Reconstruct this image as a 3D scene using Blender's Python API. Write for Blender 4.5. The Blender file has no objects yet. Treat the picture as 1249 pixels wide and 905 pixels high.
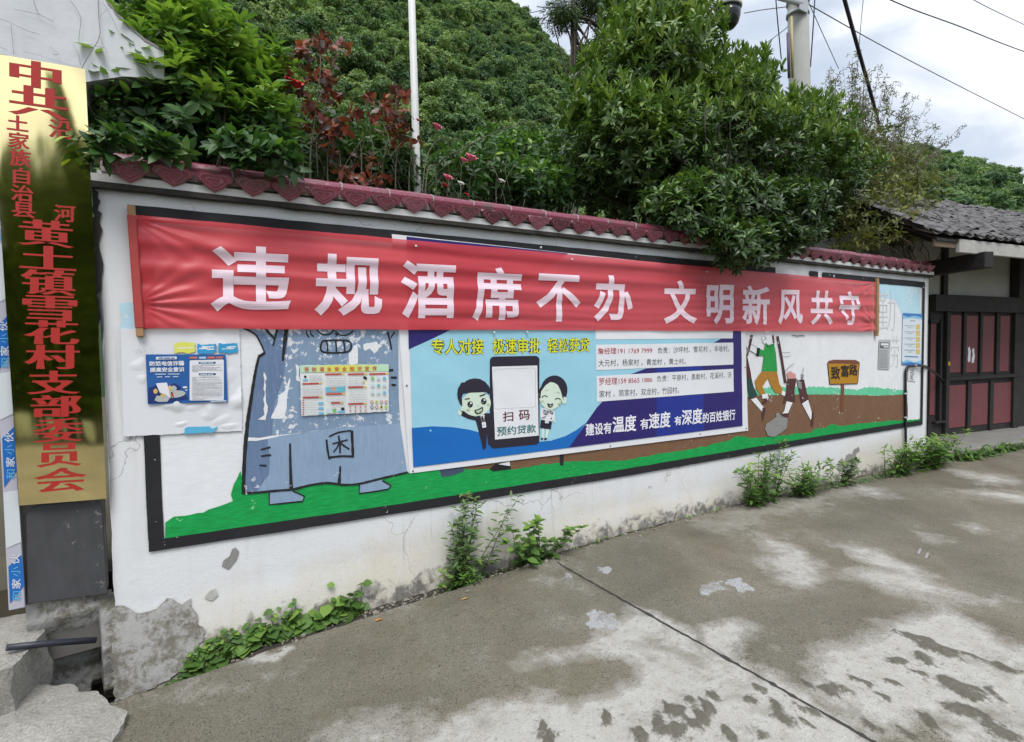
import bpy, bmesh, math, random
import numpy as np
from mathutils import Vector, Matrix

random.seed(7); RNG = np.random.default_rng(11)
SC = bpy.context.scene; COL = SC.collection
Rd = math.radians
# ------------------------------------------------------------------ camera
PW, PH, FPX = 1249.0, 905.0, 655.0
YAW, PITCH, ROLL = Rd(29.427), Rd(-2.387), Rd(-0.831)
EYE = Vector((0.0, -3.6, 1.62))
_f = Vector((math.sin(YAW)*math.cos(PITCH), math.cos(YAW)*math.cos(PITCH), math.sin(PITCH)))
_r = Vector((math.cos(YAW), -math.sin(YAW), 0)); _u = _r.cross(_f)
CR = _r*math.cos(ROLL)+_u*math.sin(ROLL); CU = -_r*math.sin(ROLL)+_u*math.cos(ROLL)
cam_d = bpy.data.cameras.new('camera'); cam = bpy.data.objects.new('camera', cam_d); COL.objects.link(cam)
cam_d.sensor_fit = 'HORIZONTAL'; cam_d.sensor_width = 36.0; cam_d.lens = FPX/PW*36.0
cam_d.clip_start = 0.02; cam_d.clip_end = 2000
mw = Matrix((CR, CU, -_f)).transposed().to_4x4(); mw.translation = EYE
cam.matrix_world = mw; SC.camera = cam
# ------------------------------------------------------------------ world, sun, exposure
SUN_EL, SUN_AZ = Rd(58), Rd(205)          # azimuth clockwise from +Y: from the street side, behind the viewer
W = bpy.data.worlds.new('World'); SC.world = W; W.use_nodes = True
nt = W.node_tree; nt.nodes.clear()
def nn(t, typ, **kw):
    n = t.nodes.new(typ)
    for k, v in kw.items(): setattr(n, k, v)
    return n
wo = nn(nt, 'ShaderNodeOutputWorld'); bg = nn(nt, 'ShaderNodeBackground'); bg.inputs['Strength'].default_value = 0.1
sky = nn(nt, 'ShaderNodeTexSky', sky_type='NISHITA', sun_disc=False)
sky.sun_elevation = SUN_EL; sky.sun_rotation = SUN_AZ; sky.dust_density = 2.0
tc = nn(nt, 'ShaderNodeTexCoord')
mp = nn(nt, 'ShaderNodeMapping'); mp.inputs['Scale'].default_value = (1.6, 1.6, 3.4); mp.inputs['Location'].default_value = (0.75, 0.1, 0.35)
nz = nn(nt, 'ShaderNodeTexNoise'); nz.inputs['Scale'].default_value = 1.6; nz.inputs['Detail'].default_value = 7; nz.inputs['Roughness'].default_value = 0.52; nz.inputs['Distortion'].default_value = 0.35
cr = nn(nt, 'ShaderNodeValToRGB'); e = cr.color_ramp.elements
e[0].position = 0.36; e[0].color = (3.3, 3.95, 5.0, 1); e[1].position = 0.62; e[1].color = (8.2, 8.3, 8.45, 1)
m_ = cr.color_ramp.elements.new(0.48); m_.color = (4.6, 5.05, 5.8, 1)
mx = nn(nt, 'ShaderNodeMix', data_type='RGBA'); mx.inputs[0].default_value = 0.9
L = nt.links.new
L(tc.outputs['Generated'], mp.inputs[0]); L(mp.outputs[0], nz.inputs[0]); L(nz.outputs['Fac'], cr.inputs[0])
sp = nn(nt, 'ShaderNodeSeparateXYZ'); L(tc.outputs['Generated'], sp.inputs[0])           # an overcast sky is brightest overhead
el = nn(nt, 'ShaderNodeMapRange', interpolation_type='SMOOTHSTEP'); el.inputs['From Min'].default_value = 0.55; el.inputs['From Max'].default_value = 1.0; el.inputs['To Min'].default_value = 1.0; el.inputs['To Max'].default_value = 2.4
L(sp.outputs[2], el.inputs[0])
ml = nn(nt, 'ShaderNodeVectorMath', operation='SCALE'); L(cr.outputs[0], ml.inputs[0]); L(el.outputs[0], ml.inputs['Scale'])
L(sky.outputs[0], mx.inputs[6]); L(ml.outputs[0], mx.inputs[7]); L(mx.outputs[2], bg.inputs[0]); L(bg.outputs[0], wo.inputs[0])
sd = bpy.data.lights.new('sun', 'SUN'); sd.energy = 1.5; sd.angle = Rd(25); sd.color = (1, 0.97, 0.92)
so = bpy.data.objects.new('sun', sd); COL.objects.link(so)
sv = Vector((math.sin(SUN_AZ)*math.cos(SUN_EL), math.cos(SUN_AZ)*math.cos(SUN_EL), math.sin(SUN_EL)))
so.rotation_euler = sv.to_track_quat('Z', 'Y').to_euler()
SC.view_settings.view_transform = 'Standard'; SC.view_settings.look = 'None'
SC.view_settings.exposure = 0.74; SC.view_settings.gamma = 1.0; SC.view_settings.use_curve_mapping = False
SC.render.engine = 'CYCLES'; SC.cycles.max_bounces = 8; SC.cycles.transparent_max_bounces = 12
SC.cycles.caustics_reflective = False; SC.cycles.caustics_refractive = False
try: SC.cycles.use_denoising = True
except Exception: pass

# ------------------------------------------------------------------ projection helpers
def ray(px, py): return CR*((px-PW/2)/FPX) - CU*((py-PH/2)/FPX) + _f
def at_z(px, py, z):
    d = ray(px, py); return EYE + d*((z-EYE.z)/d.z)
def at_y(px, py, y):
    d = ray(px, py); return EYE + d*((y-EYE.y)/d.y)
class Plane:
    def __init__(s, O, U): s.O = Vector(O); s.U = Vector(U).normalized(); s.V = Vector((0, 0, 1)); s.N = s.U.cross(s.V)
    def uv(s, px, py):
        d = ray(px, py); t = (s.O-EYE).dot(s.N)/d.dot(s.N); p = EYE+d*t-s.O
        return (p.dot(s.U), p.dot(s.V))
    def P(s, u, v, off=0.0): return s.O + s.U*u + s.V*v + s.N*off
WALL = Plane((0, 0, 0), (1, 0, 0))        # normal is -Y: towards the street
# ------------------------------------------------------------------ materials
def new_mat(name):
    m = bpy.data.materials.new(name); m.use_nodes = True; t = m.node_tree; t.nodes.clear()
    o = nn(t, 'ShaderNodeOutputMaterial'); b = nn(t, 'ShaderNodeBsdfPrincipled'); t.links.new(b.outputs[0], o.inputs[0])
    return m, t, b, o
def objco(t, scale=(1, 1, 1)):
    c = nn(t, 'ShaderNodeTexCoord'); mp = nn(t, 'ShaderNodeMapping'); mp.inputs['Scale'].default_value = scale
    t.links.new(c.outputs['Object'], mp.inputs[0]); return mp.outputs[0]
def noise(t, co, scale, detail=4, rough=0.55, dist=0.0):
    n = nn(t, 'ShaderNodeTexNoise'); n.inputs['Scale'].default_value = scale; n.inputs['Detail'].default_value = detail
    n.inputs['Roughness'].default_value = rough; n.inputs['Distortion'].default_value = dist
    t.links.new(co, n.inputs[0]); return n.outputs['Fac']
def ramp(t, fac, stops):
    r = nn(t, 'ShaderNodeValToRGB'); els = r.color_ramp.elements
    while len(els) < len(stops): els.new(0.5)
    for k, (p, c) in enumerate(stops):
        els[k].position = p; els[k].color = (*c, 1) if not isinstance(c, (int, float)) else (c, c, c, 1)
    t.links.new(fac, r.inputs[0]); return r.outputs[0]
def mix(t, f, a, b, mode='MIX'):
    m = nn(t, 'ShaderNodeMix', data_type='RGBA', blend_type=mode)
    for k, v in ((0, f), (6, a), (7, b)):
        sock = m.inputs[k]
        if isinstance(v, (int, float)): sock.default_value = v if k == 0 else (v, v, v, 1)
        elif isinstance(v, tuple): sock.default_value = (*v[:3], 1)
        else: t.links.new(v, sock)
    return m.outputs[2]
def math_(t, op, a, b=None):
    m = nn(t, 'ShaderNodeMath', operation=op)
    for k, v in ((0, a), (1, b)):
        if v is None: continue
        if isinstance(v, (int, float)): m.inputs[k].default_value = v
        else: t.links.new(v, m.inputs[k])
    return m.outputs[0]
def bump(t, b, h, strength=0.3, dist=0.01):
    n = nn(t, 'ShaderNodeBump'); n.inputs['Strength'].default_value = strength; n.inputs['Distance'].default_value = dist
    t.links.new(h, n.inputs['Height']); t.links.new(n.outputs[0], b.inputs['Normal'])
def srgb(r, g, b):
    f = lambda c: (c/255/12.92) if c/255 <= 0.04045 else ((c/255+0.055)/1.055)**2.4
    return (f(r), f(g), f(b))
def simple(name, col, rough=0.7, var=0.15, scale=12, metal=0.0, bmp=0.0, spec=0.4, bscale=60):
    m, t, b, o = new_mat(name); co = objco(t)
    n = noise(t, co, scale, 6, 0.6)
    c = mix(t, n, tuple(max(0, x*(1-var)) for x in col), tuple(min(1, x*(1+var)) for x in col))
    t.links.new(c, b.inputs['Base Color']); b.inputs['Roughness'].default_value = rough; b.inputs['Metallic'].default_value = metal
    b.inputs['Specular IOR Level'].default_value = spec
    if bmp: bump(t, b, noise(t, co, bscale, 5, 0.6), bmp, 0.004)
    return m
def paint(name, col, flake=0.0, flake_col=(0.62, 0.62, 0.62), var=0.18, brush=(3, 1, 22), rough=0.75):
    """brushed wall paint, optionally flaking off to the whitewash under it"""
    m, t, b, o = new_mat(name); co = objco(t); cb = objco(t, brush)
    n1 = noise(t, cb, 4, 5, 0.6); n2 = noise(t, co, 5, 5, 0.6)
    c = mix(t, n1, tuple(x*(1-var) for x in col), tuple(min(1, x*(1+var)) for x in col))
    c = mix(t, ramp(t, n2, [(0.35, 0), (0.75, 0.35)]), c, tuple(min(1, x*1.25+0.02) for x in col))
    if flake > 0:
        k = noise(t, co, 26, 6, 0.65, 0.4); kk = noise(t, co, 3.2, 3, 0.5)
        s = math_(t, 'ADD', math_(t, 'MULTIPLY', k, 0.62), math_(t, 'MULTIPLY', kk, 0.38))
        c = mix(t, ramp(t, s, [(0.66-flake*0.13, 0), (0.67-flake*0.13, 1)]), c, flake_col)
    t.links.new(c, b.inputs['Base Color']); b.inputs['Roughness'].default_value = rough; b.inputs['Specular IOR Level'].default_value = 0.25
    bump(t, b, noise(t, co, 55, 4, 0.6), 0.12, 0.004)
    return m
def leaf_mat(name, stops, rough=0.45, trans=0.28, spec=0.4, randomize=False):
    m, t, b, o = new_mat(name)
    a = nn(t, 'ShaderNodeAttribute'); a.attribute_name = 'tint'; fac = a.outputs['Fac']
    if randomize:
        oi = nn(t, 'ShaderNodeObjectInfo'); fac = math_(t, 'ADD', math_(t, 'MULTIPLY', fac, 0.42), math_(t, 'MULTIPLY', oi.outputs['Random'], 0.6))
    c = ramp(t, fac, stops)
    t.links.new(c, b.inputs['Base Color']); b.inputs['Roughness'].default_value = rough; b.inputs['Specular IOR Level'].default_value = spec
    tr = nn(t, 'ShaderNodeBsdfTranslucent'); t.links.new(mix(t, 1.0, c, (1.0, 1.12, 0.55), 'MULTIPLY'), tr.inputs[0])
    ms = nn(t, 'ShaderNodeMixShader'); ms.inputs[0].default_value = trans
    t.links.new(b.outputs[0], ms.inputs[1]); t.links.new(tr.outputs[0], ms.inputs[2]); t.links.new(ms.outputs[0], o.inputs[0])
    return m
def plain(name, col, rough=0.5, spec=0.35):       # printed ink: faint mottling only
    return simple(name, col, rough, 0.06, 9, spec=spec)

# ------------------------------------------------------------------ object helpers
def tag(o, label=None, cat=None, group=None, kind=None):
    if label: o['label'] = label
    if cat: o['category'] = cat
    if group: o['group'] = group
    if kind: o['kind'] = kind
    return o
def root(name, loc, label, cat, group=None):
    o = bpy.data.objects.new(name, None); o.empty_display_size = 0.1; COL.objects.link(o); o.location = loc
    return tag(o, label, cat, group)
def link(name, me, mats, parent=None):
    o = bpy.data.objects.new(name, me); COL.objects.link(o)
    for m in (mats if isinstance(mats, (list, tuple)) else [mats]): me.materials.append(m)
    if parent is not None:
        o.parent = parent
        o.matrix_parent_inverse = Matrix.Translation(-parent.location) if parent.type == 'EMPTY' else Matrix.Identity(4)
    return o
def np_mesh(name, V, F, tint=None, smooth=False, mat_idx=None):
    V = np.asarray(V, dtype=np.float32); F = np.asarray(F, dtype=np.int32)
    me = bpy.data.meshes.new(name); me.vertices.add(len(V)); me.vertices.foreach_set('co', V.ravel())
    k = F.shape[1]; me.loops.add(F.size); me.loops.foreach_set('vertex_index', F.ravel())
    me.polygons.add(len(F)); me.polygons.foreach_set('loop_start', np.arange(0, F.size, k, dtype=np.int32))
    try: me.polygons.foreach_set('loop_total', np.full(len(F), k, dtype=np.int32))
    except Exception: pass
    if tint is not None:
        for nm, arr in (tint.items() if isinstance(tint, dict) else {'tint': tint}.items()):
            a = me.attributes.new(nm, 'FLOAT', 'POINT'); a.data.foreach_set('value', np.asarray(arr, dtype=np.float32))
    if mat_idx is not None: me.polygons.foreach_set('material_index', np.asarray(mat_idx, dtype=np.int32))
    me.update(calc_edges=True)
    if smooth: me.polygons.foreach_set('use_smooth', np.ones(len(F), dtype=bool))
    return me
class MB:
    """collects solids in world space, builds ONE mesh object"""
    def __init__(s): s.bm = bmesh.new()
    def poly(s, pts, mi=0):
        f = s.bm.faces.new([s.bm.verts.new(p) for p in pts]); f.material_index = mi; return f
    def prism(s, pts, vec, mi=0):
        a = [s.bm.verts.new(Vector(p)) for p in pts]; b = [s.bm.verts.new(Vector(p)+Vector(vec)) for p in pts]; n = len(a)
        fs = [s.bm.faces.new(a), s.bm.faces.new(b[::-1])]
        for i in range(n): fs.append(s.bm.faces.new((a[i], b[i], b[(i+1) % n], a[(i+1) % n])))
        for f in fs: f.material_index = mi
    def box(s, O, U, V, N, mi=0):        # corner + three edge vectors
        O, U, V, N = map(Vector, (O, U, V, N)); s.prism([O, O+U, O+U+V, O+V], N, mi)
    def tube(s, pts, rads, n=8, mi=0, cap=True):
        pts = [Vector(p) for p in pts]
        if isinstance(rads, (int, float)): rads = [rads]*len(pts)
        rings = []; ref = Vector((0.3, 0.2, 0.9))
        for i, p in enumerate(pts):
            d = (pts[min(i+1, len(pts)-1)]-pts[max(i-1, 0)]).normalized()
            if abs(d.dot(ref)) > 0.95: ref = Vector((1, 0.1, 0))
            a = d.cross(ref).normalized(); b = d.cross(a)
            rings.append([s.bm.verts.new(p+(a*math.cos(2*math.pi*k/n)+b*math.sin(2*math.pi*k/n))*rads[i]) for k in range(n)])
        for i in range(len(rings)-1):
            for k in range(n):
                f = s.bm.faces.new((rings[i][k], rings[i][(k+1) % n], rings[i+1][(k+1) % n], rings[i+1][k])); f.smooth = True; f.material_index = mi
        if cap:
            s.bm.faces.new(rings[0][::-1]).material_index = mi; s.bm.faces.new(rings[-1]).material_index = mi
    def bevel(s, w=0.004, seg=1):
        bmesh.ops.bevel(s.bm, geom=s.bm.edges[:], offset=w, segments=seg, affect='EDGES', clamp_overlap=True)
    def build(s, name, mats, parent=None, recalc=True):
        if recalc: bmesh.ops.recalc_face_normals(s.bm, faces=s.bm.faces[:])
        me = bpy.data.meshes.new(name); s.bm.to_mesh(me); s.bm.free(); return link(name, me, mats, parent)
def catmull(pts, n=6):
    pts = [Vector(p) for p in pts]; out = []
    for i in range(len(pts)-1):
        p0 = pts[max(i-1, 0)]; p1 = pts[i]; p2 = pts[i+1]; p3 = pts[min(i+2, len(pts)-1)]
        for k in range(n):
            t = k/n
            out.append(0.5*((2*p1)+(p2-p0)*t+(2*p0-5*p1+4*p2-p3)*t*t+(3*p1-p0-3*p2+p3)*t**3))
    out.append(pts[-1]); return out
class Flat:
    """flat painted / printed shapes on a plane, outlined in zoomed photo coordinates, each layer a hair above the one below"""
    def __init__(s, plane, off, reg=(0, 0), sc=1.0, warp=None):
        s.pl, s.off, s.reg, s.sc = plane, off, reg, sc; s.bm = bmesh.new(); s.k = 0; s.warp = warp; s.step = 0.00035 if warp else 0.00008
    def uv(s, p): return s.pl.uv(s.reg[0]+p[0]/s.sc, s.reg[1]+p[1]/s.sc)
    def face(s, uvs, mi, step=True):
        if step: s.k += 1
        o = s.off+s.k*s.step
        f = s.bm.faces.new([s.bm.verts.new(s.pl.P(u, v, o)) for u, v in uvs]); f.material_index = mi
        f.normal_update()
        if f.normal.dot(s.pl.N) < 0: f.normal_flip()
    def poly(s, pts, mi=0, jit=0.0, sub=0):
        uvs = [s.uv(p) for p in pts]
        if sub:
            o = []
            for i in range(len(uvs)):
                a, b = uvs[i], uvs[(i+1) % len(uvs)]; n = max(1, int(math.dist(a, b)/sub))
                for k in range(n):
                    t = k/n; o.append((a[0]+(b[0]-a[0])*t+random.uniform(-jit, jit), a[1]+(b[1]-a[1])*t+random.uniform(-jit, jit)))
            uvs = o
        s.face(uvs, mi)
    def ell(s, cx, cy, rx, ry, mi=0, n=28, a0=0, a1=360, rot=0):
        P = []
        for k in range(n+(a1-a0 != 360)):
            a = Rd(a0+(a1-a0)*k/n); x, y = rx*math.cos(a), ry*math.sin(a); c, q = math.cos(Rd(rot)), math.sin(Rd(rot))
            P.append((cx+x*c-y*q, cy+x*q+y*c))
        s.poly(P, mi)
    def stroke(s, pts, w, mi=0, w2=None, smooth=True):
        """w in zoomed px"""
        w2 = w if w2 is None else w2
        P = [Vector((p[0], p[1], 0)) for p in pts]
        if smooth and len(P) > 2: P = catmull(P, 5)
        n = len(P); l, r = [], []
        for i, p in enumerate(P):
            d = (P[min(i+1, n-1)]-P[max(i-1, 0)]).normalized(); q = Vector((-d.y, d.x, 0))*(w+(w2-w)*i/(n-1))*0.5*random.uniform(0.88, 1.12)
            l.append(p+q); r.append(p-q)
        s.k += 1
        for i in range(n-1): s.face([s.uv(l[i]), s.uv(l[i+1]), s.uv(r[i+1]), s.uv(r[i])], mi, False)
    def build(s, name, mats, parent=None):
        if s.warp:
            for v in s.bm.verts: v.co = s.warp(v.co)
        me = bpy.data.meshes.new(name); s.bm.to_mesh(me); s.bm.free(); return link(name, me, mats, parent)
from mathutils.geometry import delaunay_2d_cdt
def glyphs(body, bold=0.0, nu=0, nv=0):
    """characters normalised to 0..1, strokes thickened by bold (em, or an x,y pair), cut on an nu x nv grid"""
    c = bpy.data.curves.new('glyphs', 'FONT'); c.body = body; c.resolution_u = 3
    o = bpy.data.objects.new('glyphs', c); COL.objects.link(o)
    me = bpy.data.meshes.new_from_object(o.evaluated_get(bpy.context.evaluated_depsgraph_get()))
    bpy.data.objects.remove(o); bpy.data.curves.remove(c)
    V = np.zeros(len(me.vertices)*3); me.vertices.foreach_get('co', V); V = V.reshape(-1, 3)[:, :2].copy()
    cnt = {}; 
    for p in me.polygons:
        q = list(p.vertices)
        if p.normal.z < 0: q = q[::-1]
        for i in range(len(q)): cnt[(q[i], q[(i+1) % len(q)])] = 1
    bpy.data.meshes.remove(me)
    ed = [e_ for e_ in cnt if (e_[1], e_[0]) not in cnt]                      # directed outline, solid on the left
    if bold != 0.0:
        bx, by = bold if isinstance(bold, tuple) else (bold, bold)
        nrm = np.zeros_like(V); prev = {}; nxt = {}
        for i, j in ed: nxt[i] = j; prev[j] = i
        for i in nxt:
            if i not in prev: continue
            d1 = V[i]-V[prev[i]]; d2 = V[nxt[i]]-V[i]; l1, l2 = np.hypot(*d1), np.hypot(*d2)
            if l1 < 1e-9 or l2 < 1e-9: continue
            n1 = np.array((d1[1], -d1[0]))/l1; n2 = np.array((d2[1], -d2[0]))/l2; m_ = n1+n2; k = max(m_.dot(m_)/2, 0.5); nrm[i] = m_/k
        V = V+nrm*np.array((bx, by))
    mn, mxx = V.min(0), V.max(0); U = (V-mn)/np.maximum(mxx-mn, 1e-6)
    pts = [Vector(p) for p in U]; edges = list(ed)
    for n_, ax in ((nu, 0), (nv, 1)):
        for k in range(1, n_):
            t_ = k/n_; edges.append((len(pts), len(pts)+1))
            pts += [Vector((t_, -0.01)), Vector((t_, 1.01))] if ax == 0 else [Vector((-0.01, t_)), Vector((1.01, t_))]
    r = delaunay_2d_cdt(pts, edges, [], 0, 1e-5, False)
    R = np.array([tuple(p) for p in r[0]]); T = [f for f in r[2] if len(f) >= 3]; C = np.array([R[list(f)].mean(0) for f in T])
    A, B = U[[e_[0] for e_ in ed]], U[[e_[1] for e_ in ed]]; keep = []
    for k0 in range(0, len(C), 2000):
        c_ = C[k0:k0+2000]; y = c_[:, 1:2]; x = c_[:, 0:1]
        up = (A[:, 1] <= y) & (B[:, 1] > y); dn = (A[:, 1] > y) & (B[:, 1] <= y)
        cr_ = (B[:, 0]-A[:, 0])*(y-A[:, 1])-(x-A[:, 0])*(B[:, 1]-A[:, 1])
        keep.append((up & (cr_ > 0)).sum(1)-(dn & (cr_ < 0)).sum(1) > 0)
    keep = np.concatenate(keep); F = [f for f, q in zip(T, keep) if q]
    used = sorted({i for f in F for i in f}); mp_ = {i: k for k, i in enumerate(used)}
    return R[used], [tuple(mp_[i] for i in f) for f in F]
class Text:
    """lettering laid on a plane: each string fills the quad (left x, left top, left bottom, right x, right top, right bottom)"""
    def __init__(s, plane, off, reg=(0, 0), sc=1.0, warp=None, grid=0): s.pl, s.off, s.reg, s.sc = plane, off, reg, sc; s.bm = bmesh.new(); s.warp = warp; s.grid = grid
    def add(s, body, x0, t0, b0, x1, t1, b1, bold=0.0, mi=0):
        u = lambda x, y: np.array(s.pl.uv(s.reg[0]+x/s.sc, s.reg[1]+y/s.sc))
        A, B, C, D = u(x0, b0), u(x1, b1), u(x1, t1), u(x0, t0)
        nu, nv = (max(1, int(np.hypot(*(B-A))/s.grid)), max(1, int(np.hypot(*(D-A))/s.grid))) if s.grid else (0, 0)
        V, F = glyphs(body, bold, nu, nv); vs = []
        for a, b in V:
            q = (A*(1-a)+B*a)*(1-b)+(D*(1-a)+C*a)*b; vs.append(s.bm.verts.new(s.pl.P(q[0], q[1], s.off)))
        for f in F:
            try: g = s.bm.faces.new([vs[i] for i in f])
            except ValueError: continue
            g.material_index = mi; g.normal_update()
            if g.normal.dot(s.pl.N) < 0: g.normal_flip()
        return s
    def box(s, body, x0, y0, x1, y1, **k): return s.add(body, x0, y0, y1, x1, y0, y1, **k)
    def build(s, name, mats, parent=None):
        if s.warp:
            for v in s.bm.verts: v.co = s.warp(v.co)
        me = bpy.data.meshes.new(name); s.bm.to_mesh(me); s.bm.free(); return link(name, me, mats, parent)
# ------------------------------------------------------------------ value noise (numpy) for terrain and stains
def vnoise(x, y, seed=0, octv=4, gain=0.5):
    def one(x, y, s):
        xi, yi = np.floor(x).astype(np.int64), np.floor(y).astype(np.int64); fx, fy = x-xi, y-yi
        h = lambda a, b: ((np.sin(a*127.1+b*311.7+s*74.7)*43758.5453) % 1.0)
        fx = fx*fx*(3-2*fx); fy = fy*fy*(3-2*fy)
        return (h(xi, yi)*(1-fx)+h(xi+1, yi)*fx)*(1-fy)+(h(xi, yi+1)*(1-fx)+h(xi+1, yi+1)*fx)*fy
    r = 0; a = 1; t = 0
    for k in range(octv): r = r+a*one(x*2**k, y*2**k, seed+k*13); t += a; a *= gain
    return r/t
def poly_sd(x, y, poly):
    """signed distance to a polygon, positive inside"""
    P = np.array(poly); d = np.full(x.shape, 1e9); ins = np.zeros(x.shape, bool)
    for i in range(len(P)):
        a, b = P[i], P[(i+1) % len(P)]; e_ = b-a; L2 = max((e_**2).sum(), 1e-9)
        t = np.clip(((x-a[0])*e_[0]+(y-a[1])*e_[1])/L2, 0, 1)
        d = np.minimum(d, np.hypot(x-a[0]-t*e_[0], y-a[1]-t*e_[1]))
        c = ((a[1] > y) != (b[1] > y)); dy = b[1]-a[1] if b[1] != a[1] else 1e-9
        ins ^= c & (x < (b[0]-a[0])*(y-a[1])/dy+a[0])
    return np.where(ins, d, -d)
# ------------------------------------------------------------------ foliage helpers
def unit(a): return a/np.maximum(np.linalg.norm(a, axis=1, keepdims=True), 1e-9)
def rand_dirs(n): return unit(RNG.normal(size=(n, 3)))
def leaf_arrays(P, D, N, Ln, Wd, droop=0.15, fold=0.25, tint=None):
    """eight-vertex leaves: base, two rows of three, tip"""
    n = len(P); D = unit(D); S = unit(np.cross(D, N)); N = unit(np.cross(S, D))
    Ln = np.broadcast_to(Ln, (n,)).reshape(n, 1); Wd = np.broadcast_to(Wd, (n,)).reshape(n, 1)
    dn = lambda t: P+D*Ln*t-N*Ln*droop*t*t
    r1, r2 = dn(0.35), dn(0.7)
    w1, w2 = Wd*0.5, Wd*0.4
    V = np.stack([dn(0), r1-S*w1+N*w1*fold, r1, r1+S*w1+N*w1*fold, r2-S*w2+N*w2*fold, r2, r2+S*w2+N*w2*fold, dn(1.0)], 1)
    T = np.array([[0, 2, 1], [0, 3, 2], [1, 2, 5], [1, 5, 4], [2, 3, 6], [2, 6, 5], [4, 5, 7], [5, 6, 7]])
    F = (np.arange(n)[:, None, None]*8+T[None]).reshape(-1, 3)
    tint = RNG.random(n) if tint is None else tint
    return V.reshape(-1, 3), F, np.repeat(tint, 8)
def rosettes(C, A, k, th0, th1, ln, wd, tint, droop=0.2, fold=0.3):
    """k leaves whorled round axis A at every centre C"""
    n = len(C); A = unit(A); ref = rand_dirs(n); X = unit(np.cross(A, ref)); Y = np.cross(A, X)
    P = np.repeat(C, k, 0); AA = np.repeat(A, k, 0); m = n*k
    ph = (np.tile(np.arange(k), n)*2.399+np.repeat(RNG.random(n)*6.28, k)); th = np.radians(RNG.uniform(th0, th1, m))
    rad = np.repeat(X, k, 0)*np.cos(ph)[:, None]+np.repeat(Y, k, 0)*np.sin(ph)[:, None]
    D = AA*np.cos(th)[:, None]+rad*np.sin(th)[:, None]
    sc = RNG.uniform(0.7, 1.15, m)
    P = P-AA*(RNG.random(m)*0.5*ln)[:, None]
    return leaf_arrays(P, D, AA+0.25*rand_dirs(m), ln*sc, wd*sc, droop, fold, np.clip(np.repeat(tint, k)+RNG.normal(0, 0.12, m)+0.5*(RNG.random(m) < 0.02), 0, 1))
def merge(parts):
    V, F, T, o = [], [], [], 0
    for v, f, t in parts: V.append(v); F.append(f+o); T.append(t); o += len(v)
    return np.concatenate(V), np.concatenate(F), np.concatenate(T)
def crown_points(ells, n, inner=0.55, lump=0.25, seed=0):
    """points through the outer volume of a union of ellipsoids; returns points, outward directions, depth (0 at the skin)"""
    P, O, Dp = [], [], []
    wts = np.array([e_[1][0]*e_[1][2] for e_ in ells]); wts = wts/wts.sum()
    for (c, r), w in zip(ells, wts):
        k = int(n*w)+1; d = rand_dirs(k); rr = 1-(RNG.random(k)**1.6)*(1-inner)
        lm = 1+lump*(vnoise(d[:, 0]*2.2+c[0]*3+9, d[:, 2]*2.2+d[:, 1]*2.2+c[2]+seed, seed, 3)-0.5)*2
        P.append(np.array(c)+d*np.array(r)*(rr*lm)[:, None]); O.append(unit(d/np.array(r))); Dp.append(1-rr)
    return np.concatenate(P), np.concatenate(O), np.concatenate(Dp)
# ================================================================== GROUND
GX = [-6, -1.5, -0.2, 0.84, 1.56, 2.6, 4.3, 7.6, 20]; GZ = [-0.16, -0.13, -0.12, -0.06, -0.036, 0.01, 0.032, 0.02, 0.02]
def gbase(x): return np.interp(x, GX, GZ)
def gz(x, y): return float(gbase(x))
def G(px, py):
    z = 0.0
    for _ in range(8): p = at_z(px, py, z); z = gz(p.x, p.y)
    return p
def zoomed(reg, sc, pts): return [(reg[0]+a/sc, reg[1]+b/sc) for a, b in pts]
def gpoly(pts): return [tuple(G(*p)[:2]) for p in pts]
xs = np.concatenate([np.arange(-14, -1.6, 0.8), np.arange(-1.6, 4.2, 0.018), np.arange(4.2, 12.5, 0.045), np.arange(12.5, 40, 1.5)])
ys = np.concatenate([np.arange(-9, -3.2, 0.4), np.arange(-3.2, -1.7, 0.03), np.arange(-1.7, 0.12, 0.014), np.arange(0.12, 2.6, 0.25)])
X, Y = np.meshgrid(xs, ys, indexing='xy'); nx, ny = len(xs), len(ys); X = X.ravel(); Y = Y.ravel()
wx = X+0.22*(vnoise(X*2.3, Y*2.3, 3)-0.5)+0.09*(vnoise(X*11, Y*11, 4)-0.5); wy = Y+0.22*(vnoise(X*2.3, Y*2.3, 5)-0.5)+0.09*(vnoise(X*11, Y*11, 6)-0.5)
Z = gbase(X)+0.018*(vnoise(X*0.9, Y*0.9, 8, 3)-0.5)+0.006*(vnoise(X*7, Y*7, 9, 3)-0.5)
# open gutter along the wall foot, a hole at its near end
edge = np.interp(X, [-1.3, -0.7, -0.3, 0.0, 0.3, 0.8, 1.5, 2.2, 3.0, 4, 6, 8.4, 8.8], [0.36, 0.32, 0.30, 0.29, 0.27, 0.24, 0.21, 0.16, 0.11, 0.09, 0.10, 0.07, 0.0])
edge = edge+0.05*(vnoise(X*2.3, X*0+2.2, 21, 4)-0.5)
gut = np.clip((Y+edge)/0.035, 0, 1)*(X < 8.6)*(X > -1.6)
depth = np.interp(X, [-1.2, -0.5, -0.15, 0.2, 0.8, 2, 4, 8.5], [0.30, 0.30, 0.16, 0.07, 0.06, 0.05, 0.03, 0.02])
hole_px = [(22, 800), (55, 760), (130, 752), (205, 790), (150, 805), (85, 829), (45, 828)]
hp = gpoly(hole_px); hole = np.clip(poly_sd(X, Y+0.0, hp)/0.06+0.3, 0, 1)
Z = Z-np.maximum(gut*depth, hole*0.24)
soil = np.maximum(gut, hole)
Z = Z+0.02*soil*(vnoise(X*14, Y*14, 31, 3)-0.5)
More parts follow.
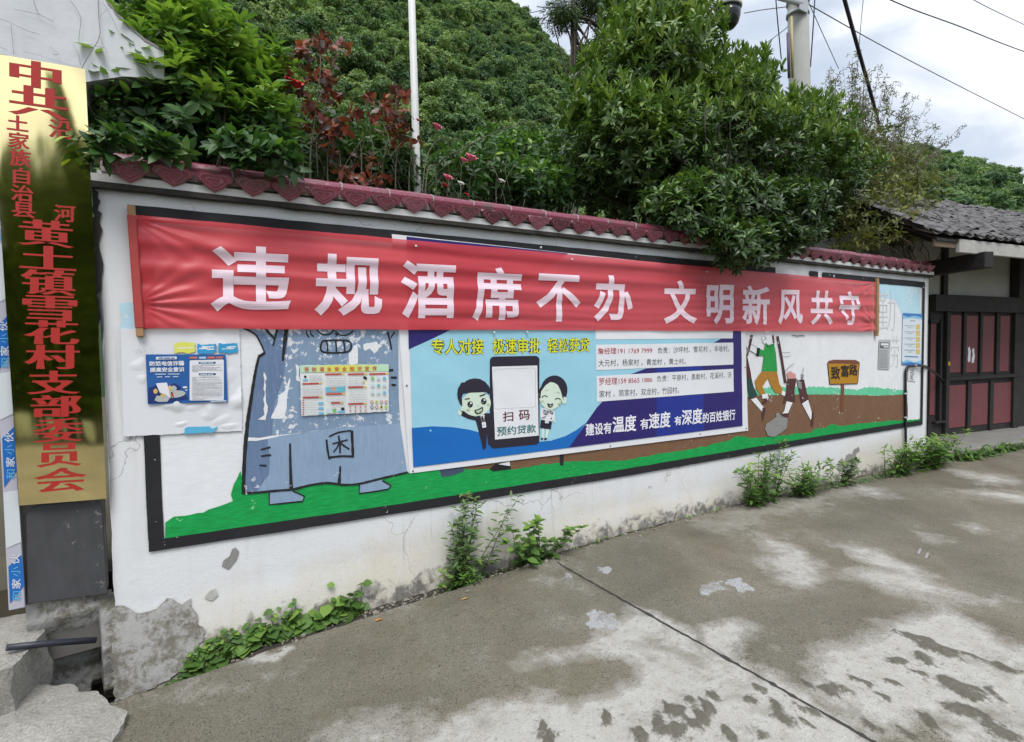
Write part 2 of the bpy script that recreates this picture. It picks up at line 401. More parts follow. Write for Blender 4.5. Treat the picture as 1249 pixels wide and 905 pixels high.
# dry, pale areas of the concrete
pale = np.zeros_like(X)
Z5 = ((860, 680), 3.211); Z3 = ((840, 520), 3.054); Z6 = ((100, 740), 3.1225)
def patch(pts, soft, amt=1.0):
    global pale
    pale = np.maximum(pale, amt*np.clip(poly_sd(wx, wy, gpoly(pts))/(soft*3.2)+0.45, 0, 1))
patch([(505, 930), (540, 880), (575, 858), (640, 846), (720, 848), (768, 838), (776, 815), (768, 800), (725, 795), (640, 808), (620, 815), (660, 798), (728, 788), (742, 760), (765, 745), (800, 748), (880, 790), (1000, 852), (1090, 930)], 0.05)
patch(zoomed(*Z5, [(-10, 262), (180, 245), (222, 280), (130, 360), (100, 385), (-10, 330)]), 0.04, 0.9)
patch([(995, 800), (1030, 780), (1078, 763), (1130, 752), (1142, 735), (1180, 757), (1240, 786), (1290, 800), (1310, 905), (1180, 905), (1140, 868), (1100, 905), (1062, 905), (1010, 868), (990, 830)], 0.06)
patch(zoomed(*Z3, [(1020, 238), (1130, 235), (1300, 255), (1300, 290), (1150, 265)]), 0.10, 0.9)
patch(zoomed(*Z3, [(1010, 368), (1060, 360), (1105, 380), (1060, 392)]), 0.08, 0.8)
patch(zoomed(*Z3, [(255, 405), (310, 420), (430, 465), (530, 545), (480, 600), (380, 590), (300, 470)]), 0.06, 0.9)
patch(zoomed(*Z3, [(540, 430), (690, 455), (780, 500), (900, 560), (880, 640), (760, 560), (650, 500)]), 0.08, 0.9)
patch(zoomed(*Z3, [(880, 400), (950, 400), (940, 430), (890, 432)]), 0.08, 0.7)
patch(zoomed(*Z3, [(560, 210), (720, 225), (780, 270), (640, 262)]), 0.10, 0.6)
patch(zoomed(*Z3, [(960, 160), (1180, 190), (1249, 215), (1100, 215)]), 0.12, 0.8)
patch(zoomed(*Z3, [(0, 365), (260, 290), (420, 265), (600, 230), (640, 260), (430, 310), (260, 350), (150, 420)]), 0.15, 0.55)
patch(zoomed(*Z5, [(870, 180), (940, 200), (1050, 260), (1000, 290), (880, 240)]), 0.05, 0.8)
patch(zoomed(*Z5, [(560, 70), (800, 30), (960, 120), (1180, 150), (900, 170), (700, 130)]), 0.09, 0.75)
patch(zoomed(*Z5, [(200, 0), (420, 0), (480, 70), (330, 90)]), 0.06, 0.75)
patch(zoomed(*Z6, [(60, 335), (200, 280), (380, 230), (510, 205), (520, 240), (300, 290), (120, 345)]), 0.012, 0.95)
patch(zoomed(*Z6, [(640, 200), (700, 165), (800, 190), (700, 212)]), 0.012, 0.95)
patch([(395, 905), (440, 880), (520, 870), (545, 905), (520, 960), (400, 960)], 0.10, 0.6)
patch(zoomed(*Z6, [(200, 350), (420, 290), (640, 300), (860, 220), (820, 290), (600, 330), (300, 400)]), 0.08, 0.4)
white = np.zeros_like(X)
for pts in ([(712, 750), (722, 745), (738, 752), (744, 764), (725, 765)], [(678, 698), (690, 696), (695, 702), (684, 704)], [(728, 693), (740, 690), (742, 697), (732, 699)],
            zoomed(*Z5, [(125, 105), (170, 90), (230, 135), (180, 145)]), zoomed(*Z5, [(0, 110), (95, 95), (110, 125), (0, 135)])):
    white = np.maximum(white, np.clip(poly_sd(wx, wy, gpoly(pts))/0.05+0.5+1.2*(vnoise(X*38, Y*38, 55, 3)-0.5), 0, 1)*(poly_sd(wx, wy, gpoly(pts)) > -0.05))
# mud pressed off boots and tyres
mud = np.zeros_like(X); jd = (G(1065, 905)-G(680, 685)).normalized(); j2 = np.array(jd[:2])
clumps = zoomed(*Z5, [(40, 550), (0, 610), (240, 515), (215, 580), (410, 495), (500, 530), (430, 625), (340, 620), (100, 700), (245, 700), (350, 665), (440, 695), (600, 490), (670, 550), (740, 490), (690, 680), (735, 385), (870, 400), (845, 450), (780, 305), (850, 340), (950, 378), (1040, 385), (1190, 430), (1020, 500), (1075, 545), (1180, 550), (830, 690), (920, 640), (1000, 600), (1100, 630), (1200, 690), (860, 330), (985, 390)])
clumps += zoomed((500, 680), 3.1225, [(720, 610), (860, 660), (935, 640), (1010, 670), (1050, 565), (1000, 605), (1100, 620), (1160, 540), (560, 690), (545, 650), (1130, 590), (1080, 650)])
for i, c in enumerate(clumps):
    p = G(*c); a = random.uniform(-0.5, 0.5); d = np.array((j2[0]*math.cos(a)-j2[1]*math.sin(a), j2[0]*math.sin(a)+j2[1]*math.cos(a)))
    la, lb = random.uniform(0.035, 0.068), random.uniform(0.020, 0.034)
    if c[0] > 1120: la *= 1.4; lb *= 1.25
    t = (wx-p.x)*d[0]+(wy-p.y)*d[1]; s_ = -(wx-p.x)*d[1]+(wy-p.y)*d[0]
    mud = np.maximum(mud, np.clip(0.95-0.62*np.hypot(t/la, s_/lb)+1.1*(vnoise(X*34, Y*34, 40+i, 4)-0.5), 0, 1)*(np.hypot(t/la, s_/lb) < 2.2))
Z = Z+0.024*mud*(0.4+vnoise(X*60, Y*60, 50, 2))
# combed finish left by the broom in two areas
F = (np.arange(nx-1)[None, :]+np.arange(ny-1)[:, None]*nx).ravel(); F = np.stack([F, F+1, F+1+nx, F+nx], 1)
m, t, b, o = new_mat('wet_concrete'); co = objco(t)
at = {}
for k in ('pale', 'soil', 'mud', 'white'):
    a = nn(t, 'ShaderNodeAttribute'); a.attribute_name = k; at[k] = a.outputs['Fac']
n1 = noise(t, co, 1.3, 8, 0.62, 0.3); n2 = noise(t, co, 11, 8, 0.7); n3 = noise(t, co, 130, 3, 0.7); n4 = noise(t, co, 0.55, 5, 0.6)
dark = ramp(t, n1, [(0.3, (0.112, 0.095, 0.068)), (0.5, (0.166, 0.144, 0.107)), (0.7, (0.222, 0.202, 0.162))])
dark = mix(t, ramp(t, n4, [(0.45, 0), (0.65, 0.5)]), dark, (0.10, 0.10, 0.075))
lite = ramp(t, n2, [(0.3, (0.33, 0.315, 0.275)), (0.7, (0.41, 0.40, 0.37))])
pf = math_(t, 'ADD', at['pale'], math_(t, 'ADD', math_(t, 'MULTIPLY', math_(t, 'SUBTRACT', n2, 0.5), 0.75), math_(t, 'MULTIPLY', math_(t, 'SUBTRACT', noise(t, co, 2.1, 9, 0.72, 0.8), 0.47), 1.0)))
pm_ = ramp(t, pf, [(0.16, 0), (0.36, 0.35), (0.52, 0.5), (0.80, 1)])
c = mix(t, pm_, dark, lite)
c = mix(t, ramp(t, math_(t, 'ADD', n1, math_(t, 'MULTIPLY', n2, 0.5)), [(0.86, 0), (1.0, 0.55)]), c, (0.34, 0.33, 0.30))
c = mix(t, ramp(t, at['white'], [(0.25, 0), (0.5, 0.9)]), c, (0.36, 0.365, 0.37))
grit = ramp(t, n3, [(0.36, 0.35), (0.5, 1.0), (0.64, 1.6)])
c = mix(t, math_(t, 'SUBTRACT', 0.62, math_(t, 'MULTIPLY', pm_, 0.40)), c, grit, 'MULTIPLY')
ft = ramp(t, noise(t, co, 260, 2, 0.6), [(0.66, 0), (0.72, 0.8)]); c = mix(t, math_(t, 'MULTIPLY', ft, math_(t, 'SUBTRACT', 1.0, math_(t, 'MULTIPLY', pm_, 0.7))), c, (0.30, 0.29, 0.25))
pit2 = nn(t, 'ShaderNodeTexVoronoi'); pit2.inputs['Scale'].default_value = 44; t.links.new(co, pit2.inputs[0])
c = mix(t, math_(t, 'MULTIPLY', ramp(t, pit2.outputs['Distance'], [(0.15, 0.95), (0.27, 0)]), math_(t, 'MULTIPLY', ramp(t, noise(t, co, 23, 5), [(0.45, 0), (0.56, 1.0)]), math_(t, 'SUBTRACT', 1.0, math_(t, 'MULTIPLY', pm_, 0.9)))), c, (0.035, 0.03, 0.022))
c = mix(t, ramp(t, noise(t, co, 34, 7, 0.75), [(0.34, 0.5), (0.45, 0)]), c, (0.06, 0.052, 0.038))
c = mix(t, ramp(t, noise(t, co, 2.6, 6, 0.7, 0.5), [(0.52, 0), (0.66, 0.55)]), c, (0.115, 0.10, 0.062))
pit = nn(t, 'ShaderNodeTexVoronoi'); pit.inputs['Scale'].default_value = 38; t.links.new(co, pit.inputs[0])
pm = math_(t, 'MULTIPLY', ramp(t, pit.outputs['Distance'], [(0.10, 1), (0.2, 0)]), ramp(t, noise(t, co, 5, 4), [(0.5, 0), (0.6, 0.75)]))
c = mix(t, math_(t, 'MULTIPLY', pm, math_(t, 'SUBTRACT', 1.0, math_(t, 'MULTIPLY', pm_, 0.6))), c, (0.045, 0.04, 0.03))
mf = math_(t, 'ADD', at['mud'], math_(t, 'MULTIPLY', math_(t, 'SUBTRACT', noise(t, co, 48, 6, 0.75), 0.5), 1.1))
c = mix(t, math_(t, 'MULTIPLY', ramp(t, mf, [(0.20, 0), (0.45, 0.88)]), ramp(t, at['mud'], [(0.02, 0), (0.14, 1)])), c, mix(t, noise(t, co, 60, 5, 0.7), (0.010, 0.009, 0.006), (0.15, 0.135, 0.095)))
c = mix(t, ramp(t, at['soil'], [(0.3, 0), (0.6, 1)]), c, mix(t, n2, (0.012, 0.011, 0.009), (0.075, 0.066, 0.05)))
t.links.new(c, b.inputs['Base Color'])
t.links.new(ramp(t, pf, [(0.3, 0.62), (0.6, 0.85)]), b.inputs['Roughness']); b.inputs['Specular IOR Level'].default_value = 0.35
bump(t, b, math_(t, 'ADD', n3, math_(t, 'MULTIPLY', n2, 1.2)), 0.8, 0.008)
M_ROAD = m
me = np_mesh('road', np.stack([X, Y, Z], 1), F, {'pale': pale, 'soil': soil, 'mud': mud, 'white': white}, True)
road = tag(link('road', me, M_ROAD), kind='structure')
# joint between two road slabs
mb = MB(); A, B = G(680, 686), G(1075, 911); n_ = 90; l, r = [], []
side = Vector((-jd.y, jd.x, 0))
for k in range(n_+1):
    p = A.lerp(B, k/n_); w = 0.005+0.004*random.random()+(0.006 if random.random() < 0.12 else 0); q = side*random.uniform(-0.003, 0.003)
    zz = gz(p.x, p.y)
    l.append(mb.bm.verts.new((p.x+side.x*w+q.x, p.y+side.y*w+q.y, 0))); r.append(mb.bm.verts.new((p.x-side.x*w+q.x, p.y-side.y*w+q.y, 0)))
def road_z(x, y):
    i = min(max(np.searchsorted(xs, x)-1, 0), nx-2); j = min(max(np.searchsorted(ys, y)-1, 0), ny-2)
    fx = (x-xs[i])/(xs[i+1]-xs[i]); fy = (y-ys[j])/(ys[j+1]-ys[j]); Zg = Z.reshape(ny, nx)
    return float((Zg[j, i]*(1-fx)+Zg[j, i+1]*fx)*(1-fy)+(Zg[j+1, i]*(1-fx)+Zg[j+1, i+1]*fx)*fy)
for v in l+r: v.co.z = road_z(v.co.x, v.co.y)+0.003
for k in range(n_): mb.bm.faces.new((l[k], l[k+1], r[k+1], r[k]))
tag(mb.build('road_joint', simple('joint_dirt', (0.035, 0.032, 0.028), 0.9, 0.5, 40)), kind='structure')
# raised pavement in front of the gate, lower left
m, t, b, o = new_mat('pale_concrete'); co = objco(t); n1 = noise(t, co, 4, 7, 0.65); n2 = noise(t, co, 90, 4, 0.7); n3 = noise(t, co, 22, 6, 0.7)
c = mix(t, n1, (0.20, 0.19, 0.165), (0.36, 0.345, 0.31)); c = mix(t, ramp(t, n3, [(0.55, 0), (0.68, 0.6)]), c, (0.14, 0.13, 0.11)); c = mix(t, 0.8, c, ramp(t, n2, [(0.35, 0.6), (0.65, 1.25)]), 'MULTIPLY')
t.links.new(c, b.inputs['Base Color']); b.inputs['Roughness'].default_value = 0.9; bump(t, b, math_(t, 'ADD', n2, n3), 0.6, 0.006); M_PAVE = m
def slab(pv, mid):
    top = [at_z(p[0], p[1], z) for p, z in pv]; mb = MB(); bmv = [mb.bm.verts.new(p) for p in top]; n_ = len(top)
    low = [mb.bm.verts.new(p-Vector((0.03*math.sin(i*2.1), 0.03*math.cos(i*1.7), 0.42))) for i, p in enumerate(top)]; md = mb.bm.verts.new(at_z(*mid))
    for i in range(n_): mb.bm.faces.new((bmv[i], bmv[(i+1) % n_], md)); mb.bm.faces.new((low[i], low[(i+1) % n_], bmv[(i+1) % n_], bmv[i]))
    bmesh.ops.subdivide_edges(mb.bm, edges=mb.bm.edges[:], cuts=11, use_grid_fill=True)
    for v in mb.bm.verts:
        k = vnoise(np.array([v.co.x*9]), np.array([v.co.y*9+v.co.z*7]), 77, 4)[0]-0.5; k2 = vnoise(np.array([v.co.x*28]), np.array([v.co.y*28+v.co.z*20]), 78, 2)[0]-0.5
        v.co += Vector((0.05*k+0.02*k2, 0.04*k+0.02*k2, 0.012*k+0.006*k2))
    tag(mb.build('pavement', M_PAVE), kind='structure')
slab([((-80, 725), .2), ((0, 741), .2), ((36, 745), .2), ((55, 750), .2), ((62, 757), .195), ((56, 770), .19), ((42, 783), .185), ((30, 800), .18), ((12, 815), .18), ((-80, 850), .18)], (-10, 775, .205))
slab([((-80, 800), -.02), ((10, 823), -.03), ((30, 828), -.035), ((60, 833), -.04), ((85, 838), -.05), ((110, 846), -.06), ((133, 853), -.07), ((152, 866), -.08), ((153, 880), -.085), ((142, 897), -.09), ((120, 930), -.09), ((-80, 930), -.05)], (20, 880, -.02))
# one far sheet to the horizon, and the raised garden soil behind the wall
M_SOIL = simple('garden_soil', (0.07, 0.06, 0.04), 0.95, 0.4, 5, bmp=0.5, bscale=20)
mb = MB(); mb.poly([(-900, -900, -0.5), (900, -900, -0.5), (900, 900, -0.5), (-900, 900, -0.5)])
tag(mb.build('ground', simple('far_ground', (0.11, 0.12, 0.07), 0.95, 0.3, 0.3)), kind='structure')
mb = MB(); mb.box((-8, 0.26, -0.4), (16.7, 0, 0), (0, 16, 0), (0, 0, 0.75)); tag(mb.build('garden_bed', M_SOIL), kind='structure')
mb = MB(); mb.box((8.75, 2.3, -0.4), (20, 0, 0), (0, 14, 0), (0, 0, 0.6)); tag(mb.build('yard', M_SOIL), kind='structure')

# ================================================================== THE WALL
def wallz(px, py): return WALL.uv(px, py)[1]
UL = WALL.uv(122, 300)[0]; UR = WALL.uv(1131.5, 430)[0]; ZB = wallz(400, 257); ZT = ZB+0.054
m, t, b, o = new_mat('whitewash'); co = objco(t)
sep = nn(t, 'ShaderNodeSeparateXYZ'); t.links.new(co, sep.inputs[0]); zz = sep.outputs[2]
n1 = noise(t, co, 1.7, 7, 0.62, 0.3); n2 = noise(t, co, 9, 8, 0.68, 0.4); n3 = noise(t, co, 70, 4, 0.7); n5 = noise(t, objco(t, (1, 1, 0.12)), 7, 5, 0.6)
c = mix(t, n1, (0.62, 0.63, 0.65), (0.74, 0.75, 0.76))
c = mix(t, ramp(t, n5, [(0.55, 0), (0.8, 0.22)]), c, (0.5, 0.49, 0.46))
gr_ = nn(t, 'ShaderNodeMapRange'); gr_.inputs['From Min'].default_value = -0.2; gr_.inputs['From Max'].default_value = 2.8; gr_.inputs['To Min'].default_value = -0.12; gr_.inputs['To Max'].default_value = 0.02; t.links.new(sep.outputs[0], gr_.inputs[0]); zz = math_(t, 'SUBTRACT', zz, gr_.outputs[0])
hgt = math_(t, 'SUBTRACT', zz, math_(t, 'MULTIPLY', math_(t, 'SUBTRACT', n1, 0.5), 0.9))
c = mix(t, ramp(t, hgt, [(0.05, 0.75), (0.42, 0.0)]), c, (0.56, 0.51, 0.40))                       # yellowed splash band
hg2 = math_(t, 'SUBTRACT', zz, math_(t, 'MULTIPLY', math_(t, 'SUBTRACT', n2, 0.5), 0.5))
low_ = ramp(t, hg2, [(-0.01, 1), (0.085, 0)])
left_ = ramp(t, sep.outputs[0], [(0.0, 0.0), (0.5, 1.0)])
c = mix(t, math_(t, 'MULTIPLY', low_, ramp(t, n2, [(0.40, 0.3), (0.56, 0.92)])), c, mix(t, n3, (0.04, 0.038, 0.034), (0.22, 0.21, 0.19)))   # black mould at the foot
c = mix(t, math_(t, 'MULTIPLY', ramp(t, n3, [(0.66, 0), (0.72, 0.7)]), ramp(t, hg2, [(0.1, 0.9), (0.5, 0.05)])), c, (0.12, 0.11, 0.10))
vc = nn(t, 'ShaderNodeTexVoronoi', feature='DISTANCE_TO_EDGE'); vc.inputs['Scale'].default_value = 1.15
wco = nn(t, 'ShaderNodeVectorMath', operation='ADD'); wn = nn(t, 'ShaderNodeTexNoise'); wn.inputs['Scale'].default_value = 3.5; wn.inputs['Detail'].default_value = 6; t.links.new(co, wn.inputs[0])
ws = nn(t, 'ShaderNodeVectorMath', operation='SCALE'); ws.inputs['Scale'].default_value = 0.45; t.links.new(wn.outputs['Color'], ws.inputs[0]); t.links.new(co, wco.inputs[0]); t.links.new(ws.outputs[0], wco.inputs[1]); t.links.new(wco.outputs[0], vc.inputs[0])
c = mix(t, math_(t, 'MULTIPLY', ramp(t, vc.outputs['Distance'], [(0.0, 0.75), (0.005, 0)]), ramp(t, noise(t, co, 0.9, 3), [(0.48, 0), (0.56, 1)])), c, (0.20, 0.19, 0.175))     # hairline cracks
c = mix(t, math_(t, 'MULTIPLY', ramp(t, noise(t, objco(t, (9, 9, 0.55)), 2.2, 6, 0.65), [(0.55, 0), (0.72, 0.5)]), ramp(t, noise(t, co, 0.7, 3), [(0.45, 0.1), (0.6, 1)])), c, (0.40, 0.385, 0.345))   # rain streaks
c = mix(t, math_(t, 'MULTIPLY', ramp(t, noise(t, co, 95, 3, 0.6), [(0.64, 0), (0.70, 0.8)]), ramp(t, hgt, [(0.1, 1), (0.55, 0)])), c, (0.25, 0.22, 0.17))   # splashed mud
t.links.new(c, b.inputs['Base Color']); b.inputs['Roughness'].default_value = 0.85; b.inputs['Specular IOR Level'].default_value = 0.2
bump(t, b, math_(t, 'ADD', math_(t, 'MULTIPLY', n3, 0.4), n2), 0.28, 0.012)
M_WALL = m
wall = root('boundary_wall', (4, 0, 0), 'long white boundary wall with a painted mural and a purple tiled top', 'wall')
mb = MB()
us = np.linspace(UL+0.0, UR, 190); zs_ = np.concatenate([np.linspace(-0.45, 0.5, 30), np.linspace(0.56, ZB, 24)]); grid = []
for iz, z in enumerate(zs_):
    row = []
    for iu, u in enumerate(us):
        k = float(vnoise(np.array([u*1.1]), np.array([z*1.1]), 60, 3)[0]-0.5)*0.008
        foot = max(0.0, 0.22-z)*0.09*(0.5+float(vnoise(np.array([u*3.0]), np.array([z*4.0]), 61, 3)[0]))
        uu = u+(0.05*(float(vnoise(np.array([z*5.0]), np.array([3.3]), 63, 4)[0])-0.6) if iu == 0 else 0)
        row.append(mb.bm.verts.new((uu, k+0.004-foot, z)))
    grid.append(row)
for a in range(len(zs_)-1):
    for q in range(len(us)-1):
        f = mb.bm.faces.new((grid[a][q], grid[a][q+1], grid[a+1][q+1], grid[a+1][q])); f.smooth = True
bk = [[mb.bm.verts.new((u, 0.24, z)) for u in (UL, UR)] for z in (zs_[0], zs_[-1])]
mb.bm.faces.new((bk[0][1], bk[0][0], bk[1][0], bk[1][1]))
mb.bm.faces.new([grid[a][0] for a in range(len(zs_))][::-1]+[bk[0][0], bk[1][0]][:0]+[bk[0][0], bk[1][0]])
mb.bm.faces.new([grid[a][-1] for a in range(len(zs_))]+[bk[1][1], bk[0][1]])
mb.bm.faces.new(grid[-1]+[bk[1][1], bk[1][0]])
mb.build('wall_body', M_WALL, wall)
# cement band carrying the tiles
M_BAND = simple('band_cement', (0.60, 0.60, 0.60), 0.85, 0.16, 9, bmp=0.4)
M_DRIP = simple('dark_cement', (0.035, 0.032, 0.028), 0.95, 0.5, 20, bmp=0.5)  # near-black colour for the ragged strip along the band's lower edge
def wavy_strip(mb, z0, z1, y0, amp, mi=0, n=300, ph=0):
    P = []
    for k in range(n+1):
        u = UL-0.02+(UR+0.03-UL+0.02)*k/n; w = amp*(float(vnoise(np.array([u*8.0]), np.array([z0*9+ph]), 64, 4)[0])-0.5)
        P.append([mb.bm.verts.new(p) for p in ((u, 0.0, z0+w*0.5), (u, y0+w, z0+w*0.5), (u, y0+w*0.6, z1), (u, 0.0, z1))])
    for k in range(n):
        for q in range(3):
            f = mb.bm.faces.new((P[k][q], P[k+1][q], P[k+1][q+1], P[k][q+1])); f.material_index = mi
    mb.bm.faces.new(P[0][::-1]); mb.bm.faces.new(P[-1])
mb = MB(); wavy_strip(mb, ZB+0.012, ZT, -0.045, 0.010); wavy_strip(mb, ZB-0.016, ZB+0.0118, -0.048, 0.034, 1, ph=3)
mb.box((UL, 0.004, ZB+0.001), (UR-UL, 0, 0), (0, 0.29, 0), (0, 0, ZT-ZB+0.03), 0)
mb.build('coping_band', [M_BAND, M_DRIP], wall)
# glazed heart-ended tiles and the ridge course
m, t, b, o = new_mat('plum_glaze'); co = objco(t)
n1 = noise(t, co, 2.5, 5, 0.6); n2 = noise(t, co, 45, 6, 0.7); n3 = noise(t, co, 9, 5, 0.6)
c = mix(t, n1, (0.17, 0.030, 0.052), (0.27, 0.058, 0.098))
c = mix(t, ramp(t, n2, [(0.56, 0), (0.68, 0.6)]), c, (0.42, 0.24, 0.28))
c = mix(t, ramp(t, n3, [(0.5, 0), (0.66, 0.75)]), c, (0.085, 0.07, 0.055))
t.links.new(c, b.inputs['Base Color']); t.links.new(ramp(t, n3, [(0.5, 0.2), (0.7, 0.65)]), b.inputs['Roughness']); b.inputs['Specular IOR Level'].default_value = 0.6
bump(t, b, n2, 0.2, 0.003); M_TILE = m
M_TILE2 = simple('plum_glaze_dark', (0.115, 0.026, 0.042), 0.4, 0.5, 22, spec=0.55); M_TILE3 = simple('plum_glaze_faded', (0.30, 0.105, 0.14), 0.5, 0.4, 22)
M_RELIEF = simple('plum_glaze_worn', (0.36, 0.15, 0.19), 0.4, 0.6, 30)
PITCHT = 0.199; nt_ = int((UR-UL+0.04)/PITCHT)
heart = [(-0.5, 0.74), (-0.45, 0.90), (-0.33, 0.98), (-0.2, 0.97), (-0.08, 0.92), (0, 0.90), (0.08, 0.92), (0.2, 0.97), (0.33, 0.98), (0.45, 0.90), (0.5, 0.74), (0.45, 0.58), (0.34, 0.46), (0.25, 0.26), (0.12, 0.13), (0, 0.0), (-0.12, 0.13), (-0.25, 0.26), (-0.34, 0.46), (-0.45, 0.58)]
mb = MB(); mr = MB()
for i in range(nt_):
    uc = UL+0.05+PITCHT*(i+0.5); w = PITCHT*random.uniform(0.95, 1.0); h = 0.10; tz = random.uniform(-0.010, 0.010); tilt = random.uniform(-0.05, 0.05)
    y0 = -0.085+random.uniform(-0.006, 0.006)
    O = lambda a, q, d: Vector((uc+a*w*math.cos(tilt)-q*h*math.sin(tilt), y0-d+0.028*(q-0.5)*-0.6+0.02*(1-q), ZT-0.028+tz+q*h+a*w*math.sin(tilt)))
    mb.prism([O(a, q, 0) for a, q in heart], (0, 0.014, 0), random.choice((0, 0, 0, 1, 2)))
    for sc_, d in ((0.80, 0.004), (0.46, 0.004)):
        ring = [(a*sc_, 0.52+(q-0.52)*sc_) for a, q in heart]; ring2 = [(a*(sc_-0.045), 0.52+(q-0.52)*(sc_-0.055)) for a, q in heart]
        A_ = [mr.bm.verts.new(O(a, q, d)) for a, q in ring]; B_ = [mr.bm.verts.new(O(a, q, d)) for a, q in ring2]; n_ = len(A_)
        A2 = [mr.bm.verts.new(O(a, q, -0.001)) for a, q in ring]
        for k in range(n_):
            mr.bm.faces.new((A_[k], A_[(k+1) % n_], B_[(k+1) % n_], B_[k])); mr.bm.faces.new((A2[k], A2[(k+1) % n_], A_[(k+1) % n_], A_[k]))
    # the pan behind the heart, rising to the ridge
    pr = []
    for k in range(7):
        a = -0.5+k/6; dip = 0.016*math.cos(math.pi*a)
        pr.append((uc+a*w*0.99, y0+0.012, ZT+0.058+tz-dip)); 
    pb = [(p[0], 0.09, p[2]+0.075) for p in pr]
    va = [mb.bm.verts.new(p) for p in pr]; vb = [mb.bm.verts.new(p) for p in pb]
    for k in range(6): mb.bm.faces.new((va[k], va[k+1], vb[k+1], vb[k]))
tiles = mb.build('drip_tiles', [M_TILE, M_TILE2, M_TILE3], wall); mr.build('relief_lines', M_RELIEF, tiles)
mb = MB(); u = UL+0.02; 
while u < UR:
    ln = min(0.31, UR+0.02-u); prof = [(-0.022, 0.0), (-0.030, 0.03), (-0.022, 0.056), (0.03, 0.078), (0.10, 0.082), (0.16, 0.05), (0.16, 0.0)]
    zj = ZT+0.068+random.uniform(-0.004, 0.004); yj = random.uniform(-0.004, 0.004)
    mb.prism([(u+0.003, p[0]+yj, zj+p[1]) for p in prof], (ln-0.006, 0, 0)); u += 0.312
mb.bevel(0.003); mb.build('ridge_tiles', M_TILE, wall)
mb = MB(); u = UL+0.02
while u < UR-0.3:                                           # pale mortar in the ridge joints
    u += 0.312; prof = [(-0.0245, 0.0), (-0.0325, 0.03), (-0.0245, 0.0575), (0.03, 0.0805), (0.10, 0.0845), (0.16, 0.052), (0.16, 0.0)]
    mb.prism([(u-0.006, p[0], ZT+0.068+p[1]) for p in prof], (0.010, 0, 0))
mb.box((UL+0.02, -0.03, ZT+0.02), (UR-UL-0.03, 0, 0), (0, 0.17, 0), (0, 0, 0.052))
mb.build('tile_mortar', simple('old_mortar', (0.33, 0.29, 0.28), 0.9, 0.3, 20, bmp=0.4), wall)

# ------------------------------------------------------------------ the mural (painted layers of the wall)
MB_BLACK = paint('black_paint', (0.016, 0.016, 0.019), 0.15, (0.55, 0.55, 0.55), 0.4)
M_GREEN = paint('green_paint', (0.006, 0.285, 0.062), 0.2, (0.2, 0.52, 0.25), 0.75)
M_TEAL = paint('teal_paint', (0.12, 0.50, 0.29), 0.55, (0.66, 0.68, 0.68), 0.3)
M_BROWN = paint('brown_paint', (0.165, 0.088, 0.048), 0.3, (0.5, 0.45, 0.4), 0.45)
M_ROBE = paint('robe_paint', (0.185, 0.265, 0.375), 0.8, (0.62, 0.64, 0.67), 0.25, (12, 1, 2))
M_ROBE_LO = paint('robe_paint_smooth', (0.225, 0.315, 0.44), 0.12, (0.45, 0.5, 0.58), 0.22, (14, 1, 2))
M_ROBE_DK = paint('robe_paint_dark', (0.120, 0.180, 0.295), 0.45, (0.55, 0.58, 0.62), 0.4, (12, 1, 2))
M_WHITEP = paint('white_paint', (0.68, 0.69, 0.71), 0)
M_SKYP = paint('sky_paint', (0.42, 0.62, 0.72), 0.7, (0.68, 0.69, 0.71), 0.2)
FR = (0, 0)
mural_o = 0.003
def wuv(px, py): return WALL.uv(px, py)
fl = Flat(WALL, mural_o)
fl.poly([(190, 262), (630, 305), (1122, 347), (1121, 512), (905, 551), (630, 598), (300, 650), (195, 668)], 0)
mural = fl.build('mural', [M_WHITEP], wall)
fl = Flat(WALL, mural_o+0.001)
fl.poly([(1070, 345), (1122, 350), (1122, 400), (1100, 384), (1092, 366), (1070, 362)], 0, 0.006, 0.03)
fl.poly([(147, 369), (168, 369), (172, 405), (148, 402)], 0, 0.004, 0.02)
fl.poly([(148, 402), (300, 400), (296, 404), (240, 406), (200, 405), (150, 406)], 0, 0.003, 0.02)
fl.build('painted_sky', M_SKYP, mural)
fl = Flat(WALL, mural_o+0.002)
fl.poly([(905, 476), (940, 472), (1000, 471.5), (1040, 475), (1060, 472), (1107, 476), (1106, 482), (1000, 484), (905, 488)], 0, 0.010, 0.03)
fl.build('painted_far_grass', M_TEAL, mural)
fl = Flat(WALL, mural_o+0.003)
fl.poly([(530, 560), (905, 500), (905, 485), (915, 483), (930, 482), (960, 481), (1010, 481), (1070, 482.5), (1106, 481), (1107, 509), (1100, 514), (930, 540), (530, 592)], 0, 0.004, 0.05)
fl.build('painted_path', M_BROWN, mural)
fl = Flat(WALL, mural_o+0.004)
gt = [(480, 579), (519, 573), (560, 572), (628, 572), (660, 566), (691, 563), (762, 561), (800, 554), (832, 549), (860, 544), (890, 536), (897, 532), (905, 532), (917, 534), (930, 534), (945, 532), (970, 528.5), (988, 527.6), (993, 522), (1005, 522), (1013, 517), (1026, 519.6), (1042, 517), (1060, 515.5), (1087, 513), (1122, 511)]
gl = [(201, 656), (201, 637), (212, 630), (226, 628), (255, 622), (283, 610), (283, 597), (288, 583), (294, 575), (297, 600)]
fl.poly(gl+[(330, 596), (400, 588)]+gt+[(1122, 515), (1000, 535.5), (840, 563), (760, 578), (520, 617), (290, 654), (200, 659)], 0, 0.007, 0.03)
fl.build('painted_grass', M_GREEN, mural)
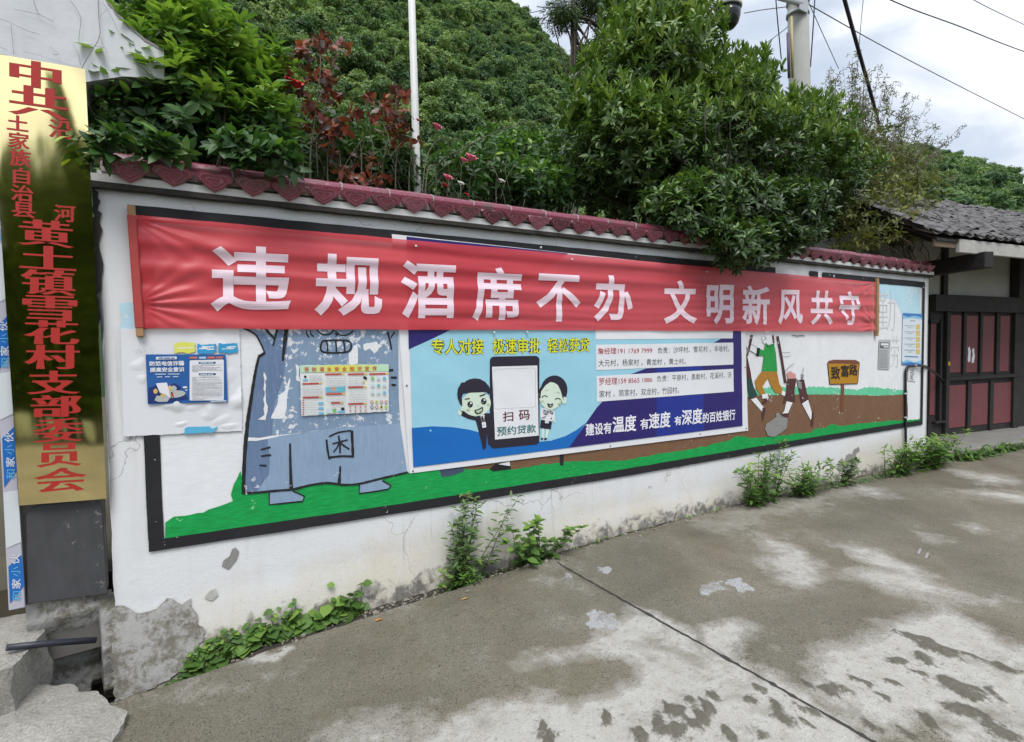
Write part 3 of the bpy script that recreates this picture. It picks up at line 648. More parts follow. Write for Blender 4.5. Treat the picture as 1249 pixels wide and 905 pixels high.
# black frame
tb = 0.066
def on(px, py, du=0, dv=0): u, v = wuv(px, py); return (u+du, v+dv)
fl = Flat(WALL, mural_o+0.006)
zt_l, zt_r = wuv(163, 250.3)[1], wuv(1127, 344)[1]; zb_l, zb_r = wuv(184.4, 672.5)[1], wuv(1124, 517.8)[1]
u_l, u_r = wuv(163, 250.3)[0], wuv(1126, 430)[0]
def zt(u): return zt_l+(zt_r-zt_l)*(u-u_l)/(u_r-u_l)
def zb(px): return wuv(*px)[1]
BOT = [(184.4, 672.5), (290, 656.4), (405, 638.5), (520, 620.3), (640, 600.3), (760, 581), (840, 566.8), (1000, 538.5), (1124, 517.8)]
bu = [wuv(*p) for p in BOT]
def strip(lo, hi, n=60):
    for k in range(n):
        a, b_ = lo+(hi-lo)*k/n, lo+(hi-lo)*(k+1)/n; yield a, b_
rnd = lambda u: 0.006*(float(vnoise(np.array([u*9.0]), np.array([1.7]), 71, 3)[0])-0.5)
bz = lambda u: float(np.interp(u, [p[0] for p in bu], [p[1] for p in bu]))
for a, b_ in strip(u_l+0.002, u_r, 90): fl.face([(a, bz(a)+rnd(a)), (b_, bz(b_)+rnd(b_)), (b_, bz(b_)+tb+rnd(b_+3)), (a, bz(a)+tb+rnd(a+3))], 0, False)
g0, g1, g2, g3 = wuv(945, 330)[0], wuv(986.6, 333)[0], wuv(997, 333)[0], wuv(1002, 333)[0]
for lo, hi in ((u_l, g0), (g1, g2), (g3, u_r)):
    for a, b_ in strip(lo, hi, 50): fl.face([(a, zt(a)-0.074+rnd(a)), (b_, zt(b_)-0.074+rnd(b_)), (b_, zt(b_)+rnd(b_+5)), (a, zt(a)+rnd(a+5))], 0, False)
bl = bz(u_l)
for k in range(30):
    z0, z1 = bl+tb+(zt_l-0.08-bl-tb)*k/30, bl+tb+(zt_l-0.08-bl-tb)*(k+1)/30
    fl.face([(u_l+rnd(z0), z0), (u_l+0.075+rnd(z0+2), z0), (u_l+0.075+rnd(z1+2), z1), (u_l+rnd(z1), z1)], 0, False)
    z0, z1 = bz(u_r)+tb+(zt_r-0.076-bz(u_r)-tb)*k/30, bz(u_r)+tb+(zt_r-0.076-bz(u_r)-tb)*(k+1)/30
    fl.face([(u_r-0.055, z0), (u_r, z0), (u_r, z1), (u_r-0.055, z1)], 0, False)
fl.build('painted_frame', MB_BLACK, mural)
# man in the blue-grey robe
ZB_, ZC_ = ((290, 390), 5.948), ((290, 500), 5.322)
fl = Flat(WALL, mural_o+0.0045, *ZB_)
c2b = lambda p: ((290+p[0]/5.322-290)*5.948, (500+p[1]/5.322-390)*5.948)
fl.poly([(40, 55), (125, 105), (195, 240), (150, 265), (120, 420), (85, 640), (65, 770)]+[c2b(p) for p in ((62, 190), (250, 165), (700, 110), (1052, 88))]+[(1165, 560), (1160, 55)], 0)
fl.poly([(125, 105), (195, 240), (150, 265), (120, 420), (85, 640), (65, 770)]+[c2b(p) for p in ((62, 190), (220, 170))]+[(260, 640), (330, 420), (355, 240), (370, 60), (290, 60), (250, 180), (190, 100)], 1)
fl.poly([c2b(p) for p in ((62, 190), (250, 165), (700, 110), (1052, 88), (1098, 402), (930, 440), (780, 480), (690, 485), (580, 470), (450, 490), (350, 512), (36, 542), (40, 300))], 2)
fl.poly([c2b(p) for p in ((55, 195), (190, 178), (210, 300), (200, 420), (120, 535), (40, 540), (42, 300))], 1, 0.004, 0.04)
for q in ([(200, 522), (350, 512), (432, 556), (420, 590), (205, 612)], [(785, 480), (935, 452), (990, 490), (972, 512), (785, 540)]): fl.poly([c2b(p) for p in q], 2)
fl.poly([(240, 715), (335, 715), (355, 600), (382, 420), (340, 510), (300, 545), (275, 640)], 4, 0.004, 0.02)
fl.poly([(190, 380), (205, 400), (200, 520), (215, 660), (200, 730), (150, 722), (190, 690)], 4, 0.004, 0.02)
fl.poly([(420, 320), (445, 340), (440, 400), (455, 450), (425, 440)], 4, 0.003, 0.02)
fl.poly([(845, 190), (868, 180), (872, 320), (800, 322), (800, 260)], 4, 0.005, 0.02)
fl.poly([(910, 180), (1000, 160), (1045, 190), (990, 250), (960, 215), (920, 225)], 4, 0.006, 0.02)
fl.poly([c2b(p) for p in ((40, 175), (140, 178), (250, 165), (560, 130), (240, 175), (120, 200), (45, 200))], 4, 0.003, 0.03)
K = 3
for pts, w, w2 in (([(40, 60), (125, 105), (170, 180), (195, 240)], 9, 9), ([(198, 238), (172, 256), (150, 268)], 16, 20), ([(152, 268), (135, 340), (118, 430), (98, 560), (84, 650), (66, 772)], 14, 22),
                   ([c2b((62, 95)), c2b((48, 240)), c2b((40, 380)), c2b((36, 545))], 24, 20), ([(195, 62), (235, 105), (265, 138)], 11, 13), ([(285, 62), (270, 130), (255, 190)], 12, 9),
                   ([(352, 62), (340, 160), (326, 298)], 26, 15), ([(575, 72), (600, 100), (640, 110), (675, 98), (697, 72)], 8, 8), ([(705, 82), (735, 108), (770, 114), (805, 104), (835, 80)], 8, 8),
                   ([(700, 100), (725, 112)], 7, 5), ([(726, 96), (706, 124)], 7, 5), ([(495, 80), (500, 105), (516, 128)], 7, 8), ([(523, 80), (530, 105), (550, 124)], 7, 8),
                   ([(1085, 88), (1100, 150), (1113, 217)], 12, 9), ([(1137, 88), (1120, 110), (1106, 135)], 9, 5), ([(1095, 368), (1125, 364)], 14, 14), ([(1108, 418), (1150, 420)], 12, 16), ([(1112, 472), (1145, 473)], 12, 12),
                   ([(640, 152), (648, 190), (650, 235)], 9, 9), ([(706, 152), (712, 190), (713, 238)], 9, 9), ([(764, 152), (772, 190), (774, 234)], 9, 9),
                   ([(600, 185), (612, 158), (640, 150), (720, 148), (785, 150), (815, 165), (820, 195), (808, 225), (770, 236), (690, 240), (630, 236), (602, 220), (600, 185)], 10, 10)):
    fl.stroke(pts, w*1.25, K, w2*1.25)
for pts, w, w2 in (([(148, 256), (212, 240)], 9, 11), ([(150, 298), (216, 290)], 10, 10), ([(140, 357), (185, 360)], 8, 12), ([(338, 215), (340, 350), (346, 512)], 10, 18), ([(664, 362), (660, 420), (655, 478)], 8, 18),
                   ([(36, 540), (120, 534), (250, 522), (350, 514), (410, 500), (480, 484), (580, 472), (690, 484), (780, 478), (860, 460), (930, 442), (1010, 424), (1102, 402)], 13, 11),
                   ([(203, 525), (203, 612), (300, 603), (420, 590), (431, 558), (395, 540), (355, 524)], 8, 8), ([(787, 482), (786, 540), (870, 530), (975, 512), (992, 488), (960, 470), (936, 456)], 8, 8)):
    fl.stroke([c2b(p) for p in pts], w*1.35, K, w2*1.35, smooth=len(pts) > 7 or len(pts) == 3)
for pts, w in (([(590, 172), (650, 145), (735, 132)], 7), ([(738, 132), (742, 220), (746, 300)], 12), ([(574, 190), (580, 250), (592, 318)], 9), ([(595, 306), (670, 298), (752, 300)], 9), ([(652, 165), (660, 220), (662, 278)], 8), ([(612, 218), (660, 205), (712, 192)], 7), ([(655, 212), (640, 245), (618, 272)], 6), ([(665, 212), (690, 232), (722, 252)], 8)):
    fl.stroke([c2b(p) for p in pts], w*1.6, K)
fl.build('painted_robed_man', [M_ROBE, M_ROBE_DK, M_ROBE_LO, MB_BLACK, M_WHITEP], mural)
# boots and feet below the big poster
fl = Flat(WALL, mural_o+0.0052, (480, 380), 2.839)
fl.poly([(158, 548), (200, 540), (238, 536), (243, 552), (205, 566), (165, 572)], 1); fl.poly([(330, 545), (350, 528), (400, 518), (405, 545), (345, 553)], 0); fl.poly([(360, 528), (400, 518), (402, 534)], 2)
fl.poly([(573, 494), (588, 491), (586, 532), (575, 532)], 0)
fl.build('painted_boots', [MB_BLACK, paint('boot_paint', (0.05, 0.07, 0.12), 0.2), M_WHITEP], mural)
# the carrying men
M_SHIRT = paint('shirt_paint', (0.02, 0.27, 0.055), 0.15, (0.5, 0.6, 0.5)); M_OCHRE = paint('ochre_paint', (0.36, 0.17, 0.025), 0.12); M_MAROON = paint('maroon_paint', (0.075, 0.028, 0.028), 0.45); M_DKGREEN = paint('dark_green_paint', (0.02, 0.055, 0.05), 0.4); M_PINK = paint('pink_paint', (0.55, 0.27, 0.25), 0.4); M_GREYP = simple('bare_cement', (0.24, 0.235, 0.225), 0.9, 0.35, 45, bmp=0.4)
fl = Flat(WALL, mural_o+0.0068, (890, 400), 6.033)
fl.poly([(105, 200), (125, 215), (150, 330), (155, 372), (112, 385)], 2); fl.poly([(110, 380), (155, 368), (170, 430), (200, 495), (140, 525)], 3); fl.poly([(150, 525), (190, 512), (245, 585), (235, 618)], 4); fl.poly([(235, 585), (260, 588), (252, 640), (235, 692), (228, 640)], 2)
fl.poly([(110, 120), (135, 110), (200, 150), (195, 195), (120, 150)], 4); fl.poly([(230, 55), (315, 55), (320, 112), (262, 130), (235, 100)], 4)
fl.poly([(205, 150), (245, 165), (258, 108), (285, 130), (320, 112), (335, 190), (345, 320), (300, 332), (230, 320), (245, 205), (195, 205)], 0); fl.poly([(195, 145), (217, 148), (210, 208), (187, 205)], 5)
fl.poly([(228, 320), (342, 322), (360, 410), (386, 455), (380, 490), (330, 475), (300, 430), (275, 368), (235, 430), (258, 480), (225, 496), (190, 450), (178, 390)], 1)
fl.poly([(380, 460), (405, 470), (400, 500), (375, 492)], 4); fl.poly([(230, 490), (270, 480), (280, 515), (235, 520)], 4); fl.poly([(240, 525), (280, 515), (262, 550), (225, 568)], 2)
fl.poly([(412, 330), (440, 318), (482, 345), (480, 372), (425, 375)], 6, 0.003, 0.02); fl.poly([(418, 375), (486, 370), (470, 460), (475, 545), (400, 522)], 2); fl.poly([(398, 505), (412, 500), (405, 545), (384, 562)], 2)
fl.poly([(486, 385), (540, 378), (560, 470), (575, 520), (520, 558), (508, 480)], 2); fl.poly([(412, 540), (456, 548), (420, 632), (372, 640), (395, 610)], 4); fl.poly([(368, 630), (430, 625), (425, 655), (400, 662)], 2)
fl.poly([(525, 556), (570, 528), (606, 650), (588, 675)], 4); fl.poly([(598, 612), (613, 620), (606, 725), (590, 718)], 2)
fl.stroke([(158, 52), (140, 130), (120, 205)], 16, 2); fl.stroke([(345, 60), (372, 200), (404, 405)], 17, 2); fl.stroke([(310, 55), (318, 110)], 14, 2)
for p in ([(245, 60), (262, 78), (240, 90)], [(262, 130), (290, 140), (318, 118)], [(258, 108), (270, 128)], [(135, 112), (170, 130), (200, 150)], [(120, 150), (160, 180), (190, 192)], [(355, 200), (400, 212), (445, 205)], [(390, 330), (430, 290), (465, 262)], [(350, 170), (390, 182), (440, 178)], [(535, 290), (532, 330)]): fl.stroke(p, 2.5, 5)
fl.stroke([(450, 52), (490, 60), (520, 55), (545, 60)], 5, 5)
fl.poly([(252, 740), (262, 705), (300, 680), (335, 655), (335, 628), (352, 625), (362, 642), (420, 665), (412, 738), (370, 770), (322, 802), (272, 790)], 7, 0.004, 0.02)
for p in ([(485, 372), (520, 400), (525, 450), (500, 440)], [(520, 330), (540, 345), (532, 380), (520, 375)]): fl.poly(p, 7, 0.003, 0.015)
fl.build('painted_carriers', [M_SHIRT, M_OCHRE, M_MAROON, M_DKGREEN, M_WHITEP, MB_BLACK, M_PINK, M_GREYP], mural)
# painted signpost
fl = Flat(WALL, mural_o+0.0068, (1000, 330), 3.771)
fl.poly([(94, 518), (108, 518), (107, 646), (92, 646)], 0); fl.poly([(32, 425), (178, 425), (170, 520), (42, 523)], 1); fl.poly([(30, 428), (36, 416), (60, 410), (160, 411), (178, 420), (177, 432), (100, 428)], 0)
for p in ([(32, 425), (42, 523)], [(42, 523), (170, 520)], [(170, 520), (178, 425)]): fl.stroke(p, 3, 2)
ps = fl.build('painted_signpost', [paint('sign_brown_paint', (0.17, 0.06, 0.03), 0.1), paint('sign_ochre_paint', (0.40, 0.20, 0.015), 0.12), MB_BLACK], mural)
T = Text(WALL, mural_o+0.0125, (1000, 330), 3.771); T.box('致', 46, 440, 88, 500, bold=0.012); T.box('富', 92, 434, 128, 488, bold=0.012); T.box('路', 130, 430, 168, 482, bold=0.012); T.build('painted_sign_lettering', MB_BLACK, mural)
# pencilled outlines of two characters that were never filled in
T = Text(WALL, mural_o+0.004, (1000, 330), 3.771); T.box('勤', 268, 92, 345, 275, bold=-0.014); T.box('劳', 325, 300, 362, 445, bold=-0.014); T.build('pencilled_lettering', simple('pencil', (0.60, 0.61, 0.63), 0.9, 0.04), mural)
# places where the plaster has broken away
def foot_warp(p):
    z = p.z; f = max(0.0, 0.22-z)*0.09*(0.5+float(vnoise(np.array([p.x*3.0]), np.array([z*4.0]), 61, 3)[0]))
    return Vector((p.x, p.y-f-(0.004 if z < 0.22 else 0), z))
fl = Flat(WALL, 0.0015, (200, 580), 3.772, warp=foot_warp)
fl.poly([(268, 415), (275, 390), (300, 368), (312, 340), (328, 332), (343, 345), (340, 375), (322, 410), (296, 432), (272, 425)], 0, 0.005, 0.02); fl.poly([(188, 560), (205, 535), (240, 520), (247, 545), (225, 570)], 1, 0.005, 0.02)
fl.build('plaster_loss', [M_GREYP, simple('bare_cement_pale', (0.40, 0.39, 0.36), 0.9, 0.25, 40, bmp=0.4)], mural)
fl = Flat(WALL, 0.0015, (1000, 330), 3.771, warp=foot_warp)
fl.poly([(78, 905), (85, 880), (100, 868), (112, 878), (120, 850), (140, 840), (150, 850), (160, 820), (175, 815), (180, 832), (165, 845), (160, 880), (165, 905), (140, 920), (90, 915)], 0, 0.02, 0.05)
fl.build('plaster_loss', [M_GREYP], mural)
fl = Flat(WALL, 0.0052, warp=foot_warp)                                  # raw edge beside the gate pillar
fl.poly([(114, 228), (119, 232), (121, 240), (122, 262), (125, 280), (122, 295), (126, 312), (124, 330), (126, 345), (121, 360), (123, 375), (120, 395), (119, 410), (112, 410)], 0, 0.01, 0.03)
fl.build('raw_cement_edge', [simple('raw_cement', (0.035, 0.032, 0.03), 0.95, 0.5, 20, bmp=0.5), simple('raw_cement_grey', (0.17, 0.16, 0.14), 0.95, 0.45, 14, bmp=0.5), simple('mould_grey', (0.26, 0.25, 0.235), 0.95, 0.45, 18, bmp=0.5)], mural)

# ================================================================== RED BANNER
bTL, bTR, bBR, bBL = wuv(166, 264), wuv(1064, 344.5), wuv(1064, 404.5), wuv(173, 401)
def wr(u, v):
    """height of the cloth off the wall at s (along) and q (up), both 0..1"""
    s_ = (u-bTL[0])/(bTR[0]-bTL[0]); zt_ = bTL[1]+(bTR[1]-bTL[1])*s_; zb_ = bBL[1]+(bBR[1]-bBL[1])*s_; q = (v-zb_)/(zt_-zb_)
    U_ = u*1.0
    n_ = lambda a, b_, sd, o=3: vnoise(np.atleast_1d(np.asarray(a, float)), np.atleast_1d(np.asarray(b_, float)), sd, o)-0.5
    sag = 0.10*np.sin(np.pi*np.clip(s_, 0, 1))
    y = 0.015*np.sin(26*(q+sag+0.04*n_(U_*0.8, U_*0, 5)[0:])*1.0+1.5*n_(U_*0.7, q*1.2, 81))*np.clip(0.35+1.8*n_(U_*0.55, q*0.8, 82), 0.05, 1)
    y = y+0.0024*np.sin(60*(q+0.5*sag+0.1*n_(U_*1.2, q*0.6, 84)))*np.clip(0.3+2*n_(U_*1.6, q*1.5, 85), 0, 1)
    for cu, cq, sd in ((bTL[0], 0.98, 1), (bTL[0], 0.22, -1), (bTR[0], 0.98, 1), (bTR[0], 0.12, -1)):      # pulls fanning from the tied corners
        du = np.abs(U_-cu); dv = (q-cq); ang = np.arctan2(dv*0.62, du+0.02)
        y = y+0.009*np.cos(ang*21+sd)*np.exp(-du/0.55)*np.clip(du/0.1, 0, 1)*np.exp(-(ang/0.7)**2)
    hem = np.clip(1-q/0.05, 0, 1)+np.clip((q-0.95)/0.05, 0, 1)
    return 0.034+y*(1-0.5*hem)+0.004*n_(U_*2.5, q*2, 87)
def banner_warp(p):
    d = float(np.atleast_1d(wr(p.x, p.z))[0]); return Vector((p.x, -d+p.y, p.z))
ban = root('banner', (3.4, 0, 1.9), 'long red cloth banner with big pale characters stretched along the white wall', 'banner')
N1, N2 = 820, 72
s_ = np.linspace(0, 1, N1)[None, :].repeat(N2, 0); q_ = np.linspace(0, 1, N2)[:, None].repeat(N1, 1)
U_ = bTL[0]+(bTR[0]-bTL[0])*s_+(bBL[0]-bTL[0])*(1-q_)*(1-s_)
zt_ = bTL[1]+(bTR[1]-bTL[1])*s_; zb_ = bBL[1]+(bBR[1]-bBL[1])*s_
edgew = 0.006*(vnoise(s_*30, s_*0, 88, 3)-0.5)
V_ = zb_+(zt_-zb_)*q_+edgew
D_ = wr(U_.ravel(), V_.ravel())
Fb = (np.arange(N1-1)[None, :]+np.arange(N2-1)[:, None]*N1).ravel(); Fb = np.stack([Fb, Fb+1, Fb+1+N1, Fb+N1], 1)
m, t, b, o = new_mat('red_cloth'); co = objco(t)
c = mix(t, noise(t, co, 2, 4), (0.60, 0.036, 0.052), (0.70, 0.066, 0.085)); t.links.new(c, b.inputs['Base Color']); b.inputs['Roughness'].default_value = 0.42; b.inputs['Specular IOR Level'].default_value = 0.5
b.inputs['Sheen Weight'].default_value = 0.25; b.inputs['Sheen Roughness'].default_value = 0.5
wv = nn(t, 'ShaderNodeTexWave'); wv.inputs['Scale'].default_value = 160; t.links.new(co, wv.inputs[0]); bump(t, b, wv.outputs['Fac'], 0.04, 0.001)
trp = nn(t, 'ShaderNodeBsdfTransparent'); trl = nn(t, 'ShaderNodeBsdfTranslucent'); trl.inputs[0].default_value = (0.6, 0.04, 0.06, 1)
m1 = nn(t, 'ShaderNodeMixShader'); m1.inputs[0].default_value = 0.2; m2 = nn(t, 'ShaderNodeMixShader'); m2.inputs[0].default_value = 0.15
t.links.new(b.outputs[0], m1.inputs[1]); t.links.new(trl.outputs[0], m1.inputs[2]); t.links.new(m1.outputs[0], m2.inputs[1]); t.links.new(trp.outputs[0], m2.inputs[2]); t.links.new(m2.outputs[0], o.inputs[0])
me = np_mesh('cloth', np.stack([U_.ravel(), -D_, V_.ravel()], 1), Fb, None, True); link('cloth', me, m, ban)
M_BCHAR = simple('printed_pale_pink', (0.74, 0.58, 0.66), 0.5, 0.05, 6)
Zb1, Zb2, Zb3 = ((160, 240), 3.903), ((470, 270), 3.903), ((780, 310), 4.163)
for Zr, lst in ((Zb1, (('违', 378, 240, 757, 548), ('规', 868, 280, 1188, 568))), (Zb2, (('酒', 65, 195, 325, 462), ('席', 405, 222, 637, 475), ('不', 708, 255, 917, 478), ('办', 980, 260, 1165, 478))),
                (Zb3, (('文', 108, 135, 275, 355), ('明', 325, 157, 462, 357), ('新', 505, 162, 645, 360), ('风', 688, 183, 812, 358), ('共', 853, 187, 968, 360), ('守', 998, 190, 1103, 360)))):
    for ch, x0, y0, x1, y1 in lst:
        T = Text(WALL, 0.0030, *Zr, warp=banner_warp, grid=0.011); sl = 0.05 if Zr is not Zb3 else 0.02
        T.add(ch, x0, y0-(x1-x0)*sl*0.5, y1, x1, y0+(x1-x0)*sl*0.5, y1, bold=0.026).build('lettering', M_BCHAR, ban)
M_WOOD = simple('raw_batten_wood', (0.34, 0.20, 0.10), 0.8, 0.25, 14); M_REDW = simple('red_wrapped_batten', (0.38, 0.05, 0.045), 0.6, 0.2, 14)
for (x0, y0), (x1, y1), w in (((161, 252), (172, 411), 0.036), ((1066.5, 340), (1066, 410), 0.042)):
    a, b_ = Vector(WALL.P(*wuv(x0, y0))), Vector(WALL.P(*wuv(x1, y1))); d = (a-b_)
    mb = MB(); mb.box(b_+Vector((-w/2, -0.012, 0)), (w, 0, 0), d, (0, -0.034, 0), 0); mb.bevel(0.004)
    bt = mb.build('batten', M_WOOD, ban)
    mb = MB(); mb.box(b_+d*0.065+Vector((-w/2-0.003, -0.009, 0)), (w+0.006, 0, 0), d*0.86, (0, -0.040, 0), 0); mb.bevel(0.005); mb.build('cloth_sleeve', M_REDW if x0 < 500 else M_WOOD, bt)
M_NAIL = simple('nail_cap', (0.6, 0.58, 0.55), 0.4)
for px, py in ((166, 267), (505, 301), (657, 302.5), (694, 317), (600, 405.5), (858, 332), (931, 405), (640, 405)):
    u, v = wuv(px, py); d = float(np.atleast_1d(wr(u, v))[0]); mb = MB(); mb.tube([(u, -d+0.006, v), (u, -d-0.006, v)], 0.008, 8); mb.build('nail', M_NAIL, ban)

# ================================================================== BIG LOAN POSTER
pos = root('poster', (2.6, 0, 1.2), 'large blue and navy vinyl poster with two cartoon clerks beside a phone, under the banner', 'poster')
P_WHITE = plain('vinyl_white', (0.70, 0.71, 0.74), 0.4)
def pw(p):        # slight billow of the vinyl
    n_ = float(vnoise(np.array([p.x*1.6]), np.array([p.z*2.2]), 91, 3)[0]-0.5); r_ = float(vnoise(np.array([(p.x*0.5+p.z)*7]), np.array([(p.x-p.z*2)*1.5]), 92, 2)[0]-0.5)
    return Vector((p.x, p.y-0.012-0.010*n_-0.004*r_, p.z))
def sheet(quad, plane, off, name, mt, parent, n=40, warp=None, thick=0.0008, jag=0.0):
    uv = [plane.uv(*p) for p in quad]; mb = MB(); g = []
    for j in range(n+1):
        row = []
        for i in range(n+1):
            a, b_ = i/n, j/n
            u = (uv[0][0]*(1-a)+uv[1][0]*a)*(1-b_)+(uv[3][0]*(1-a)+uv[2][0]*a)*b_; v = (uv[0][1]*(1-a)+uv[1][1]*a)*(1-b_)+(uv[3][1]*(1-a)+uv[2][1]*a)*b_
            if jag and (i in (0, n) or j in (0, n)): u += random.uniform(-jag, jag); v += random.uniform(-jag, jag)
            p = plane.P(u, v, off); row.append(mb.bm.verts.new(warp(p) if warp else p))
        g.append(row)
    for j in range(n):
        for i in range(n): mb.bm.faces.new((g[j][i], g[j+1][i], g[j+1][i+1], g[j][i+1])).smooth = True
    bmesh.ops.recalc_face_normals(mb.bm, faces=mb.bm.faces[:])
    if mb.bm.faces[0].normal.dot(plane.N) < 0: bmesh.ops.reverse_faces(mb.bm, faces=mb.bm.faces[:])
    me = bpy.data.meshes.new(name); mb.bm.to_mesh(me); mb.bm.free(); ob = link(name, me, mt, parent); return ob
class Cut(Flat):
    """flat shapes cut on a fine grid so they follow a warped sheet"""
    def build(s, name, mats, parent=None):
        us = [(v.co-s.pl.O).dot(s.pl.U) for v in s.bm.verts]; zs = [v.co.z for v in s.bm.verts]
        for lo, hi, ax in ((min(us), max(us), s.pl.U), (min(zs), max(zs), s.pl.V)):
            x = math.floor(lo/0.06)*0.06+0.06
            while x < hi:
                bmesh.ops.bisect_plane(s.bm, geom=s.bm.verts[:]+s.bm.edges[:]+s.bm.faces[:], plane_co=s.pl.O+ax*(x-s.pl.O.dot(ax)*0), plane_no=ax); x += 0.06
        return Flat.build(s, name, mats, parent)
pq = [(477, 286), (905, 332), (911, 525), (499, 577)]
sheet(pq, WALL, 0.004, 'sheet', P_WHITE, pos, 70, pw)
Q4, QP, QR_ = ((480, 380), 2.839), ((540, 420), 6.467), ((710, 400), 5.948)
P_LB, P_BL, P_NV, P_NV2, P_DK = plain('ink_light_blue', (0.29, 0.56, 0.68)), plain('ink_blue', (0.006, 0.13, 0.45)), plain('ink_navy', (0.022, 0.013, 0.13)), plain('ink_royal_blue', (0.012, 0.028, 0.24)), plain('ink_dark', (0.02, 0.016, 0.03))
fl = Cut(WALL, 0.0075, *Q4, warp=pw)
rc = lambda *p: [((270+0)/1, 0)]
tl, tr = (41.5, -258), (1195, -130)          # printed field up to its hidden top edge
fl.poly([tl, tr, (1203, 395), (66, 538)], 0)
fl.poly([(60, 402), (130, 396), (200, 399), (260, 408), (330, 428), (400, 444), (480, 451), (540, 446), (590, 430), (630, 408), (660, 385), (604, 470), (66, 538)], 1)
fl.poly([tl, (600, -200), (280, 20), (165, 78), (110, 104), (50, 131)], 2)
fl.poly([(602, 470), (640, 416), (700, 330), (800, 222), (900, 185), (1000, 165), (1125, 96), (1165, 60), (1197, 40), (1203, 395)], 2)
fl.poly([(905, 184), (1000, 165), (1062, 132), (1070, 411), (906, 432)], 3)
fl.build('printed_field', [P_LB, P_BL, P_NV, P_NV2], pos)
fl = Cut(WALL, 0.0095, *QR_, warp=pw)
for q in ([(85, 10), (1082, 15), (1080, 76), (86, 84)], [(88, 122), (1083, 106), (1083, 265), (90, 306)], [(90, 348), (1083, 296), (1085, 460), (96, 534)]): fl.poly(q, 0)
fl.build('text_panel', P_WHITE, pos)
P_RED, P_BLK, P_YEL = plain('ink_red', (0.36, 0.012, 0.03)), plain('ink_black', (0.018, 0.018, 0.022)), plain('ink_yellow', (0.66, 0.68, 0.03))
def line(nm, mt, reg, off, items, parent=pos, warp=pw, bold=0.0, grid=0.06):
    for it in items: Text(WALL, off, *reg, warp=warp, grid=grid).add(*it, bold=bold).build(nm, mt, parent)
yel = [('专人对接', 127, 94, 149, 308, 93, 149), ('极速审批', 337, 92, 149, 503, 91, 146), ('轻松获贷', 527, 91, 144, 673, 91, 140)]
line('lettering_outline', P_BLK, Q4, 0.0092, yel, bold=0.05); line('lettering', P_YEL, Q4, 0.0112, yel, bold=0.012)
line('lettering', P_RED, QR_, 0.0112, [('詹经理191 1769 7999', 100, 146, 191, 495, 140, 186), ('罗经理159 8565 1886', 110, 362, 416, 497, 353, 394)], bold=0.006)
line('lettering', P_BLK, QR_, 0.0112, [('负责：沙坪村、雪花村 ，丰收村，', 535, 142, 186, 1052, 126, 172), ('大元村，杨家村 ，青龙村 ，黄土村。', 105, 230, 282, 738, 219, 264), ('负责：平原村，勇敢村，花溪村，汤', 530, 346, 393, 1068, 317, 362), ('家村 ，简家村，双龙村，竹园村。', 112, 454, 506, 690, 425, 474)], bold=0.0)
line('lettering', plain('ink_white', (0.74, 0.74, 0.80)), QR_, 0.0112, [('建设有', 12, 692, 784, 202, 680, 762), ('温度', 208, 642, 760, 382, 624, 746), ('有', 410, 658, 736, 470, 652, 728), ('速度', 472, 616, 732, 628, 600, 718), ('有', 655, 640, 706, 706, 634, 700), ('深度', 708, 592, 706, 858, 577, 692), ('的百姓银行', 860, 615, 690, 1097, 586, 664)], bold=0.022)
# printed phone (its code is left blank)
fl = Cut(WALL, 0.0095, *QP, warp=pw)
def rrect(x0, y0a, y0b, x1, y1a, y1b, r):   # slanted rounded rectangle
    P = []
    for (cx, cy, a0) in ((x0+r, y0a+r, 180), (x1-r, y1a+r, 270), (x1-r, y1b-r, 0), (x0+r, y0b-r, 90)):
        for k in range(7): a = Rd(a0+15*k); P.append((cx+r*math.cos(a), cy+r*math.sin(a)))
    return P
fl.poly(rrect(362, 96, 818, 752, 90, 788, 34), 0)
fl.poly([(380, 176), (735, 166), (745, 716), (402, 748)], 1)
fl.stroke(rrect(394, 196, 508, 722, 186, 494, 22)+[(394, 300)], 2.5, 2, smooth=False)
ph = fl.build('printed_phone', [P_DK, P_WHITE, plain('ink_grey_blue', (0.33, 0.37, 0.48))], pos)
line('phone_lettering', plain('ink_brown', (0.10, 0.015, 0.022)), QP, 0.0115, [('扫', 463, 530, 608, 546, 524, 602), ('码', 588, 518, 598, 674, 512, 590)], bold=0.014, parent=ph)
line('phone_lettering', plain('ink_green', (0.008, 0.13, 0.13)), QP, 0.0115, [('预约贷款', 416, 648, 722, 724, 626, 692)], bold=0.012, parent=ph)
# printed clerks
P_SKIN, P_BLUSH, P_GREY = plain('ink_skin', (0.60, 0.70, 0.58)), plain('ink_blush', (0.42, 0.55, 0.36)), plain('ink_grey', (0.35, 0.38, 0.40))
fl = Cut(WALL, 0.0092, *QP, warp=pw); mats = [P_DK, P_SKIN, P_WHITE, P_BLUSH, P_GREY]
fl.poly([(250, 570), (300, 545), (360, 540), (385, 600), (372, 720), (385, 800), (350, 790), (338, 700), (332, 812), (308, 832), (298, 780), (262, 640), (250, 600), (190, 585), (140, 562), (135, 522), (160, 528), (210, 550)], 0)
fl.ell(125, 538, 17, 18, 1); fl.poly([(112, 520), (120, 505), (126, 525)], 1); fl.ell(146, 505, 14, 18, 1)
fl.ell(255, 465, 115, 98, 1, rot=-6)
fl.poly([(104, 395), (108, 350), (130, 312), (138, 298), (160, 300), (176, 286), (200, 275), (240, 267), (285, 272), (325, 294), (355, 330), (372, 380), (366, 398), (330, 374), (280, 378), (210, 380), (150, 388), (140, 420), (146, 485), (128, 470), (110, 430)], 0)
for x in (206, 313):
    fl.ell(x, 472 if x < 250 else 447, 22, 25, 0); fl.ell(x+6, 462 if x < 250 else 437, 7, 8, 2); fl.ell(x-7, 482 if x < 250 else 457, 4, 4, 4)
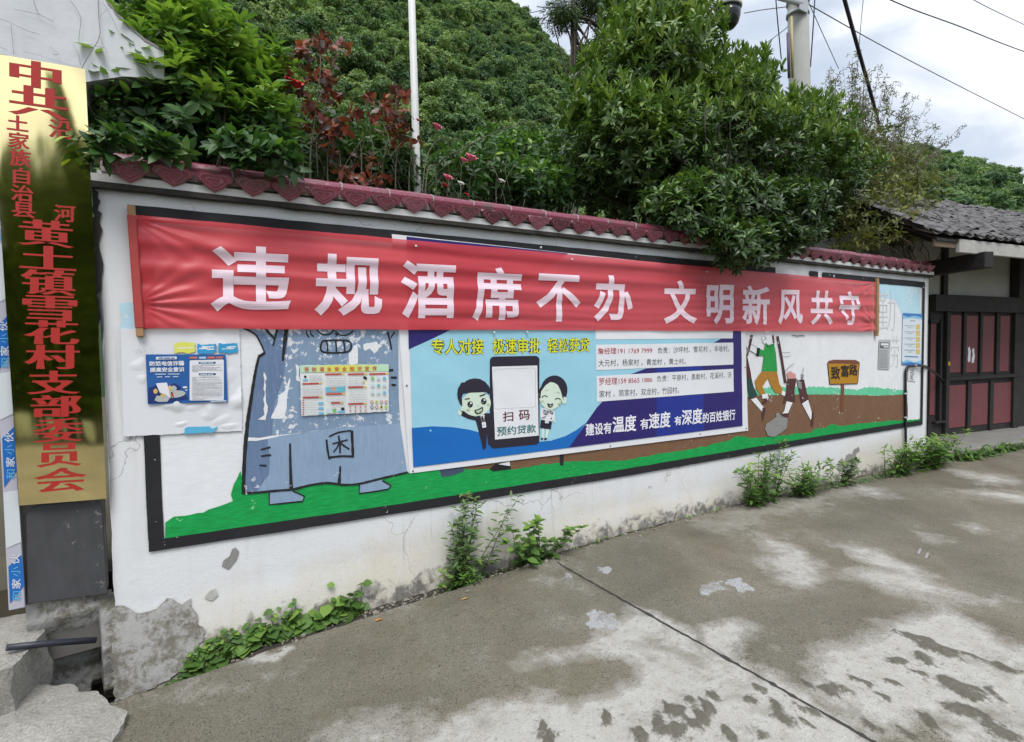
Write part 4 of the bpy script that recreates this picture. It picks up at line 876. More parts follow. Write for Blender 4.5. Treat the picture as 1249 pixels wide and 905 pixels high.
fl.poly([(160, 428), (200, 420), (203, 428), (165, 434)], 0); fl.poly([(278, 402), (326, 386), (328, 394), (284, 410)], 0)
fl.poly([(238, 515), (270, 508), (304, 488), (308, 515), (290, 540), (262, 548), (244, 538)], 0); fl.poly([(248, 522), (275, 515), (298, 502), (300, 516), (282, 534), (260, 538)], 3)
fl.ell(190, 510, 14, 8, 3); fl.ell(348, 470, 12, 8, 3); fl.stroke([(255, 478), (265, 482), (272, 476)], 3, 4)
fl.poly([(282, 556), (300, 552), (316, 552), (308, 590)], 2); fl.poly([(294, 562), (304, 562), (308, 588), (300, 600)], 0); fl.stroke([(280, 560), (300, 610)], 2, 2); fl.stroke([(316, 556), (312, 610)], 2, 2)
fl.poly([(294, 612), (325, 608), (330, 650), (300, 656)], 2); fl.stroke([(304, 626), (312, 640), (320, 626)], 3, 4)
fl.build('printed_man', mats, pos)
fl = Cut(WALL, 0.0092, *QP, warp=pw)
fl.poly([(772, 660), (792, 660), (786, 735), (768, 735)], 1); fl.poly([(804, 662), (830, 664), (812, 735), (796, 735)], 1); fl.poly([(764, 732), (780, 736), (776, 752), (762, 748)], 0); fl.poly([(794, 734), (812, 734), (804, 752), (786, 750)], 0)
fl.poly([(762, 505), (790, 500), (840, 505), (868, 520), (874, 590), (850, 605), (770, 600), (758, 560)], 2); fl.poly([(862, 575), (876, 600), (884, 618), (868, 614), (856, 592)], 1)
fl.poly([(762, 592), (850, 606), (840, 668), (755, 656)], 0)
fl.ell(866, 362, 105, 118, 0, rot=8); fl.ell(945, 440, 20, 28, 1); fl.ell(838, 405, 92, 108, 1); fl.poly([(745, 420), (752, 350), (790, 300), (850, 286), (800, 320), (764, 370), (756, 430)], 0); fl.poly([(905, 300), (938, 360), (940, 440), (915, 360), (890, 310)], 0)
for p in ([(768, 418), (780, 406), (796, 404), (815, 414)], [(872, 434), (888, 424), (904, 426), (918, 438)]): fl.stroke(p, 7, 0)
for p in ([(795, 366), (808, 358), (820, 362)], [(884, 378), (898, 376), (910, 384)]): fl.stroke(p, 3, 4)
fl.poly([(810, 462), (835, 470), (858, 462), (852, 486), (835, 498), (816, 488)], 0); fl.poly([(822, 478), (846, 478), (836, 490)], 3); fl.ell(770, 445, 12, 8, 3); fl.ell(905, 464, 14, 8, 3)
fl.poly([(776, 506), (800, 520), (822, 512), (842, 522), (862, 516), (850, 548), (826, 530), (806, 552), (780, 540)], 4)
for x, y in ((790, 520), (812, 530), (836, 525), (850, 540), (798, 545), (775, 575), (840, 580), (790, 570)): fl.ell(x, y, 6, 5, 0)
fl.poly([(790, 585), (820, 588), (818, 620), (790, 618)], 2); fl.stroke([(796, 598), (804, 612), (812, 598)], 3, 4)
fl.build('printed_woman', mats, pos)
M_NAILD = simple('nail_dark', (0.12, 0.11, 0.10), 0.5)
for px, py in ((743, 543.5), (852, 529), (908.5, 522), (503, 574), (907, 448), (495, 470)):
    p = pw(WALL.P(*wuv(px, py), 0.006)); mb = MB(); mb.tube([p, p+Vector((0, -0.004, 0))], 0.006, 8); mb.build('nail', M_NAILD, pos)

# ================================================================== SMALLER NOTICES
ZE = ((130, 390), 6.033)
z_ = lambda reg, sc, pts: [(reg[0]+a/sc, reg[1]+b/sc) for a, b in pts]
wb = root('blank_sheet', (0.1, 0, 1.4), 'big blistered white sheet glued to the wall with torn yellow and blue scraps', 'notice sheet')
def bw(p):
    n_ = float(vnoise(np.array([p.x*6]), np.array([p.z*6]), 93, 3)[0]); return Vector((p.x, p.y-0.010*max(0, n_-0.62)/0.38*2.2-0.002*n_, p.z))
M_SHEET = simple('glued_white_sheet', (0.66, 0.67, 0.70), 0.55, 0.06, 5, bmp=0.08, bscale=14)
sheet(z_(*ZE, [(105, 66), (978, 66), (997, 815), (128, 857)]), WALL, 0.012, 'sheet', M_SHEET, wb, 60, bw, jag=0.002)
for (cx, cy, rx, ry, rot) in ((905, 400, 55, 75, 0), (265, 435, 35, 40, 0), (845, 735, 85, 42, 20), (550, 765, 45, 22, 10), (640, 640, 85, 38, 10), (235, 330, 60, 45, 30), (740, 165, 40, 16, 0), (900, 780, 75, 30, 0)):      # blisters under the paper
    mb = MB(); C_ = Vector(WALL.P(*wuv(130+cx/6.033, 390+cy/6.033), 0.012)); a_ = rx/6.033*0.0052; b_ = ry/6.033*0.0046; n_ = 20; rings = []
    for j in range(6):
        rr = 1-j/5; hgt_ = 0.0034*(1-rr*rr)**1.5; row = []
        for k in range(n_):
            th = 2*math.pi*k/n_; x = a_*rr*math.cos(th); y = b_*rr*math.sin(th)*(1+0.2*math.sin(3*th)); cr_, sr_ = math.cos(Rd(rot)), math.sin(Rd(rot))
            row.append(mb.bm.verts.new(C_+Vector((x*cr_-y*sr_, -hgt_-0.0005, x*sr_+y*cr_))))
        rings.append(row)
    for j in range(5):
        for k in range(n_): mb.bm.faces.new((rings[j][k], rings[j][(k+1) % n_], rings[j+1][(k+1) % n_], rings[j+1][k])).smooth = True
    mb.build('blister', M_SHEET, wb)
fl = Flat(WALL, 0.0190, *ZE)
fl.poly([(500, 172), (560, 165), (600, 168), (648, 170), (650, 240), (590, 248), (540, 240), (500, 245)], 0, 0.003, 0.008)
fl.poly([(668, 178), (720, 186), (806, 174), (808, 235), (760, 248), (700, 252), (670, 240)], 1, 0.003, 0.008); fl.poly([(825, 172), (870, 180), (962, 170), (963, 240), (900, 248), (820, 244)], 1, 0.003, 0.008)
fl.poly([(575, 800), (600, 785), (760, 782), (778, 800), (822, 780), (800, 815), (780, 826), (573, 836)], 2, 0.002, 0.008)
for (x0, y0, x1, y1) in ((525, 205, 635, 212), (680, 208, 740, 216), (700, 196, 790, 206), (735, 214, 790, 222), (850, 212, 940, 218), (880, 198, 950, 207)): fl.poly([(x0, y0), (x1, y0-4), (x1, y1-3), (x0, y1)], 3, 0.002, 0.01)
for k in range(26): x = random.uniform(195, 385); y = 240-abs(random.gauss(0, 18)); fl.stroke([(x, y), (x+random.uniform(-8, 8), y+random.uniform(3, 12))], 2.5, 4)
fl.build('paper_scrap', [plain('scrap_yellow', (0.66, 0.66, 0.12)), plain('scrap_blue', (0.03, 0.30, 0.56)), plain('scrap_sky_blue', (0.09, 0.40, 0.62)), P_WHITE, P_GREY], wb)
nb = root('notice', (0.2, 0, 1.35), 'small blue fraud warning notice stuck on the white sheet', 'notice')
sheet(z_(*ZE, [(290, 255), (876, 255), (891, 600), (306, 620)]), WALL, 0.0225, 'sheet', plain('print_blue', (0.022, 0.105, 0.33), 0.4), nb, 20, lambda p: Vector((p.x, p.y-0.002*float(vnoise(np.array([p.x*9]), np.array([p.z*9]), 95, 2)[0]), p.z)))
fl = Flat(WALL, 0.0252, *ZE)
fl.poly([(312, 500), (380, 480), (440, 495), (500, 465), (548, 490), (540, 530), (585, 545), (600, 580), (450, 606), (310, 610)], 1); fl.ell(500, 545, 82, 27, 2, rot=-5); fl.poly([(355, 590), (372, 555), (410, 560), (470, 570), (450, 600), (385, 602)], 2)
fl.ell(363, 524, 16, 18, 3); fl.ell(415, 553, 16, 12, 3); fl.ell(467, 503, 12, 22, 3); fl.ell(495, 503, 22, 20, 2); fl.poly([(366, 466), (446, 460), (458, 505), (470, 570), (432, 545), (395, 535)], 0)
fl.poly([(474, 540), (492, 534), (496, 560), (478, 566)], 4); fl.ell(482, 535, 6, 6, 5); fl.poly([(478, 566), (484, 565), (482, 588)], 5); fl.poly([(490, 562), (496, 562), (506, 584), (500, 585)], 5)
fl.ell(578, 495, 18, 7, 0); fl.ell(588, 515, 9, 4, 0)
fl.poly(rrect(612, 298, 592, 862, 292, 590, 10), 0); fl.poly(rrect(366, 273, 292, 518, 270, 290, 4), 0)
for (x0, y0, x1, y1, mi) in ((612, 272, 668, 287, 6), (682, 272, 732, 287, 7), (742, 271, 797, 286, 6), (806, 271, 856, 285, 6), (678, 310, 802, 323, 1), (680, 393, 803, 407, 1)): fl.poly([(x0, y0), (x1, y0-1), (x1, y1-1), (x0, y1)], mi)
fl.build('printed_picture', [P_WHITE, plain('ink_deep_blue', (0.012, 0.03, 0.14)), plain('ink_stone', (0.42, 0.43, 0.42)), plain('ink_gold', (0.62, 0.42, 0.12)), plain('ink_orange_red', (0.42, 0.07, 0.04)), P_BLK, plain('ink_salmon', (0.50, 0.16, 0.12)), plain('ink_pale_blue', (0.35, 0.55, 0.7))], nb)
for it in (('防范电信诈骗', 319, 305, 340, 571, 299, 337), ('提高安全意识', 322, 350, 385, 573, 346, 382)): Text(WALL, 0.0268, *ZE).add(*it, bold=0.03).build('lettering', P_WHITE, nb)
fl = Flat(WALL, 0.0262, *ZE)
for (x0, x1, y) in [(360, 440, 399), (455, 540, 398), (372, 412, 419), (432, 470, 418), (490, 530, 417)]: fl.poly([(x0, y-3), (x1, y-4), (x1, y+3), (x0, y+4)], 0)
for y in [x for x in range(332, 386, 9)]+[x for x in range(420, 585, 9)]:
    x = 630
    while x < 840:
        w = random.uniform(12, 60); fl.poly([(x, y), (min(x+w, 850), y-1), (min(x+w, 850), y+2.2), (x, y+3)], 1); x += w+random.uniform(2, 6)
        if random.random() < 0.12: break
for x0, x1 in ((385, 420), (425, 470), (475, 505)): fl.poly([(x0, 278), (x1, 277), (x1, 286), (x0, 287)], 2)
for x0, x1 in ((690, 740), (745, 785)): fl.poly([(x0, 313), (x1, 312), (x1, 319), (x0, 320)], 0); fl.poly([(x0, 397), (x1, 396), (x1, 403), (x0, 404)], 0)
fl.poly([(765, 594), (880, 588), (880, 597), (765, 603)], 0)
fl.build('fine_print', [plain('ink_pale', (0.45, 0.55, 0.68)), plain('ink_text_grey', (0.30, 0.30, 0.34)), plain('ink_mid_blue', (0.05, 0.12, 0.3))], nb)
# drowning prevention sheet on the robed figure
dn = root('notice', (0.85, 0, 1.3), 'white printed safety sheet with a green heading pasted over the painted robe', 'notice')
sheet(z_(*ZB_, [(447, 330), (1090, 322), (1091, 663), (460, 697)]), WALL, 0.014, 'sheet', simple('thin_paper', (0.66, 0.68, 0.68), 0.6, 0.05, 6), dn, 30, lambda p: Vector((p.x, p.y-0.004*float(vnoise(np.array([p.x*7]), np.array([p.z*7]), 96, 2)[0]), p.z)), jag=0.0015)
fl = Flat(WALL, 0.0188, *ZB_)
hd = [(449, 333), (560, 331), (640, 330), (760, 328), (860, 326), (1000, 324), (1088, 324)]
for k in range(6):
    a, b_ = hd[k], hd[k+1]; fl.poly([a, b_, (b_[0]+1, b_[1]+50), (a[0]+1, a[1]+50)], (0, 1, 2, 2, 1, 0)[k])
for (x, y, w) in ((465, 464, 120), (468, 563, 118), (630, 396, 118), (635, 539, 118), (672, 602, 66), (793, 395, 118), (795, 489, 112), (796, 609, 112), (948, 393, 118)): fl.poly([(x, y-6), (x+w, y-9), (x+w, y+3), (x, y+6)], 3); fl.poly([(x+w+3, y-9), (x+w+24, y-10), (x+w+24, y+2), (x+w+3, y+3)], 4)
fl.poly([(632, 488), (776, 482), (774, 520), (632, 524)], 5); fl.ell(690, 500, 20, 16, 6); fl.ell(745, 505, 20, 12, 7); fl.ell(486, 412, 9, 9, 8); fl.poly([(468, 432), (506, 430), (506, 440), (468, 442)], 5)
fl.poly([(640, 642), (710, 638), (712, 674), (640, 678)], 9); fl.poly([(680, 645), (712, 642), (705, 674), (688, 672)], 10); fl.ell(757, 645, 13, 13, 8); fl.poly([(722, 660), (772, 654), (774, 670), (722, 674)], 5); fl.ell(918, 420, 16, 10, 8, rot=30); fl.ell(908, 450, 8, 10, 4)
for x, y in ((598, 600), (598, 636), (600, 672)): fl.poly([(x-18, y-4), (x+20, y-6), (x+20, y+10), (x-18, y+12)], 5)
for r in range(3):
    for k in range(3):
        x, y = 972+k*43, 422+r*52; fl.ell(x, y, 12, 11, (10, 9, 5, 9, 7, 9, 9, 9, 5)[r*3+k]); fl.poly([(x-16, y+17), (x+16, y+16), (x+16, y+20), (x-16, y+21)], 11)
for r in range(2):
    for k in range(4):
        x, y = 967+k*34, 594+r*37; fl.ell(x, y, 11, 11, (3, 4, 3, 3, 8, 3, 4, 10)[r*4+k]); fl.ell(x, y, 7, 7, (9, 10, 9, 9, 9, 9, 8, 4)[r*4+k])
for y in range(582, 690, 17): fl.poly([(465, y-4), (476, y-5), (476, y+5), (465, y+6)], 3)
for r in range(2):
    for k in range(4): fl.ell(810+k*37, 630+r*28, 5, 6, 3); fl.poly([(800+k*37, 640+r*28), (822+k*37, 639+r*28), (822+k*37, 643+r*28), (800+k*37, 644+r*28)], 11)
def lines(x0, x1, y0, y1, st, mi):
    y = y0
    while y < y1:
        x = x0
        while x < x1:
            w = random.uniform(10, 40); fl.poly([(x, y), (min(x+w, x1), y-1), (min(x+w, x1), y+2.4), (x, y+3.2)], mi); x += w+random.uniform(3, 8)
        y += st
for a in ((512, 608, 400, 450, 10), (464, 608, 482, 552, 11), (482, 575, 580, 690, 17), (634, 778, 410, 478, 13), (640, 775, 553, 592, 12), (676, 770, 614, 634, 9), (796, 895, 410, 480, 13), (800, 928, 502, 598, 12)): lines(*a, 11)
fl.build('printed_picture', [plain('ink_mint', (0.44, 0.66, 0.46)), plain('ink_lime', (0.55, 0.66, 0.25)), plain('ink_lemon', (0.62, 0.64, 0.12)), plain('ink_brick', (0.47, 0.07, 0.055)), plain('ink_sun', (0.62, 0.52, 0.10)), plain('ink_water', (0.16, 0.45, 0.62)), plain('ink_peach', (0.60, 0.33, 0.22)), plain('ink_surf', (0.12, 0.5, 0.5)), P_BLK, plain('ink_ice', (0.50, 0.62, 0.64)), plain('ink_leaf', (0.22, 0.48, 0.14)), plain('ink_text_mid', (0.42, 0.43, 0.44))], dn)
T = Text(WALL, 0.0225, *ZB_)
for k, ch in enumerate('预防溺水安全知识宣传'): T.box(ch, 480+k*54.5, 344-k*0.9, 512+k*54.5, 375-k*0.9, bold=0.02)
T.build('lettering', plain('ink_title_red', (0.52, 0.10, 0.07)), dn)
# certificate sheet, small grey notice and scrap near the far end
ZR = ((1000, 330), 3.771)
ct = root('notice', (7.9, 0, 1.6), 'pale blue information sheet with five yellow squares near the far end of the wall', 'notice')
sheet(z_(*ZR, [(377, 195), (466, 200), (461, 437), (372, 433)]), WALL, 0.012, 'sheet', plain('print_ice_white', (0.60, 0.66, 0.71), 0.35), ct, 16)
fl = Flat(WALL, 0.0130, *ZR)
fl.poly([(377, 195), (466, 200), (465, 217), (430, 208), (400, 214), (377, 206)], 0); fl.poly([(377, 206), (400, 214), (430, 208), (465, 217), (465, 226), (420, 218), (376, 222)], 1); fl.poly([(372, 418), (400, 410), (430, 422), (462, 412), (461, 437), (372, 433)], 1); fl.poly([(372, 426), (410, 420), (461, 430), (461, 437), (372, 433)], 0)
for k in range(5):
    y = 248+k*28; fl.poly([(438, y), (455, y+1), (455, y+23), (437, y+22)], 2); fl.poly([(384, y+4), (432, y+5), (432, y+8), (384, y+7)], 3); fl.poly([(398, y+13), (420, y+13.5), (420, y+15.5), (398, y+15)], 3)
fl.poly([(410, 228), (432, 229), (432, 233), (410, 232)], 3); fl.poly([(384, 392), (448, 395), (448, 399), (384, 396)], 0)
fl.build('printed_picture', [plain('ink_cobalt', (0.04, 0.17, 0.46)), plain('ink_azure', (0.22, 0.48, 0.68)), plain('ink_amber', (0.62, 0.46, 0.11)), P_GREY], ct)
gn = root('notice', (7.2, 0, 1.4), 'narrow grey photocopied notice just right of the banner end', 'notice')
sheet(z_(*ZR, [(268, 318), (320, 318), (315, 455), (263, 452)]), WALL, 0.012, 'sheet', plain('print_grey', (0.42, 0.43, 0.44), 0.6), gn, 10)
fl = Flat(WALL, 0.0130, *ZR)
fl.poly([(272, 330), (316, 331), (314, 358), (270, 357)], 0); fl.poly([(276, 334), (312, 335), (311, 345), (275, 344)], 1); fl.poly([(288, 348), (312, 349), (312, 354), (288, 353)], 1)
for k in range(14): y = 366+k*6; fl.poly([(268, y), (268+random.uniform(30, 44), y), (310, y+2), (268, y+2)], 2)
fl.build('fine_print', [plain('ink_charcoal', (0.10, 0.10, 0.11)), P_WHITE, plain('ink_soft_grey', (0.26, 0.26, 0.27))], gn)
st = root('sticker', (7.95, 0, 1.15), 'white paper scrap with the word When written sideways, under the pale blue sheet', 'sticker')
sheet(z_(*ZR, [(402, 447), (438, 448), (436, 510), (400, 506)]), WALL, 0.012, 'sheet', plain('scrap_white', (0.66, 0.67, 0.68)), st, 6)
V, Ft = glyphs('When', 0.0); fl = Flat(WALL, 0.0130, *ZR)
for f in Ft: fl.face([fl.uv((409+21*V[i][1], 452+52*V[i][0])) for i in f], 0, False)
fl.build('lettering', P_BLK, st)
# black water pipe up the wall and over to the house
mb = MB()
pp = [WALL.P(*wuv(1102, 585), 0.03), WALL.P(*wuv(1101.5, 540), 0.03), WALL.P(*wuv(1101.5, 500), 0.028), WALL.P(*wuv(1101.5, 462), 0.028)]
arc = [WALL.P(*wuv(1102, 452), 0.028), WALL.P(*wuv(1105, 447.5), 0.028), WALL.P(*wuv(1113, 446), 0.03), WALL.P(*wuv(1124, 446.5), 0.035)]
far = [at_y(1133, 450, 0.05), at_y(1142, 456, 0.25), at_y(1150, 464, 0.45), at_y(1152, 470, 0.49)]
mb.tube(catmull(pp+arc+far, 6), 0.0155, 10)
pipe = root('water_pipe', (7.9, -0.03, 0.0), 'thin black plastic pipe climbing the wall end and bending across to the dark house', 'pipe')
mb.build('hose', simple('black_pe', (0.012, 0.012, 0.013), 0.35, 0.2, 20), pipe)
mb = MB()
for p in ((1101.5, 480), (1101.5, 509), (1113, 446)): 
    c_ = WALL.P(*wuv(*p), 0.029); d = Vector((0, 0, 1)) if p[0] < 1110 else Vector((1, 0, 0)); mb.tube([c_-d*0.012, c_+d*0.012], 0.020, 10)
mb.build('clip', simple('pipe_clip', (0.45, 0.45, 0.46), 0.5), pipe)

# ================================================================== GATE SIDE (left)
BO = WALL.P(*wuv(130, 608), 0.035); BP = Plane(BO, (math.cos(Rd(8)), math.sin(Rd(8)), 0))
buv = BP.uv
gp = root('gate_pillar', (-0.8, 0.1, 0), 'grey rendered gate pillar behind the gold signboard, with a white stepped gable on top', 'pillar')
u0, u1 = buv(22, 640)[0], buv(131, 680)[0]; zt_ = buv(60, 74)[1]
M_REND = simple('stained_render', (0.13, 0.125, 0.115), 0.95, 0.5, 6, bmp=0.5)
mb = MB(); zs0 = buv(80, 732)[1]+BO.z-BO.z; A = BP.P(u0, zs0-0.35, -0.05); mb.box(A-BP.N*0.06, BP.U*(u1-u0), (0, 0, 0.35), -BP.N*0.44); A = BP.P(u0, zs0, -0.05); mb.box(A, BP.U*(u1-u0), (0, 0, zt_-zs0), -BP.N*0.5); mb.bevel(0.008); mb.build('pillar_shaft', M_REND, gp)
m, t, b, o = new_mat('gable_white'); co = objco(t)
c = mix(t, noise(t, co, 2.2, 7, 0.6), (0.50, 0.52, 0.55), (0.62, 0.63, 0.66)); c = mix(t, ramp(t, noise(t, objco(t, (1, 1, 0.2)), 9, 5), [(0.55, 0), (0.75, 0.3)]), c, (0.42, 0.43, 0.45))
t.links.new(c, b.inputs['Base Color']); b.inputs['Roughness'].default_value = 0.9; bump(t, b, noise(t, co, 16, 6), 0.3, 0.01)
GY = 0.20
gpts = [(-330, -190), (40, -120), (96, -45), (124, -6), (131, 4), (137, 9), (141, 17), (150, 24), (156, 33), (166, 40), (176, 49), (187, 55), (200, 63), (200, 96), (150, 93), (104, 100), (104, 220), (-330, 260)]
mb = MB(); mb.prism([at_y(p[0], p[1], GY) for p in gpts], (0, 0.22, 0)); mb.build('gable', m, gp)
fl = MB()
capp = [at_y(p[0], p[1], GY-0.004) for p in ((131, 4), (137, 9), (141, 17), (150, 24), (156, 33), (166, 40), (176, 49), (187, 55), (200, 63))]
for a, b_ in zip(capp[:-1], capp[1:]): fl.prism([a+Vector((0, 0, 0.012)), b_+Vector((0, 0, 0.012)), b_-Vector((0, 0, 0.004)), a-Vector((0, 0, 0.004))], (0, 0.23, 0))
fl.build('gable_capping', simple('grey_mortar', (0.22, 0.215, 0.21), 0.9, 0.3, 20), gp)
# slate slab under the sign
mb = MB(); q = [(31, 632), (38, 622), (50, 617), (110, 610), (121, 613), (124, 622), (131, 726), (33, 739)]
mb.prism([BP.P(*buv(*p), -0.045) for p in q], BP.N*0.022); mb.bevel(0.003)
tag(mb.build('slate_slab', paint('slate', (0.062, 0.062, 0.067), 0.45, (0.17, 0.165, 0.155), 0.35, (6, 1, 2), 0.5)), 'dark grey slate slab leaning under the gold signboard', 'slab')
mb = MB(); q = [(33, 740), (131, 727), (146, 733), (168, 744), (192, 752), (206, 768), (212, 800), (196, 836), (100, 870), (36, 870)]
pts = [BP.uv(*p) for p in q]; us_ = [p[0] for p in pts]; zs2 = [p[1] for p in pts]; nU, nV = 60, 40; gr = {}
for i in range(nU+1):
    for j in range(nV+1):
        u = min(us_)+(max(us_)-min(us_))*i/nU; v = min(zs2)+(max(zs2)-min(zs2))*j/nV
        if float(poly_sd(np.array([u]), np.array([v]), pts)[0]) > -0.012:
            top_v = max(0.0, 1-(max(zs2)-v)/0.10); k = float(vnoise(np.array([u*7]), np.array([v*7]), 97, 4)[0])-0.5; k2 = float(vnoise(np.array([u*24]), np.array([v*24]), 99, 3)[0])-0.5
            sd0 = float(poly_sd(np.array([u]), np.array([v]), pts)[0])
            gr[i, j] = mb.bm.verts.new(BP.P(u, v, -0.06+0.022*k+0.012*k2-0.16*min(1, max(0, (max(zs2)-v-0.12)/0.3))*(u < -0.05)-0.05*max(0, 1-sd0/0.05)*(u > -0.1)))
for i in range(nU):
    for j in range(nV):
        if all(x in gr for x in ((i, j), (i+1, j), (i+1, j+1), (i, j+1))): mb.bm.faces.new((gr[i, j], gr[i+1, j], gr[i+1, j+1], gr[i, j+1]))
m, t, b, o = new_mat('crumbling_plaster'); co = objco(t); n2 = noise(t, co, 9, 8, 0.72)
n2 = noise(t, co, 6.5, 9, 0.78)
c = mix(t, ramp(t, n2, [(0.44, 0), (0.54, 0.9)]), mix(t, noise(t, co, 40, 5), (0.10, 0.095, 0.075), (0.27, 0.25, 0.20)), (0.42, 0.415, 0.40)); t.links.new(c, b.inputs['Base Color']); b.inputs['Roughness'].default_value = 0.95; bump(t, b, n2, 0.6, 0.02)
tag(mb.build('gutter_footing', m), 'crumbling white and grey plaster footing under the slate slab, above the gutter hole', 'footing')
a, b_ = at_z(8, 790, 0.225), at_y(117, 780.5, -0.085); mb = MB(); mb.tube([a, a.lerp(b_, 0.5)+Vector((0, 0, 0.004)), b_], 0.016, 12)
tag(mb.build('drain_pipe', simple('dark_pvc', (0.022, 0.025, 0.035), 0.4, 0.2, 20)), 'short black pipe lying across the gutter hole below the signboard', 'pipe')
fl = Cut(WALL, 0.002, warp=foot_warp)
fl.poly([(137, 741), (150, 738), (168, 748), (190, 741), (205, 728), (222, 735), (232, 729), (240, 752), (251, 768), (238, 800), (205, 822), (160, 848), (141, 848), (138, 800)], 0, 0.010, 0.022)
fl.build('crumbling_render', m, wall)
# gold signboard
gs = root('signboard', BP.P(-0.4, 0.2, 0), 'tall polished gold signboard with red characters at the gate', 'sign')
m, t, b, o = new_mat('polished_gold'); co = objco(t)
b.inputs['Base Color'].default_value = (0.93, 0.80, 0.42, 1); b.inputs['Metallic'].default_value = 1.0; b.inputs['Roughness'].default_value = 0.055
nv = nn(t, 'ShaderNodeTexNoise'); nv.inputs['Scale'].default_value = 3.2; nv.inputs['Detail'].default_value = 2; t.links.new(objco(t, (1.5, 1.5, 0.5)), nv.inputs[0])
bump(t, b, nv.outputs['Fac'], 0.06, 0.02)
# the sheet bows slightly like the thin metal it is
bq = [(-13, 65), (104, 85.5), (130, 607.5), (24, 616)]
def bow(p): 
    k = p.z-BO.z; return p+BP.N*(0.012+0.0035*math.sin(k*2.3+0.5)+0.0022*math.sin((p.x)*9+k*3))
mb = MB(); uv = [buv(*p) for p in bq]; n_ = 24; g = []
for j in range(n_*2+1):
    row = []
    for i in range(n_//2+1):
        a, q_ = i/(n_//2), j/(n_*2); u = (uv[0][0]*(1-a)+uv[1][0]*a)*(1-q_)+(uv[3][0]*(1-a)+uv[2][0]*a)*q_; v = (uv[0][1]*(1-a)+uv[1][1]*a)*(1-q_)+(uv[3][1]*(1-a)+uv[2][1]*a)*q_
        row.append(mb.bm.verts.new(bow(BP.P(u, v, 0.0))))
    g.append(row)
for j in range(n_*2):
    for i in range(n_//2): mb.bm.faces.new((g[j][i], g[j+1][i], g[j+1][i+1], g[j][i+1])).smooth = True
edge_ = [r_[0] for r_ in g]+g[-1][1:]+[r_[-1] for r_ in g[::-1]][1:]+g[0][::-1][1:-1]
edge_ = [mb.bm.verts.new(v.co) for v in edge_]; back = [mb.bm.verts.new(v.co-BP.N*0.006) for v in edge_]; n_ = len(edge_)
for i in range(n_): mb.bm.faces.new((edge_[i], back[i], back[(i+1) % n_], edge_[(i+1) % n_]))
mb.build('metal_sheet', m, gs)
M_SRED = simple('sign_red', (0.40, 0.03, 0.025), 0.35, 0.08, 8)
chars = [('中', 11.5, 76, 75.5, 108), ('共', 10, 107, 84, 144), ('沿', 59, 147.5, 89, 170), ('土', 8.5, 141.5, 35, 160), ('家', 10, 162, 36.5, 182), ('族', 11.5, 182.5, 38.5, 204), ('自', 16, 205.5, 37, 225), ('治', 13, 226, 41.5, 246), ('县', 14.5, 247, 43.5, 266), ('河', 65.5, 250.5, 92, 271),
 ('黄', 20.5, 269, 91, 301), ('土', 24, 300.5, 93, 329), ('镇', 25, 329.5, 93, 360), ('雪', 27.5, 361, 94.5, 391), ('花', 28.5, 391, 97, 420), ('村', 30, 420.7, 97.5, 450), ('支', 32, 452, 98.5, 480.5), ('部', 38, 481.5, 100, 508), ('委', 39, 509.5, 103, 538.5), ('员', 43.5, 540, 99.5, 568.5), ('会', 41, 570, 107, 599)]
for ch, x0, y0, x1, y1 in chars:
    sl = 0.16-0.235*(y0-76)/530
    Text(BP, 0.003, warp=bow, grid=0.05).add(ch, x0, y0-(x1-x0)*sl*0.5+0.0, y1-(x1-x0)*sl*0.5, x1, y0+(x1-x0)*sl*0.5, y1+(x1-x0)*sl*0.5, bold=(0.045, 0.0) if x1-x0 > 45 else (0.03, 0.012)).build('character', M_SRED, gs)
# narrow plank still in its printed protective film
fp = root('film_wrapped_plank', BP.P(-1.0, 0, 0), 'narrow plank wrapped in white and blue printed film at the left edge', 'plank')
SP = Plane(BP.P(0, 0, -0.02), BP.U); fq = [(-14, 235), (1.5, 235), (31, 740), (11, 744)]
mb = MB(); mb.prism([SP.P(*SP.uv(*p), -0.02) for p in fq], SP.N*0.03); mb.bevel(0.003); mb.build('plank', simple('film_lavender', (0.46, 0.45, 0.52), 0.25, 0.12, 8, spec=0.6), fp)
fl = Flat(SP, 0.012); xl = lambda y: -14+25*(y-235)/509; xr = lambda y: 1.5+29.5*(y-235)/505
for y0, y1 in ((245, 290), (385, 452), (520, 594), (676, 735)):
    fl.poly([(xl(y0)+3, y0+14), (xr(y0)-0.5, y0), (xr(y1)-0.5, y1-22), (xl(y1)+2, y1)], 0)
for y0, y1 in ((300, 372), (456, 512), (600, 668)): fl.poly([(xl(y0)+0.6, y0), (xr(y0)-0.6, y0-3), (xr(y1)-0.6, y1-8), (xl(y1)+0.6, y1)], 1)
fl.build('film_print', [plain('film_blue', (0.02, 0.14, 0.46), 0.25), plain('film_white', (0.60, 0.64, 0.66), 0.25)], fp)
fl = Flat(SP, 0.0135)
for yc in (270, 425, 560, 708):
    for k, ch in enumerate('和家小伙'):
        V, Ft = glyphs(ch, 0.01); y = yc+24-k*15
        for f in Ft: fl.face([(lambda a, b2: fl.uv((xl(y)+5+11*b2, y-12*a)))(*[V[i][0], 1-V[i][1]]) for i in f], 0 if k % 2 else 1, False)
fl.build('film_lettering', [plain('film_white', (0.66, 0.68, 0.7), 0.25), plain('film_sky', (0.12, 0.4, 0.66), 0.25)], fp)
